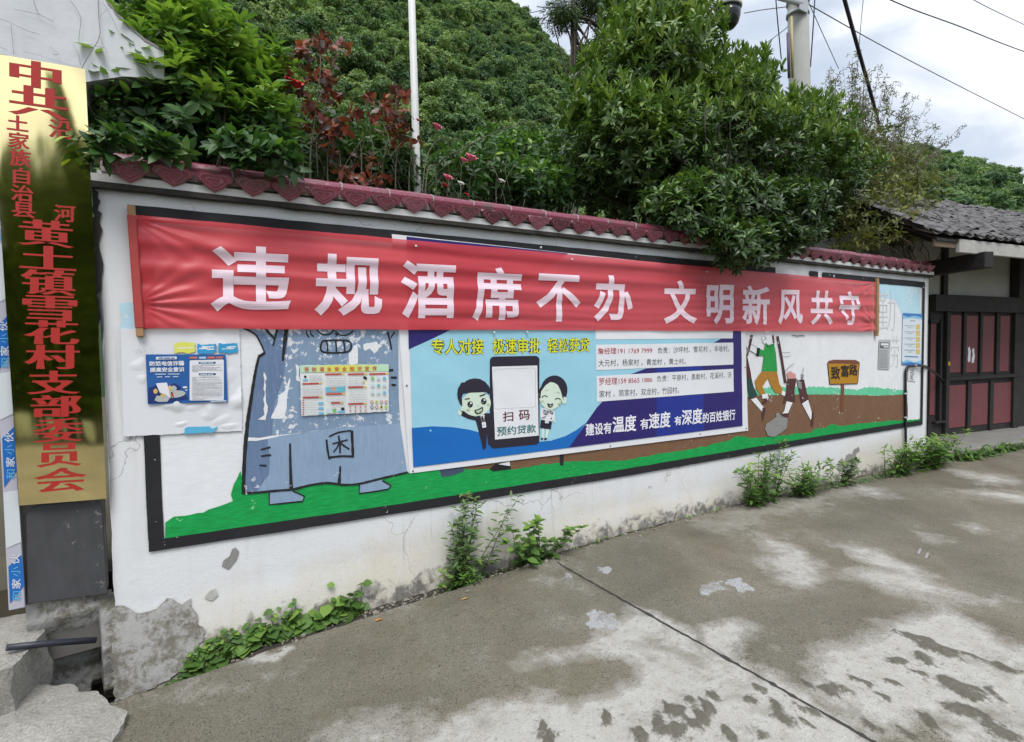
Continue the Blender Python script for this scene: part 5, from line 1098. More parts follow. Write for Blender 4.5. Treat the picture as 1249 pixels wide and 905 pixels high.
# dead climbing vine on the gable
mb = MB(); VY = GY-0.006
def vine(pts, r): mb.tube(catmull([at_y(p[0]/4.525, p[1]/4.525, VY-0.004-0.01*random.random()) for p in pts], 4), r*0.30, 5)
for pts, r in (([(540, -20), (545, 100), (550, 200), (500, 290), (455, 370), (430, 460), (445, 540)], 0.006), ([(385, 0), (445, 95), (436, 235), (500, 245), (575, 265)], 0.004), ([(550, 200), (575, 260), (595, 290)], 0.003), ([(185, 0), (200, 50), (220, 80), (295, 118)], 0.004), ([(80, 52), (150, 65), (220, 80)], 0.003), ([(0, 105), (60, 125), (140, 165), (220, 190)], 0.003), ([(60, 130), (75, 300)], 0.003),
               ([(400, 245), (430, 290), (445, 360)], 0.003), ([(560, 0), (610, 80), (655, 175)], 0.0025), ([(545, 95), (590, 55), (640, 40)], 0.002), ([(130, 285), (200, 300), (320, 340), (440, 372)], 0.002), ([(275, 255), (325, 298), (295, 300)], 0.003), ([(150, 170), (190, 180)], 0.002), ([(0, 260), (40, 275)], 0.003), ([(340, 405), (400, 405), (440, 470), (510, 620), (570, 655)], 0.003)): vine(pts, r)
tag(mb.build('dead_vine', simple('dead_vine_bark', (0.20, 0.195, 0.19), 0.9, 0.3, 30)), 'bare grey vine stems clinging to the white gable', 'vine')

# ================================================================== OLD TIMBER HOUSE (right)
HA = at_z(1149, 529, 0.15); HP = Plane((HA.x, HA.y, 0), (math.cos(Rd(-7)), math.sin(Rd(-7)), 0)); hN = HP.N
HZ, HZ2 = ((1110, 370), 4.115), ((1110, 230), 5.324)
huv = lambda Zr, p: HP.uv(Zr[0][0]+p[0]/Zr[1], Zr[0][1]+p[1]/Zr[1])
hs = root('timber_house', (HA.x+1, HA.y+1, 0.13), 'old dark timber house with faded red door panels and a grey tiled roof', 'house')
M_TIM = simple('sooty_timber', (0.023, 0.020, 0.019), 0.8, 0.85, 9, bmp=0.5); M_HPLAS = simple('aged_plaster', (0.40, 0.40, 0.38), 0.95, 0.2, 4, bmp=0.3)
m, t, b, o = new_mat('faded_red_panel'); cb = objco(t, (9, 9, 0.8)); n1 = noise(t, cb, 3, 6, 0.65); n2 = noise(t, objco(t), 10, 7, 0.7)
c = mix(t, n1, (0.12, 0.026, 0.032), (0.20, 0.055, 0.06)); c = mix(t, ramp(t, n2, [(0.5, 0), (0.68, 0.65)]), c, (0.075, 0.045, 0.042)); t.links.new(c, b.inputs['Base Color']); b.inputs['Roughness'].default_value = 0.7; bump(t, b, n1, 0.3, 0.005); M_HRED = m
zh = huv(HZ2, (400, 715))[1]; uE = 6.5
mb = MB(); mb.box(HP.P(-1.7, -0.3, 0.0), HP.U*(uE+1.7), (0, 0, 3.6), -hN*0.15); mb.build('plaster_wall', M_HPLAS, hs)
mb = MB(); mb.box(HP.P(-1.7, -0.3, 0.0), HP.U*0.12, (0, 0, 3.6), -hN*4); mb.box(HP.P(uE-0.15, -0.3, -0.16), HP.U*0.15, (0, 0, 3.6), -hN*4); mb.build('side_wall', M_HPLAS, hs)
mb = MB(); uR = huv(HZ, (530, 400))[0]
mb.box(HP.P(-0.4, 0.1, 0.004), HP.U*(uE+0.38), (0, 0, zh-0.1-0.02), hN*0.02); mb.build('plank_wall', M_TIM, hs)
mb = MB()
def hbox(Zr, x0, y0, x1, y1, off, th, mbx=None):
    a, b_ = huv(Zr, (x0, y1)), huv(Zr, (x1, y0)); (mbx or mb).box(HP.P(a[0], a[1], off), HP.U*(b_[0]-a[0]), (0, 0, b_[1]-a[1]), hN*th)
hbox(HZ2, 112, 715, 745, 798, 0.02, 0.10); hbox(HZ, 163, 352, 527, 388, 0.03, 0.055)
hbox(HZ, 150, 30, 178, 655, 0.03, 0.05); hbox(HZ, 489, 30, 530, 640, 0.026, 0.05); hbox(HZ, 247, 40, 266, 352, 0.027, 0.03); hbox(HZ, 330, 40, 348, 352, 0.027, 0.03); hbox(HZ, 412, 40, 435, 352, 0.027, 0.03)
hbox(HZ, 268, 389, 291, 640, 0.027, 0.03); hbox(HZ, 380, 389, 403, 635, 0.027, 0.03); hbox(HZ, 155, 625, 520, 668, 0.027, 0.045)
hbox(HZ, 100, 585, 148, 600, 0.03, 0.06); hbox(HZ, 120, 80, 136, 590, 0.03, 0.05); hbox(HZ, 78, 80, 120, 98, 0.03, 0.05)
mb.bevel(0.006)
mb.build('timber_frame', M_TIM, hs)
for x0, y0, x1, y1 in ((183, 60, 246, 349), (267, 63, 329, 347), (349, 64, 411, 345), (436, 64, 488, 342), (165, 407, 267, 628), (292, 399, 379, 614), (404, 394, 504, 604), (86, 100, 119, 560)):
    mb = MB(); hbox(HZ, x0, y0, x1, y1, 0.0245, 0.012); mb.bevel(0.003); mb.build('door_panel', M_HRED, hs)
mb = MB(); hbox(HZ2, 195, 383, 228, 713, 0.004, 0.05); mb.build('post', M_TIM, hs)
mb = MB(); hbox(HZ2, 643, 440, 732, 714, 0.004, 0.14); mb.bevel(0.006); mb.build('post', M_TIM, hs)
for u in (4.2, 6.2):
    mb = MB(); mb.box(HP.P(u, 0.1, 0.03), HP.U*0.18, (0, 0, 2.9), hN*0.12); mb.bevel(0.006); mb.build('post', M_TIM, hs)
fl = Flat(HP, 0.039, *HZ)
fl.poly([(276, 222), (286, 218), (291, 240), (289, 290), (281, 298), (275, 285), (279, 255)], 0, 0.006, 0.03); fl.poly([(299, 228), (306, 225), (312, 262), (305, 300), (294, 300), (299, 262)], 0, 0.006, 0.03)
fl.build('paper_remnant', [P_WHITE], hs)
fl = Flat(HP, 0.09, *HZ); fl.ell(165, 302, 6, 11, 0); fl.build('padlock', [plain('brass', (0.45, 0.30, 0.03))], hs)
# cantilever beam, eave board, roof
pb = at_y(1207, 316, -0.55); d_ = ray(1131, 328); far_ = EYE+d_*((pb.z-EYE.z)/d_.z)
mb = MB(); ax = (far_-pb).normalized(); sd_ = ax.cross(Vector((0, 0, 1)))
mb.box(pb-sd_*0.07-Vector((0, 0, 0.11)), sd_*0.14, (0, 0, 0.21), ax*((far_-pb).length+0.6)); mb.bevel(0.01); mb.build('eave_beam', M_TIM, hs)
EOFF = 1.05; EP = Plane(HP.P(0, 0, EOFF), HP.U); euv = lambda p: EP.uv(1110+p[0]/5.324, 230+p[1]/5.324)
eL, eR = euv((110, 292)), euv((740, 410)); eM = euv((300, 345))
zE = euv((520, 345))[1]; fa = euv((295, 340))[0]
mb = MB(); mb.box(EP.P(fa, zE-0.19, 0.0), EP.U*(uE+1.0-fa), (0, 0, 0.17), EP.N*0.05); mb.bevel(0.006); mb.build('eave_board', simple('weathered_board', (0.38, 0.37, 0.35), 0.9, 0.3, 9, bmp=0.3), hs)
mb = MB(); uL = eL[0]+0.15; mb.box(EP.P(uL, zE-0.13, -0.02), EP.U*(fa-uL+0.1), (0, 0, 0.11), EP.N*0.03); mb.build('eave_board', simple('brown_board', (0.14, 0.10, 0.075), 0.9, 0.3, 9), hs)
RD = 1.9; zr_ = Plane(HP.P(0, 0, EOFF-RD), HP.U).uv(1200, 260)[1]
mb = MB(); mb.prism([EP.P(uL, zE-0.03, 0.03), EP.P(uE+1.0, zE-0.03, 0.03), EP.P(uE+1.0, zr_-0.04, -RD), EP.P(uL, zr_-0.04, -RD)], (0, 0, -0.03)); mb.prism([EP.P(uL, zr_-0.04, -RD), EP.P(uE+1, zr_-0.04, -RD), EP.P(uE+1, zE-0.2, -RD*2), EP.P(uL, zE-0.2, -RD*2)], (0, 0, -0.03))
u = uL+0.2
while u < uE+1: mb.box(EP.P(u, zE-0.115, -0.02), EP.U*0.05, (0, 0, 0.06), -EP.N*0.9+Vector((0, 0, (zr_-zE)*0.9/RD))); u += 0.42
mb.build('roof_deck', M_TIM, hs)
Vt, Ft_, o_ = [], [], 0; rows = 26; cols = int((uE+1-uL)/0.105)
for r in range(rows):
    q = r/(rows-1)
    for c_ in range(cols):
        u = uL+c_*0.105+random.uniform(-0.02, 0.02); off = 0.06-q*RD+random.uniform(-0.03, 0.03); z = zE+(zr_-zE)*q+random.uniform(-0.012, 0.02)+0.035*(float(vnoise(np.array([u*0.7]), np.array([q*2.0]), 98, 2)[0])-0.3); up = c_ % 2
        w = 0.085; ln = 0.19; tl_ = random.uniform(-0.02, 0.05); yw = random.uniform(-0.15, 0.15)
        for layer, th in ((0, 0.0), (1, 0.014)):
            for k in range(5):
                a = -1+k/2; h_ = (0.035*(1-a*a) if up else 0.035*a*a-0.01)+th+0.015*up
                for e_ in (0, 1):
                    P_ = EP.P(u+a*w+yw*e_*ln, z+h_+e_*(ln*(zr_-zE)/RD+tl_-0.03), off-e_*ln); Vt.append(P_[:])
        for k in range(4):
            i0 = o_+k*2; j0 = o_+10+k*2
            Ft_ += [(j0, j0+2, j0+3, j0+1), (i0, i0+1, i0+3, i0+2), (i0, i0+2, j0+2, j0)]
        o_ += 20
m, t, b, o = new_mat('grey_roof_tile'); co = objco(t); n1 = noise(t, co, 9, 3, 0.6); c = mix(t, ramp(t, n1, [(0.35, 0), (0.65, 1)]), (0.035, 0.032, 0.034), (0.15, 0.14, 0.14)); t.links.new(c, b.inputs['Base Color']); b.inputs['Roughness'].default_value = 0.85
link('roof_tiles', np_mesh('roof_tiles', Vt, Ft_), m, hs)
# concrete step in front of the house
a, b_ = at_z(1176, 548.6, 0.12), at_z(1249, 537.7, 0.12); d = (b_-a).normalized()
mb = MB(); mb.prism([a-d*1.1, b_+d*8, b_+d*8+Vector((0.3, 2.6, 0)), a-d*1.1+Vector((0.3, 2.6, 0))], (0, 0, -0.45)); mb.bevel(0.012)
tag(mb.build('house_step', simple('step_concrete', (0.20, 0.195, 0.18), 0.9, 0.3, 5, bmp=0.4), None), 'low grey concrete step in front of the timber house', 'step')

# ================================================================== POLES, WIRES, CAMERA
def depth(p): return (Vector(p)-EYE).dot(_f)
a, b_ = at_y(972.5, -30, 1.5), at_y(975, 91, 1.5); dn_ = (b_-a).normalized(); base = a+dn_*((0.2-a.z)/dn_.z); rp = 11.6/FPX*depth(b_)
up_ = root('utility_pole', base, 'round grey concrete utility pole rising behind the big tree', 'pole')
mb = MB(); mb.tube([base, a-dn_*1.6], [rp*1.18, rp*0.93], 20); mb.build('pole_shaft', simple('spun_concrete', (0.33, 0.33, 0.31), 0.9, 0.18, 6, bmp=0.25), up_)
M_GALV = simple('galvanised', (0.42, 0.44, 0.46), 0.45, 0.12, 12, metal=0.3)
c0 = at_y(973, 15, 1.5); mb = MB()
for dz in (0.12, -0.06): mb.tube([c0+Vector((0, 0, dz)), c0+Vector((0, 0, dz+0.05))], rp*1.1, 20)
mb.box(c0+Vector((-rp*1.5, -rp*1.15, -0.10)), (rp*1.4, 0, 0), (0, 0, 0.30), (0, 0.03, 0)); mb.build('clamp', M_GALV, up_)
ae = at_y(884, -22, 1.15); mb = MB(); mb.tube([c0+Vector((-rp*0.8, -rp*0.9, 0.02)), ae], 0.038, 12); mb.build('arm', M_GALV, up_)
mb = MB(); mb.tube([at_y(965, 20, 1.38), at_y(967, 95, 1.38)], 0.018, 8); mb.build('conduit', simple('yellowed_pvc', (0.42, 0.36, 0.17), 0.6), up_)
mb = MB(); mb.tube([at_y(961, 40, 1.4), at_y(962.5, 95, 1.4)], 0.02, 8); mb.build('conduit', simple('violet_cable', (0.10, 0.07, 0.12), 0.6), up_)
sc_ = root('security_camera', at_y(888, 5, 1.15), 'white capped dark dome camera hanging from the pole arm above the tree', 'camera')
cc = at_y(888, 11, 1.15); rr = 15.5/FPX*depth(cc); M_CAP = simple('camera_white', (0.62, 0.62, 0.60), 0.4)
def lathe(mb, c, prof, n=24):
    rings = [[mb.bm.verts.new((c.x+r*math.cos(2*math.pi*k/n), c.y+r*math.sin(2*math.pi*k/n), c.z+z)) for k in range(n)] for r, z in prof]
    for i in range(len(rings)-1):
        for k in range(n): mb.bm.faces.new((rings[i][k], rings[i][(k+1) % n], rings[i+1][(k+1) % n], rings[i+1][k])).smooth = True
    mb.bm.faces.new(rings[0][::-1]); mb.bm.faces.new(rings[-1])
mb = MB(); lathe(mb, cc, [(rr*1.02, 0.0), (rr*1.06, 0.02), (rr*1.0, 0.10), (rr*0.75, 0.18), (rr*0.3, 0.22), (rr*0.25, 0.36)]); mb.build('cap', M_CAP, sc_)
mb = MB(); lathe(mb, cc, [(rr*0.15, -rr*1.55), (rr*0.5, -rr*1.45), (rr*0.8, -rr*1.1), (rr*0.93, -rr*0.6), (rr*0.95, -0.002)]); mb.build('dome', simple('smoked_dome', (0.012, 0.014, 0.02), 0.15), sc_)
a, b_ = at_y(500.8, -40, 1.0), at_y(509, 225, 1.0); dn_ = (b_-a).normalized(); base = b_+dn_*((0.3-b_.z)/dn_.z); mb = MB()
mb.tube([base, b_, a-dn_*1.2], [4.8/FPX*depth(b_), 4.6/FPX*depth(b_), 4.0/FPX*depth(b_)], 14); mb.tube([a-dn_*1.2, a-dn_*1.26], 0.04, 12)
M_FLAG = simple('chipped_white_pole', (0.58, 0.58, 0.57), 0.5, 0.18, 16, bmp=0.2)
tag(mb.build('flagpole', M_FLAG), 'slim white flagpole standing behind the tiled wall among red roses', 'flagpole')
def wire(lbl, pts, r, colr=(0.03, 0.03, 0.035), sag=0.0):
    P = [at_y(x, y, yy) for x, y, yy in pts]; n_ = 14; Q = []
    if len(P) == 2:
        for k in range(n_+1): t_ = k/n_; Q.append(P[0].lerp(P[1], t_)-Vector((0, 0, sag*4*t_*(1-t_))))
    else: Q = catmull(P, 8)
    mb = MB(); mb.tube(Q, r, 6); o = mb.build('overhead_wire', simple('wire_sheath', colr, 0.6)); return tag(o, lbl, 'wire', 'wires overhead')
wire('thick black and violet cable bundle dropping steeply into the yellowish bush', [(1020, -40, 1.4), (1031, 3, 1.5), (1053, 82, 1.8), (1066, 128, 2.1), (1073, 158, 2.3)], 0.030, (0.03, 0.022, 0.038))
wire('dark wire sagging across the upper right sky, second from the corner', [(1060, -12, 3.0), (1110, 10, 3.0), (1170, 32, 3.0), (1225, 54, 3.0), (1275, 72, 3.0)], 0.014, (0.05, 0.05, 0.055))
wire('thin grey wire running from the concrete pole down to the right edge', [(984, 4, 1.5), (1110, 74, 2.0), (1275, 158, 2.6)], 0.009, (0.16, 0.17, 0.19))
wire('faint wire cutting the top right corner of the sky', [(1160, -16, 3.5), (1205, 9, 3.5), (1275, 42, 3.5)], 0.011, (0.13, 0.14, 0.16))
wire('thin dark wire hanging just left of the concrete pole', [(945, -20, 1.5), (948, 20, 1.5), (953, 72, 1.6)], 0.008)
wire('thin dark wire hanging just right of the concrete pole', [(995, -20, 1.5), (992, 30, 1.5), (988.5, 82, 1.6)], 0.009)
wire('fine wire slanting from the pole into the pale twigs', [(985, 0, 1.5), (1003, 40, 2.0), (1023, 84, 2.6)], 0.006, (0.10, 0.10, 0.12))
wire('fine wire hanging beside the thick cable bundle', [(1055, -20, 2.0), (1050, 30, 2.1), (1045, 95, 2.2)], 0.006, (0.10, 0.10, 0.12))
wire('fine wire rising from the tree towards the pole arm', [(918, 64, 2.0), (945, 45, 1.8), (962, 32, 1.6)], 0.006, (0.14, 0.14, 0.16))
wire('fine wire from the pole towards the dome camera', [(908, 16, 1.4), (930, 12, 1.4), (962, 8, 1.4)], 0.006, (0.14, 0.14, 0.16))
wire('fine wire in front of the hill crest beside the needle tree', [(655, 8, 9.0), (672, 9, 9.0), (700, 4, 9.0)], 0.012, (0.06, 0.06, 0.07))
wire('short upper wire in front of the hill crest beside the needle tree', [(640, 17, 9.0), (668, 10, 9.0), (700, -6, 9.0)], 0.009, (0.06, 0.06, 0.07))

# ================================================================== TREES AND SHRUBS BEHIND THE WALL
M_BARK = simple('bark', (0.085, 0.07, 0.055), 0.9, 0.35, 18, bmp=0.5)
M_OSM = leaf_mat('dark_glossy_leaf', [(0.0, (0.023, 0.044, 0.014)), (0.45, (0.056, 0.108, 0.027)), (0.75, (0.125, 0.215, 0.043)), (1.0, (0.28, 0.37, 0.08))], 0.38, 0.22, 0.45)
M_BRIGHT = leaf_mat('bright_shrub_leaf', [(0.0, (0.018, 0.045, 0.014)), (0.4, (0.045, 0.110, 0.026)), (0.7, (0.13, 0.245, 0.045)), (1.0, (0.29, 0.42, 0.075))], 0.42, 0.30, 0.4)
M_MID = leaf_mat('garden_leaf', [(0.0, (0.026, 0.055, 0.02)), (0.5, (0.065, 0.13, 0.038)), (1.0, (0.17, 0.27, 0.07))], 0.5, 0.28)
M_YEL = leaf_mat('yellowing_leaf', [(0.0, (0.045, 0.055, 0.022)), (0.4, (0.11, 0.13, 0.036)), (0.8, (0.22, 0.23, 0.055)), (1.0, (0.34, 0.30, 0.08))], 0.55, 0.3)
M_PALE = leaf_mat('pale_twig_leaf', [(0.0, (0.07, 0.08, 0.045)), (1.0, (0.19, 0.20, 0.12))], 0.6, 0.3)
M_NEEDLE = leaf_mat('needle', [(0.0, (0.02, 0.045, 0.018)), (1.0, (0.09, 0.15, 0.045))], 0.6, 0.15)
M_REDLEAF = leaf_mat('red_rose_leaf', [(0.0, (0.05, 0.03, 0.026)), (0.4, (0.18, 0.04, 0.03)), (0.8, (0.33, 0.085, 0.035)), (1.0, (0.11, 0.09, 0.08))], 0.4, 0.25)
M_STEM = simple('green_stem', (0.075, 0.085, 0.035), 0.7, 0.3, 20); M_TWIG = simple('grey_twig', (0.10, 0.09, 0.06), 0.85, 0.3, 20)
def E_(px, py, y, rx, ry, rz): p = at_y(px, py, y); return ((p.x, p.y, p.z), (rx, ry, rz))
def limbs(mb, base, trunk_top, targets, r0, n=10):
    base, trunk_top = Vector(base), Vector(trunk_top)
    m1 = base.lerp(trunk_top, 0.5)+Vector((0.04, 0.03, 0))
    mb.tube(catmull([base, m1, trunk_top], 5), [r0*(1-0.35*k/10) for k in range(11)], n)
    for t_ in targets:
        t_ = Vector(t_); s0 = base.lerp(trunk_top, random.uniform(0.7, 1.0)); md = s0.lerp(t_, 0.5)+Vector((random.uniform(-.1, .1), random.uniform(-.1, .1), random.uniform(0.0, 0.2)))
        P = catmull([s0, md, t_], 5); q = r0*random.uniform(0.25, 0.5); mb.tube(P, [q*(1-0.8*k/(len(P)-1)) for k in range(len(P))], 6)
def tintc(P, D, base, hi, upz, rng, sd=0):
    """leaf tint gets paler with height and where the crown faces up; clumps vary"""
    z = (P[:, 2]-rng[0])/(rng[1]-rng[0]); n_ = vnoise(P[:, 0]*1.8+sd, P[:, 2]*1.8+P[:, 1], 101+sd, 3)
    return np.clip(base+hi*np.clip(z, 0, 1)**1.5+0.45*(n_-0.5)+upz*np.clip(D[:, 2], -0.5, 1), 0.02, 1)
# big osmanthus tree
big = root('evergreen_tree', at_y(868, 500, 1.1), 'big dense dark evergreen tree bulging over the wall and the banner', 'tree')
ells = [E_(855, 195, 1.0, 1.15, 1.0, 0.95), E_(785, 205, 0.85, 0.85, 0.8, 0.62), E_(945, 215, 1.0, 0.85, 0.9, 0.75), E_(790, 85, 1.2, 0.60, 0.75, 0.75), E_(785, 0, 1.4, 0.42, 0.6, 0.6), E_(830, 55, 1.2, 0.42, 0.6, 0.5), E_(885, 115, 1.2, 0.5, 0.6, 0.46), E_(912, 112, 1.2, 0.34, 0.45, 0.34), E_(940, 158, 1.1, 0.5, 0.6, 0.42), E_(985, 160, 1.2, 0.50, 0.6, 0.48), E_(1005, 225, 1.1, 0.48, 0.7, 0.55), E_(742, 180, 0.9, 0.46, 0.6, 0.55), E_(752, 105, 1.2, 0.38, 0.5, 0.45), E_(905, 258, 0.0, 0.90, 0.35, 0.42), E_(840, 262, -0.05, 0.50, 0.25, 0.32), E_(970, 258, -0.05, 0.6, 0.25, 0.34), E_(905, 297, -0.28, 0.52, 0.20, 0.22), E_(945, 288, -0.25, 0.45, 0.2, 0.2)]
P, D, Dp = crown_points(ells, 7400, 0.5, 0.38, 3); k = P[:, 2] > 2.62-0.62*(P[:, 1] < -0.1); k &= ~((P[:, 1] > -0.18) & (P[:, 1] < 0.3) & (P[:, 2] < 2.74)); P, D, Dp = P[k], D[k], Dp[k]
A = unit(D*0.55+np.array([0, -0.05, 0.55])+0.45*rand_dirs(len(P)))
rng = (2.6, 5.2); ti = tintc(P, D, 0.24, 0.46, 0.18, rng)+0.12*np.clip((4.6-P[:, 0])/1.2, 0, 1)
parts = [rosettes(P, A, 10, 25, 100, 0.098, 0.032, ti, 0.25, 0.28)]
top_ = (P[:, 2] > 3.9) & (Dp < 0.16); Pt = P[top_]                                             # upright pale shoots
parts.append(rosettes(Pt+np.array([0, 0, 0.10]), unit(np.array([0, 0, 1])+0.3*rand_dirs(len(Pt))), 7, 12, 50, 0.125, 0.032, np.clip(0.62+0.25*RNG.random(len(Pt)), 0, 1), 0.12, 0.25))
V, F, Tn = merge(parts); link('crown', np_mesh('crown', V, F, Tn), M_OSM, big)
mb = MB(); b0 = at_y(868, 300, 1.1); idx = RNG.choice(len(P), 90, replace=False)
limbs(mb, (b0.x, 1.1, 0.2), (b0.x+0.05, 1.1, 2.9), [tuple(P[i]) for i in idx], 0.13)
for i in range(26): 
    p = P[top_][i*7 % top_.sum()]; mb.tube([(p[0], p[1], p[2]-0.6), (p[0]+random.uniform(-.05, .05), p[1], p[2]+0.05)], [0.010, 0.005], 5)
mb.build('trunk', M_BARK, big)
# bright shrub on the left
ls = root('garden_shrub', at_y(240, 400, 0.6), 'bushy bright green shrub spilling over the left end of the tiled wall top', 'shrub')
ells = [E_(165, 140, 0.45, 0.30, 0.30, 0.26), E_(235, 150, 0.45, 0.34, 0.38, 0.32), E_(305, 160, 0.42, 0.26, 0.32, 0.24), E_(330, 178, 0.30, 0.16, 0.25, 0.18), E_(255, 85, 0.6, 0.38, 0.36, 0.30), E_(205, 45, 0.75, 0.24, 0.30, 0.26), E_(300, 105, 0.6, 0.26, 0.3, 0.26), E_(130, 180, 0.3, 0.10, 0.16, 0.10), E_(190, 100, 0.55, 0.3, 0.3, 0.22), E_(335, 190, -0.2, 0.14, 0.10, 0.12), E_(125, 178, -0.18, 0.10, 0.09, 0.10), E_(190, 178, -0.12, 0.16, 0.08, 0.08), E_(290, 180, -0.14, 0.14, 0.08, 0.10)]
P, D, Dp = crown_points(ells, 860, 0.45, 0.6, 8); k = ~((P[:, 1] < 0.28) & (P[:, 1] > -0.12) & (P[:, 2] < 2.74)); P, D, Dp = P[k], D[k], Dp[k]
A = unit(D*0.6+np.array([0, -0.1, 0.7])+0.4*rand_dirs(len(P)))
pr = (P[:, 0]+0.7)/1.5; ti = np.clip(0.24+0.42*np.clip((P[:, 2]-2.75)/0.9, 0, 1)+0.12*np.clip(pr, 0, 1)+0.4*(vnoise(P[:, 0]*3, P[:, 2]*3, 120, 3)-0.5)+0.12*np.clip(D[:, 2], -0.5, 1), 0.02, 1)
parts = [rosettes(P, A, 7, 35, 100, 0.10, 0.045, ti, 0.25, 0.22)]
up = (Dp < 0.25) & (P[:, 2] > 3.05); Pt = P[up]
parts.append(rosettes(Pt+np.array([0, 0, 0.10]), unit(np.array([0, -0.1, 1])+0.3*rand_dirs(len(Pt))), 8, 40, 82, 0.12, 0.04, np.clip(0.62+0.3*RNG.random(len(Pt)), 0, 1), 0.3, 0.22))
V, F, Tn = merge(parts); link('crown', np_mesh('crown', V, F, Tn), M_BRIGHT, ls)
mb = MB(); b0 = at_y(240, 300, 0.6); limbs(mb, (b0.x, 0.6, 0.2), (b0.x, 0.6, 2.5), [tuple(P[i]) for i in RNG.choice(len(P), 50, replace=False)], 0.05); mb.build('trunk', M_BARK, ls)
# yellowish bush with pale tall twigs, right
yb = root('yellowing_bush', at_y(1075, 420, 2.0), 'yellowish thin-leaved bush with long pale twigs between the big tree and the tiled house', 'bush')
ells = [E_(1075, 255, 0.7, 0.62, 0.5, 0.50), E_(1040, 265, 0.6, 0.4, 0.4, 0.45), E_(1105, 245, 0.9, 0.50, 0.5, 0.42), E_(1060, 205, 1.1, 0.6, 0.6, 0.5), E_(1100, 205, 1.3, 0.5, 0.5, 0.4), E_(1095, 285, 0.5, 0.42, 0.3, 0.22), E_(1050, 170, 1.6, 0.6, 0.6, 0.5), E_(1125, 225, 1.0, 0.35, 0.4, 0.3), E_(1035, 300, 0.4, 0.4, 0.3, 0.12), E_(1100, 268, 0.25, 0.42, 0.3, 0.34), E_(1070, 285, 0.15, 0.4, 0.25, 0.2)]
P, D, Dp = crown_points(ells, 1350, 0.2, 0.4, 14); k = P[:, 2] > 2.75; P, D = P[k], D[k]
parts = [rosettes(P, unit(D+0.8*rand_dirs(len(P))), 5, 20, 110, 0.085, 0.030, np.clip(0.05+0.6*vnoise(P[:, 0]*1.6, P[:, 2]*2, 131, 3)+0.13*RNG.normal(0, 1, len(P)), 0, 1), 0.3, 0.2)]
V, F, Tn = merge(parts); link('crown', np_mesh('crown', V, F, Tn), M_YEL, yb)
mb = MB(); tw = []; b0 = at_y(1072, 330, 1.6)
for i in range(64):
    px = random.uniform(1005, 1160); py = 60+abs(px-1035)*0.75+random.uniform(0, 70); tip = at_y(px+random.uniform(0, 25)*(px > 1060), py, random.uniform(1.4, 2.6)); q = at_y(1040+(px-1040)*0.45, 250, 1.7)
    pts = catmull([(b0.x+random.uniform(-.3, .3), 1.6, 2.0), q, q.lerp(tip, 0.55)+Vector((random.uniform(-.06, .06), 0, 0.10)), tip], 6)
    mb.tube(pts, [0.014*(1-0.85*k/(len(pts)-1)) for k in range(len(pts))], 5); tw.append(pts)
for i in RNG.choice(len(P), 70, replace=False): mb.tube(catmull([(b0.x, 1.6, 1.8), (P[i][0]*0.6+b0.x*0.4, P[i][1], P[i][2]-0.5), tuple(P[i])], 4), [0.012*(1-0.1*k) for k in range(9)], 5)
mb.tube([(b0.x, 1.6, 0.2), (b0.x, 1.6, 2.2)], 0.06, 8)
mb.build('trunk', simple('red_brown_twig', (0.10, 0.065, 0.05), 0.85, 0.3, 20), yb)
C_ = []; 
for pts in tw:
    for q in pts[8:]:
        for _ in range(2): C_.append(tuple(q+Vector((random.gauss(0, .05), random.gauss(0, .05), random.gauss(0, .04)))))
C_ = np.array(C_); V, F, Tn = merge([rosettes(C_, unit(np.array([0.1, 0, 0.6])+rand_dirs(len(C_))), 5, 30, 100, 0.075, 0.016, RNG.random(len(C_)), 0.3, 0.1)]); link('twig_leaves', np_mesh('twig_leaves', V, F, Tn), M_PALE, yb)
# lower garden shrubs seen between the roses
for lbl, es, n_, sd, mt in (('low leafy green shrub behind the tiled wall, under the pink roses', [E_(600, 215, 1.3, 0.5, 0.5, 0.36), E_(555, 222, 1.0, 0.32, 0.4, 0.30), E_(650, 232, 1.1, 0.35, 0.4, 0.28), E_(625, 190, 1.8, 0.5, 0.4, 0.3)], 900, 21, M_BRIGHT),
                        ('loose green shrub behind the wall between the red rose stems and the flagpole', [E_(440, 200, 1.4, 0.5, 0.4, 0.34), E_(395, 185, 1.2, 0.32, 0.4, 0.36), E_(478, 205, 1.2, 0.28, 0.35, 0.32)], 760, 22, M_MID),
                        ('yellow-green sapling with upright leaves left of the big dark tree', [E_(682, 205, 2.2, 0.35, 0.4, 0.5), E_(660, 228, 1.6, 0.3, 0.4, 0.32), E_(705, 130, 2.6, 0.3, 0.3, 0.4)], 520, 23, M_BRIGHT)):
    s_ = root('garden_shrub', (es[0][0][0], es[0][0][1], 0.3), lbl, 'shrub')
    P, D, Dp = crown_points(es, n_, 0.3, 0.4, sd)
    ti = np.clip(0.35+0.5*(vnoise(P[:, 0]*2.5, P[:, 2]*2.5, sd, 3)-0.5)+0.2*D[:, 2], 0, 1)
    V, F, Tn = merge([rosettes(P, unit(D*0.5+np.array([0, 0, 0.6])+0.6*rand_dirs(len(P))), 6, 30, 95, 0.09, 0.034, ti, 0.25, 0.25)]); link('crown', np_mesh('crown', V, F, Tn), mt, s_)
    mb = MB(); c_ = es[0][0]; limbs(mb, (c_[0], c_[1], 0.2), (c_[0], c_[1], c_[2]-0.3), [tuple(P[i]) for i in RNG.choice(len(P), 26, replace=False)], 0.03, 6); mb.build('trunk', M_BARK, s_)
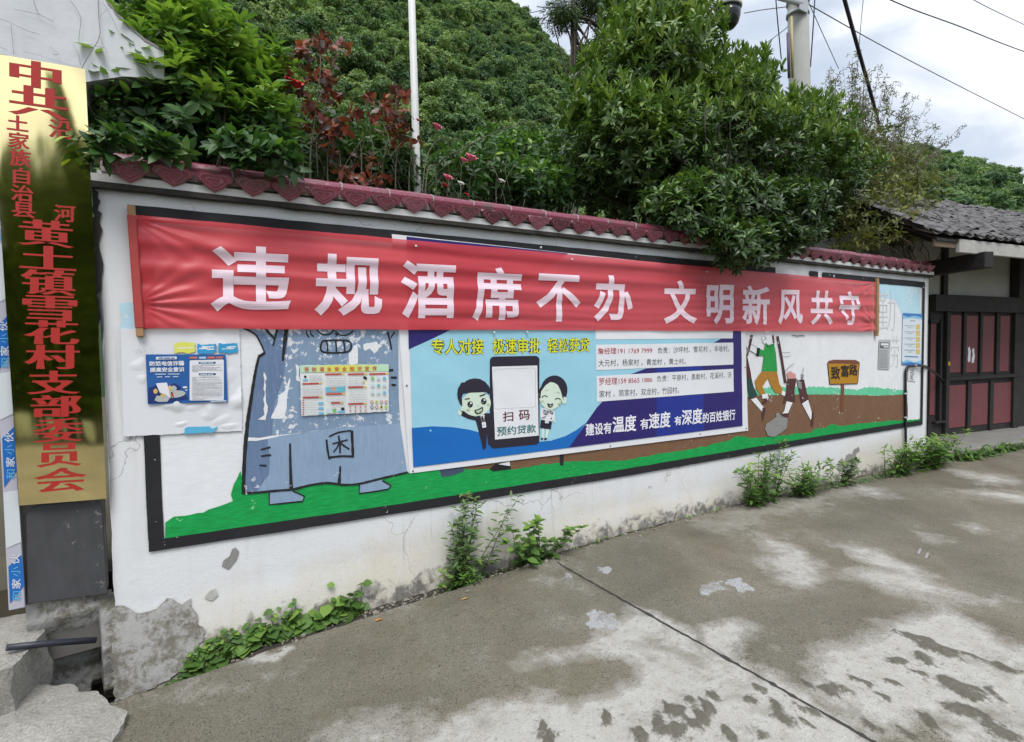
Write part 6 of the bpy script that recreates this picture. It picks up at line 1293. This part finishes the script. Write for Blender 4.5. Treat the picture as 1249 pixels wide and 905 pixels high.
# roses
Zq = ((320, 0), 3.0175); q2 = lambda x, y, yy: at_y(320+x/3.0175, y/3.0175, yy)
def rose(lbl, stems, clusters, flowers, twigs, yy, fcol):
    r_ = root('rose_bush', q2(stems[0][0][0], 900, yy), lbl, 'rose bush'); mb = MB()
    for st_ in stems:
        P_ = catmull([Vector((q2(*st_[0], yy).x+random.uniform(-.05, .05), yy, 1.6))]+[q2(x, y, yy+random.uniform(-.12, .12)) for x, y in st_], 5); mb.tube(P_, [0.007*(1-0.65*k/(len(P_)-1)) for k in range(len(P_))], 6)
    for i in range(twigs):
        st_ = random.choice(stems); p = q2(*random.choice(st_), yy); p0 = p+Vector((random.uniform(-.12, .12), random.uniform(-.2, .2), random.uniform(-.5, -.1))); p1 = p0+Vector((random.uniform(-.28, .28), random.uniform(-.2, .2), random.uniform(0.1, 0.4)))
        mb.tube(catmull([p0, p0.lerp(p1, .5)+Vector((random.uniform(-.03, .03), 0, .02)), p1], 3), 0.0026, 4)
    mb.build('stem', M_TWIG, r_)
    C_ = []; 
    for x, y in clusters:
        c_ = q2(x, y, yy)
        for _ in range(5): C_.append(tuple(c_+Vector((random.gauss(0, .05), random.gauss(0, .06), random.gauss(0, .035)))))
    if C_:
        C_ = np.array(C_); V, F, Tn = merge([rosettes(C_, unit(np.array([0, -0.2, 0.5])+0.8*rand_dirs(len(C_))), 4, 45, 105, 0.066, 0.040, np.clip(RNG.random(len(C_)), 0, 1), 0.25, 0.15)]); link('leaves', np_mesh('leaves', V, F, Tn), M_REDLEAF, r_)
    for (x, y, rad), col_ in zip(flowers, fcol):
        c_ = q2(x, y, yy-0.12); mb = MB(); R_ = 1.25*rad/3.0175/FPX*depth(c_)
        for ring, (n_, tl, sc_) in enumerate(((5, 0.9, 1.0), (5, 0.55, 0.8), (4, 0.25, 0.55))):
            for k in range(n_):
                a = 2*math.pi*k/n_+ring*0.7; dr = Vector((math.cos(a), math.sin(a), 0)); ax_ = Vector((0.15, -0.5, 0.85)).normalized(); X_ = ax_.orthogonal().normalized(); Y_ = ax_.cross(X_); o_ = X_*dr.x+Y_*dr.y; s2 = ax_.cross(o_)
                L_ = R_*sc_; tip = o_*math.sin(tl)+ax_*math.cos(tl)
                v_ = [mb.bm.verts.new(c_+p_) for p_ in (o_*0.1*R_, (tip*0.55*L_+s2*0.42*L_), tip*0.62*L_-o_*0.08*L_, (tip*0.55*L_-s2*0.42*L_), tip*L_+s2*0.22*L_, tip*L_*1.02-s2*0.22*L_)]
                for f in ((0, 1, 2), (0, 2, 3), (1, 4, 2), (2, 4, 5), (2, 5, 3)): mb.bm.faces.new([v_[i] for i in f])
        mb.build('flower', col_, r_, recalc=False)
F_RED, F_PINK, F_WHITE = simple('petal_red', (0.42, 0.010, 0.018), 0.55, 0.2, 30), simple('petal_pink', (0.62, 0.17, 0.25), 0.55, 0.25, 30), simple('petal_white', (0.68, 0.68, 0.64), 0.55, 0.1, 30)
rose('tall rose with dark red young leaves and a red bloom beside the bright left shrub', [[(175, 640), (192, 450), (214, 250), (205, 165)], [(150, 610), (138, 480), (150, 380), (125, 330)], [(240, 640), (245, 540), (250, 470)], [(178, 560), (230, 400), (240, 300)]],
     [(170, 165), (215, 150), (250, 165), (285, 190), (205, 185), (145, 195), (200, 275), (238, 270), (250, 320), (225, 310), (195, 390), (205, 440), (250, 480), (215, 505), (240, 525), (290, 492), (85, 430), (60, 295), (120, 300), (260, 370)], [(122, 325, 32), (95, 305, 22)], 16, 0.6, [F_RED, F_RED])
rose('rose with scattered red leaves between the tall rose and the white flagpole', [[(290, 640), (280, 560), (285, 500)], [(365, 640), (362, 540), (350, 440)], [(440, 660), (470, 540), (440, 440), (430, 370)], [(490, 680), (505, 520), (490, 400), (500, 345)], [(540, 690), (548, 590), (540, 520)], [(400, 650), (410, 570), (380, 380)]],
     [(335, 425), (270, 460), (300, 490), (440, 440), (430, 365), (490, 345), (512, 345), (480, 400), (470, 440), (500, 470), (505, 500), (285, 590), (320, 650), (370, 630), (300, 640), (420, 570), (545, 515), (460, 465), (430, 655), (350, 660), (520, 420)], [(572, 446, 9)], 26, 0.65, [F_RED])
rose('climbing rose with pink blooms and one white bloom right of the flagpole', [[(600, 690), (650, 600), (720, 555), (900, 470), (1070, 430)], [(640, 690), (650, 560), (640, 480)], [(760, 720), (780, 640), (765, 590)], [(680, 720), (690, 690)], [(860, 720), (865, 650), (830, 590)], [(730, 720), (735, 685)], [(590, 690), (640, 520), (740, 520)]],
     [], [(642, 478, 22), (765, 592, 26), (740, 598, 18), (680, 664, 22), (670, 688, 14), (878, 672, 14), (728, 682, 15), (750, 720, 10), (640, 468, 14)], 26, 0.6, [F_PINK, F_PINK, F_PINK, F_PINK, F_RED, F_WHITE, F_WHITE, F_RED, F_PINK])
# needle tree near the hill crest
pn = root('needle_tree', at_y(697, 380, 14), 'feathery dark needle tree standing out against the sky left of the big tree', 'tree')
es = [E_(686, 22, 14, 0.75, 0.7, 0.55), E_(722, 8, 14, 0.8, 0.7, 0.6), E_(740, 42, 14, 0.6, 0.6, 0.7), E_(702, -20, 14, 0.9, 0.8, 0.5), E_(716, 75, 14, 0.7, 0.7, 0.75), E_(706, 120, 14, 0.8, 0.7, 0.9), E_(738, 110, 14.5, 0.9, 0.8, 1.0), E_(700, 170, 14, 0.9, 0.8, 0.8)]
P, D, Dp = crown_points(es, 3600, 0.15, 0.3, 31)
V, F, Tn = rosettes(P, unit(D+np.array([0, 0, -0.5])+0.4*rand_dirs(len(P))), 5, 10, 75, 0.26, 0.035, RNG.random(len(P)), 0.3, 0.1); link('crown', np_mesh('crown', V, F, Tn), M_NEEDLE, pn)
mb = MB(); t0 = at_y(699, 40, 14); limbs(mb, (t0.x, 14, -0.4), (t0.x, 14, t0.z+1.2), [e_[0] for e_ in es]+[tuple(P[i]) for i in RNG.choice(len(P), 30, replace=False)], 0.16, 8); mb.build('trunk', M_BARK, pn)

# ================================================================== WEEDS AT THE WALL FOOT
M_WEED = leaf_mat('weed_leaf', [(0.0, (0.036, 0.08, 0.02)), (0.5, (0.10, 0.205, 0.038)), (1.0, (0.26, 0.40, 0.07))], 0.5, 0.32)
M_WEEDD = leaf_mat('weed_leaf_dull', [(0.0, (0.045, 0.088, 0.03)), (0.5, (0.10, 0.18, 0.055)), (1.0, (0.21, 0.31, 0.09))], 0.55, 0.3)
def road_h(x, y): return road_z(x, y)
def weed(nm, lbl, basep, hpx, stems, spread, ln, wd, step, mt, droop=0.35, cat='weed', bushy=0.0, lean=(0, -0.25)):
    p = G(*basep); p.y = min(p.y, -0.05); k = depth(p)/FPX; H = hpx*k; r_ = root(nm, (p.x, p.y, road_h(p.x, p.y)), lbl, cat, None); mb = MB(); Ps, Ds, Ns, Ls = [], [], [], []
    for s_ in range(stems):
        h = H*random.uniform(0.45, 1.0) if s_ else H; b0 = Vector((p.x+random.gauss(0, spread*0.35), min(p.y+random.gauss(0, 0.03), -0.05), 0)); b0.z = road_h(b0.x, b0.y)-0.01
        t_ = b0+Vector((random.gauss(0, spread*0.7)+lean[0]*h, random.uniform(-0.10, 0.0)+lean[1]*h*random.random(), h)); md = b0.lerp(t_, 0.5)+Vector((random.gauss(0, .02), random.gauss(0, .02), 0))
        C_ = catmull([b0, md, t_], 6); mb.tube(C_, [0.0045*(1-0.7*j/(len(C_)-1)) for j in range(len(C_))], 5)
        d = 0.04; a = random.random()*6.28
        while d < h:
            f = d/h*(len(C_)-1); i = min(int(f), len(C_)-2); q = C_[i].lerp(C_[i+1], f-i)
            for sgn in (0, math.pi):
                an = a+sgn+random.gauss(0, .3); el = random.uniform(0.0, 0.7); D_ = Vector((math.cos(an)*math.cos(el), math.sin(an)*math.cos(el), math.sin(el)))
                if q.y > -0.1 and D_.y > 0: D_.y *= -0.6
                Ps.append(q[:]); Ds.append(D_[:]); Ns.append((random.gauss(0, .2), random.gauss(-0.2, .2), 1.0)); Ls.append(ln*random.uniform(0.6, 1.15)*(1-0.35*d/h))
                if bushy and random.random() < bushy: e_ = q+D_*ln*0.6; Ps.append(e_[:]); Ds.append((Vector(D_)+Vector((random.gauss(0, .5), random.gauss(0, .5), random.gauss(0.2, .4))))[:]); Ns.append((random.gauss(0, .3), random.gauss(-.2, .3), 1.0)); Ls.append(ln*random.uniform(0.5, 0.9))
            a += 1.57+random.gauss(0, .2); d += step*random.uniform(0.7, 1.3)
        for _ in range(5): D_ = Vector((random.gauss(0, 1), random.gauss(-0.3, 1), 0.7)).normalized(); Ps.append(t_[:]); Ds.append(D_[:]); Ns.append((0, -.2, 1)); Ls.append(ln*0.6)
    mb.build('stem', M_STEM, r_); Ls = np.array(Ls); P_ = np.array(Ps)
    ti = np.clip(0.25+0.5*(P_[:, 2]-P_[:, 2].min())/max(np.ptp(P_[:, 2]), .01)+RNG.normal(0, .16, len(P_)), 0, 1)
    V, F, Tn = leaf_arrays(P_, np.array(Ds), np.array(Ns), Ls, Ls*wd, droop, 0.18, ti); link('leaves', np_mesh('leaves', V, F, Tn), mt, r_)
    return r_
weed('wild_weed', 'tall narrow-leaved weed with spindly stems growing from the wall foot left of the joint', (560, 704), 112, 14, 0.17, 0.085, 0.30, 0.032, M_WEEDD, bushy=0.25, lean=(0.03, -0.06))
weed('wild_weed', 'low fringe of bright leaves round the foot of the tallest weed', (557, 708), 34, 9, 0.12, 0.075, 0.34, 0.022, M_WEED)
weed('wild_weed', 'short bushy weed with broad round leaves beside the joint in the road', (652, 682), 58, 13, 0.18, 0.11, 0.62, 0.05, M_WEED, droop=0.3, lean=(0, -0.1))
weed('wild_weed', 'dense feathery green weed clump under the painted grass, below the poster corner', (925, 614), 62, 20, 0.26, 0.10, 0.32, 0.035, M_WEED, bushy=0.4, lean=(0.05, -0.1))
weed('wild_weed', 'spindly taller weed rising out of the dense clump below the poster corner', (945, 606), 70, 4, 0.10, 0.10, 0.30, 0.05, M_WEEDD, lean=(0.1, 0))
weed('wild_weed', 'spreading fern-like weed right of the dense clump', (978, 604), 40, 20, 0.32, 0.11, 0.26, 0.03, M_WEED, bushy=0.4, lean=(0.15, -0.2))
weed('wild_weed', 'small rounded weed in front of the broken plaster spot', (1028, 592), 34, 9, 0.17, 0.10, 0.5, 0.04, M_WEEDD, lean=(0, -0.1))
weed('wild_weed', 'yellowish weed clump round the foot of the black pipe', (1095, 579), 42, 18, 0.30, 0.11, 0.34, 0.04, M_WEED, bushy=0.3)
weed('wild_weed', 'full bright weed clump at the far end of the wall', (1132, 571), 44, 24, 0.34, 0.12, 0.34, 0.034, M_WEED, bushy=0.5)
def creeper(nm, lbl, pts, n, ln, wd, mt, hz):
    P_ = []; base = [G(*p) for p in pts]; r_ = root(nm, (base[0].x, base[0].y, road_h(base[0].x, base[0].y)), lbl, 'creeper')
    for _ in range(n):
        i = random.randrange(len(base)-1); q = base[i].lerp(base[i+1], random.random()); x = q.x+random.gauss(0, .03); y = min(q.y+random.gauss(0, .035), -0.03); f = random.random()**1.5
        P_.append((x, y, road_h(x, y)+0.015+hz*f*random.uniform(0.3, 1.0)))
    P_ = np.array(P_); D_ = unit(np.stack([RNG.normal(0, 1, n), RNG.normal(-.6, .6, n), RNG.normal(-.1, .35, n)], 1)); N_ = np.stack([RNG.normal(0, .25, n), RNG.normal(-.55, .25, n), np.ones(n)], 1)
    L_ = ln*RNG.uniform(0.55, 1.15, n); V, F, Tn = leaf_arrays(P_, D_, N_, L_, L_*wd, 0.25, 0.12, np.clip(0.4+RNG.normal(0, .2, n)+0.5*(P_[:, 2]-P_[:, 2].mean())/max(hz, .05)*0.4, 0, 1)); link('leaves', np_mesh('leaves', V, F, Tn), mt, r_)
    mb = MB()
    for i in range(0, n, 3): q = Vector(P_[i]); g_ = Vector((q.x+random.gauss(0, .03), min(q.y+random.gauss(0, .03), -0.03), 0)); g_.z = road_h(g_.x, g_.y)-0.01; mb.tube([g_, g_.lerp(q, .6)+Vector((0, 0, .01)), q], 0.0025, 4)
    mb.build('stem', M_STEM, r_)
creeper('creeping_plant', 'dense mound of tiny round leaves at the near end of the gutter', [(228, 790), (250, 782), (285, 770)], 900, 0.035, 0.85, M_WEED, 0.19)
creeper('creeping_plant', 'heart-leaved vine trailing along the gutter below the wall', [(215, 797), (290, 774), (330, 763), (380, 748), (437, 734)], 230, 0.085, 0.95, M_WEED, 0.12)
creeper('creeping_plant', 'upright sprig of heart leaves at the right end of the trailing vine', [(405, 744), (418, 739), (432, 733)], 60, 0.075, 0.85, M_WEED, 0.24)
creeper('creeping_plant', 'small-leaved fringe in the middle of the trailing vine', [(300, 770), (335, 758), (360, 750)], 120, 0.06, 0.6, M_WEED, 0.22)
creeper('creeping_plant', 'thin grassy fringe along the front of the house step', [(1160, 562), (1185, 560), (1215, 552), (1249, 546)], 420, 0.11, 0.3, M_WEED, 0.16)
# grit and crumbs of plaster lying in the gutter: nobody could count it
mb = MB()
for _ in range(900):
    x = random.choice((random.uniform(-0.45, 2.6), random.uniform(-0.45, 8.3))); y = -abs(random.gauss(0, 0.11))-0.02; r_ = random.choice((0.004, 0.006, 0.006, 0.009, 0.014)); z0 = road_h(x, y)
    bmesh.ops.create_icosphere(mb.bm, subdivisions=1, radius=r_, matrix=Matrix.Translation((x, y, z0+r_*0.4)) @ Matrix.Rotation(random.random()*3, 4, 'X') @ Matrix.Diagonal((random.uniform(.7, 1.5), random.uniform(.7, 1.2), random.uniform(.4, .8), 1)))
tag(mb.build('gutter_grit', simple('grit', (0.22, 0.20, 0.165), 0.95, 0.7, 9)), kind='stuff')
creeper('creeping_plant', 'sparse row of tiny seedlings along the middle of the wall foot', [(600, 693), (690, 672), (800, 640), (880, 622)], 70, 0.032, 0.6, M_WEED, 0.05)
creeper('creeping_plant', 'low ragged greenery between the two right-hand weed clumps', [(1000, 600), (1050, 588), (1085, 580)], 120, 0.05, 0.45, M_WEEDD, 0.07)
# loose things lying on the road
fl = MB(); p = G(1124, 678); k = depth(p)/FPX
for dx in (-0.05, 0.02): fl.box((p.x+dx*0.7, p.y+dx, road_h(p.x, p.y)+0.001), (0.13, 0.04, 0), (-0.005, 0.014, 0), (0, 0, 0.005))
tag(fl.build('metal_strip', simple('dull_metal', (0.26, 0.26, 0.25), 0.6, 0.2, 30)), 'small grey metal strip lying on the wet road', 'metal strip')
for (px, py), c_, nm, lb, ct_ in (((462, 757), (0.55, 0.22, 0.03), 'fallen_leaf', 'orange fallen leaf on the road near the trailing vine', 'leaf'), ((567, 731), (0.5, 0.3, 0.08), 'fallen_leaf', 'pale orange fallen leaf below the tallest weed', 'leaf'), ((337, 782), (0.6, 0.58, 0.52), 'pebble', 'pale pebble on the road by the gutter', 'pebble')):
    p = G(px, py); z0 = road_h(p.x, p.y)+0.004; mb = MB()
    if nm == 'pebble':
        bmesh.ops.create_icosphere(mb.bm, subdivisions=2, radius=0.013, matrix=Matrix.Translation((p.x, p.y, z0+0.005)) @ Matrix.Diagonal((1.2, 0.9, 0.7, 1)))
    else: mb.prism([(p.x-.025, p.y, z0), (p.x-.01, p.y-.009, z0+.004), (p.x+.012, p.y-.010, z0+.006), (p.x+.03, p.y+.002, z0), (p.x+.01, p.y+.008, z0+.003), (p.x-.012, p.y+.008, z0+.002)], (0, 0, 0.001))
    tag(mb.build(nm, simple(nm+'_colour', c_, 0.7)), lb, ct_)

# ================================================================== HILL AND ITS WOOD
sk = [(-500, -140), (-200, -200), (100, -190), (300, -150), (450, -95), (560, -46), (640, 10), (665, 42), (690, 66), (730, 100), (790, 125), (900, 140), (1000, 158), (1100, 172), (1155, 184), (1184, 192), (1228, 205), (1249, 212), (1400, 236), (1700, 290)]
az_, el_ = [], []
for p in sk: d = ray(*p); az_.append(math.atan2(d.x, d.y)); el_.append(d.z/math.hypot(d.x, d.y))
R0, TH = 20.0, 2.8
def Rr(az): return np.interp(az, [Rd(-60), Rd(0), Rd(45), Rd(70)], [95, 100, 125, 170])
def hz_(az, r):
    s_ = (r-R0)/(Rr(az)-R0); top = np.interp(az, az_, el_)*Rr(az)-TH+EYE.z
    prof = np.where(s_ < 1, np.clip(s_, 0, 1)**0.92, 1-0.4*(s_-1))
    return -0.5+(top+0.5)*prof+2.5*(vnoise(az*9+5, r*0.06, 151, 3)-0.5)*np.clip(s_*3, 0, 1)*np.clip((1.02-s_)*6, 0, 1)
azs, rs = np.linspace(Rd(-50), Rd(78), 150), np.concatenate([np.linspace(R0, 130, 70), np.linspace(135, 260, 14)])
AZ, RR = np.meshgrid(azs, rs); HX = EYE.x+np.sin(AZ)*RR; HY = EYE.y+np.cos(AZ)*RR; HZz = hz_(AZ, RR)
HZz = np.maximum(HZz, -2)
na, nr = len(azs), len(rs); F = (np.arange(na-1)[None, :]+np.arange(nr-1)[:, None]*na).ravel(); F = np.stack([F, F+1, F+1+na, F+na], 1)
tag(link('hill', np_mesh('hill', np.stack([HX.ravel(), HY.ravel(), HZz.ravel()], 1), F, None, True), simple('hill_undergrowth', (0.022, 0.042, 0.016), 0.95, 0.5, 0.5)), kind='structure')
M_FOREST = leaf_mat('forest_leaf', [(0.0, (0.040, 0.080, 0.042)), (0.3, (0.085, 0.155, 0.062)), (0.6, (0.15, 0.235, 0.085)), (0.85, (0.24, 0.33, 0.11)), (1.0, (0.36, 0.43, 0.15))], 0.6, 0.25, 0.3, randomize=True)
protos = bpy.data.collections.new('forest_crowns')
for v_ in range(6):
    es = []
    for k in range(random.randint(8, 13)):
        a = random.random()*6.28; q = random.random()**0.5*1.15; es.append(((q*math.cos(a), q*math.sin(a), random.uniform(0.6, 2.5)), (random.uniform(0.5, 0.85),)*2+(random.uniform(0.35, 0.6),)))
    P, D, Dp = crown_points(es, 1500, 0.55, 0.4, 200+v_); n_ = len(P)
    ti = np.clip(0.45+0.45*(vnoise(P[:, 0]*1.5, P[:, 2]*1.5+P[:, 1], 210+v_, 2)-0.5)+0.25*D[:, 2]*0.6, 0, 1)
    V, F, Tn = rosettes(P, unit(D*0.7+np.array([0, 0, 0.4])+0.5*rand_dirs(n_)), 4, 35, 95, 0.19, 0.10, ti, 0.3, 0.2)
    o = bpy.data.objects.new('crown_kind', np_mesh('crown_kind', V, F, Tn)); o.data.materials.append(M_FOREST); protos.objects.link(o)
pts, scl, rot = [], [], []
tries = 0
cell = {}
while tries < 30000:
    tries += 1; az = random.uniform(Rd(-32), Rd(72)); r = math.sqrt(random.uniform(28.0**2, (float(Rr(az))+4)**2)); x, y = EYE.x+math.sin(az)*r, EYE.y+math.cos(az)*r
    key = (int(x/1.5), int(y/1.5)); sc_ = random.choice((0.55, 0.7, 0.85, 1.0, 1.25)); 
    if r < 34: sc_ = min(sc_, 0.9)
    ok = True
    for i in (-1, 0, 1):
        for j in (-1, 0, 1):
            for q in cell.get((key[0]+i, key[1]+j), ()):
                if math.hypot(q[0]-x, q[1]-y) < 1.25*max(sc_*0.9, 0.6): ok = False
    if not ok: continue
    if y < 15: continue
    cell.setdefault(key, []).append((x, y)); z = float(hz_(np.array(az), np.array(r))); pts.append((x, y, z-0.5*sc_)); scl.append(sc_); rot.append(random.random()*6.28)
me = bpy.data.meshes.new('forest'); me.from_pydata(pts, [], [])
for nm, arr in (('size', scl), ('turn', rot)): a = me.attributes.new(nm, 'FLOAT', 'POINT'); a.data.foreach_set('value', np.array(arr, dtype=np.float32))
fo = bpy.data.objects.new('forest', me); COL.objects.link(fo); tag(fo, 'dense green wood covering the whole hillside behind the wall', 'forest', kind='stuff')
ng = bpy.data.node_groups.new('forest_instances', 'GeometryNodeTree'); ng.interface.new_socket('Geometry', in_out='INPUT', socket_type='NodeSocketGeometry'); ng.interface.new_socket('Geometry', in_out='OUTPUT', socket_type='NodeSocketGeometry')
gi, go = nn(ng, 'NodeGroupInput'), nn(ng, 'NodeGroupOutput'); ip = nn(ng, 'GeometryNodeInstanceOnPoints'); ci = nn(ng, 'GeometryNodeCollectionInfo'); ci.inputs['Collection'].default_value = protos; ci.inputs['Separate Children'].default_value = True; ci.inputs['Reset Children'].default_value = True
a1 = nn(ng, 'GeometryNodeInputNamedAttribute', data_type='FLOAT'); a1.inputs['Name'].default_value = 'size'; a2 = nn(ng, 'GeometryNodeInputNamedAttribute', data_type='FLOAT'); a2.inputs['Name'].default_value = 'turn'
cx_ = nn(ng, 'ShaderNodeCombineXYZ'); ng.links.new(a2.outputs['Attribute'], cx_.inputs['Z'])
ng.links.new(gi.outputs[0], ip.inputs['Points']); ng.links.new(ci.outputs[0], ip.inputs['Instance']); ip.inputs['Pick Instance'].default_value = True
ng.links.new(a1.outputs['Attribute'], ip.inputs['Scale']); ng.links.new(cx_.outputs[0], ip.inputs['Rotation']); ng.links.new(ip.outputs[0], go.inputs[0])
fo.modifiers.new('instances', 'NODES').node_group = ng
print('forest trees', len(pts))
# conifers across the street: seen only as reflections in the gold signboard
M_CYP = leaf_mat('olive_needle', [(0.0, (0.06, 0.10, 0.025)), (0.5, (0.22, 0.31, 0.07)), (1.0, (0.40, 0.48, 0.13))], 0.6, 0.5)
def cypress(x, y, h, w, lbl):
    r_ = root('cypress_tree', (x, y, -0.5), lbl, 'tree', 'trees across the street'); n_ = 1500; z = RNG.random(n_)**0.8; rad = w*(1-z)**0.8*(0.6+0.5*vnoise(z*9, RNG.random(n_)*0+h, 161, 2)); a = RNG.random(n_)*6.28
    P_ = np.stack([x+rad*np.cos(a), y+rad*np.sin(a), 0.2+z*h], 1); D_ = np.stack([np.cos(a)*0.7, np.sin(a)*0.7, np.ones(n_)], 1)
    V, F, Tn = rosettes(P_, unit(D_), 5, 10, 60, 0.4, 0.10, RNG.random(n_), 0.1, 0.1); link('crown', np_mesh('crown', V, F, Tn), M_CYP, r_)
    mb = MB(); mb.tube([(x, y, -0.5), (x, y, h*0.9)], [0.12, 0.02], 8); mb.build('trunk', M_BARK, r_)
for x, y, h, w in ((-0.30, -13, 5.6, 0.24), (0.40, -13, 7.4, 0.19), (0.74, -13.2, 6.4, 0.21), (1.16, -13, 5.5, 0.27), (-0.85, -13.1, 4.6, 0.36), (1.70, -13, 4.7, 0.34), (0.02, -13.5, 4.0, 0.40), (0.93, -13.5, 4.2, 0.36), (-1.5, -13.4, 4.6, 0.5), (2.2, -13.4, 4.6, 0.5)): cypress(x, y, h, w, 'dark slender conifer across the street, mirrored in the gold signboard')
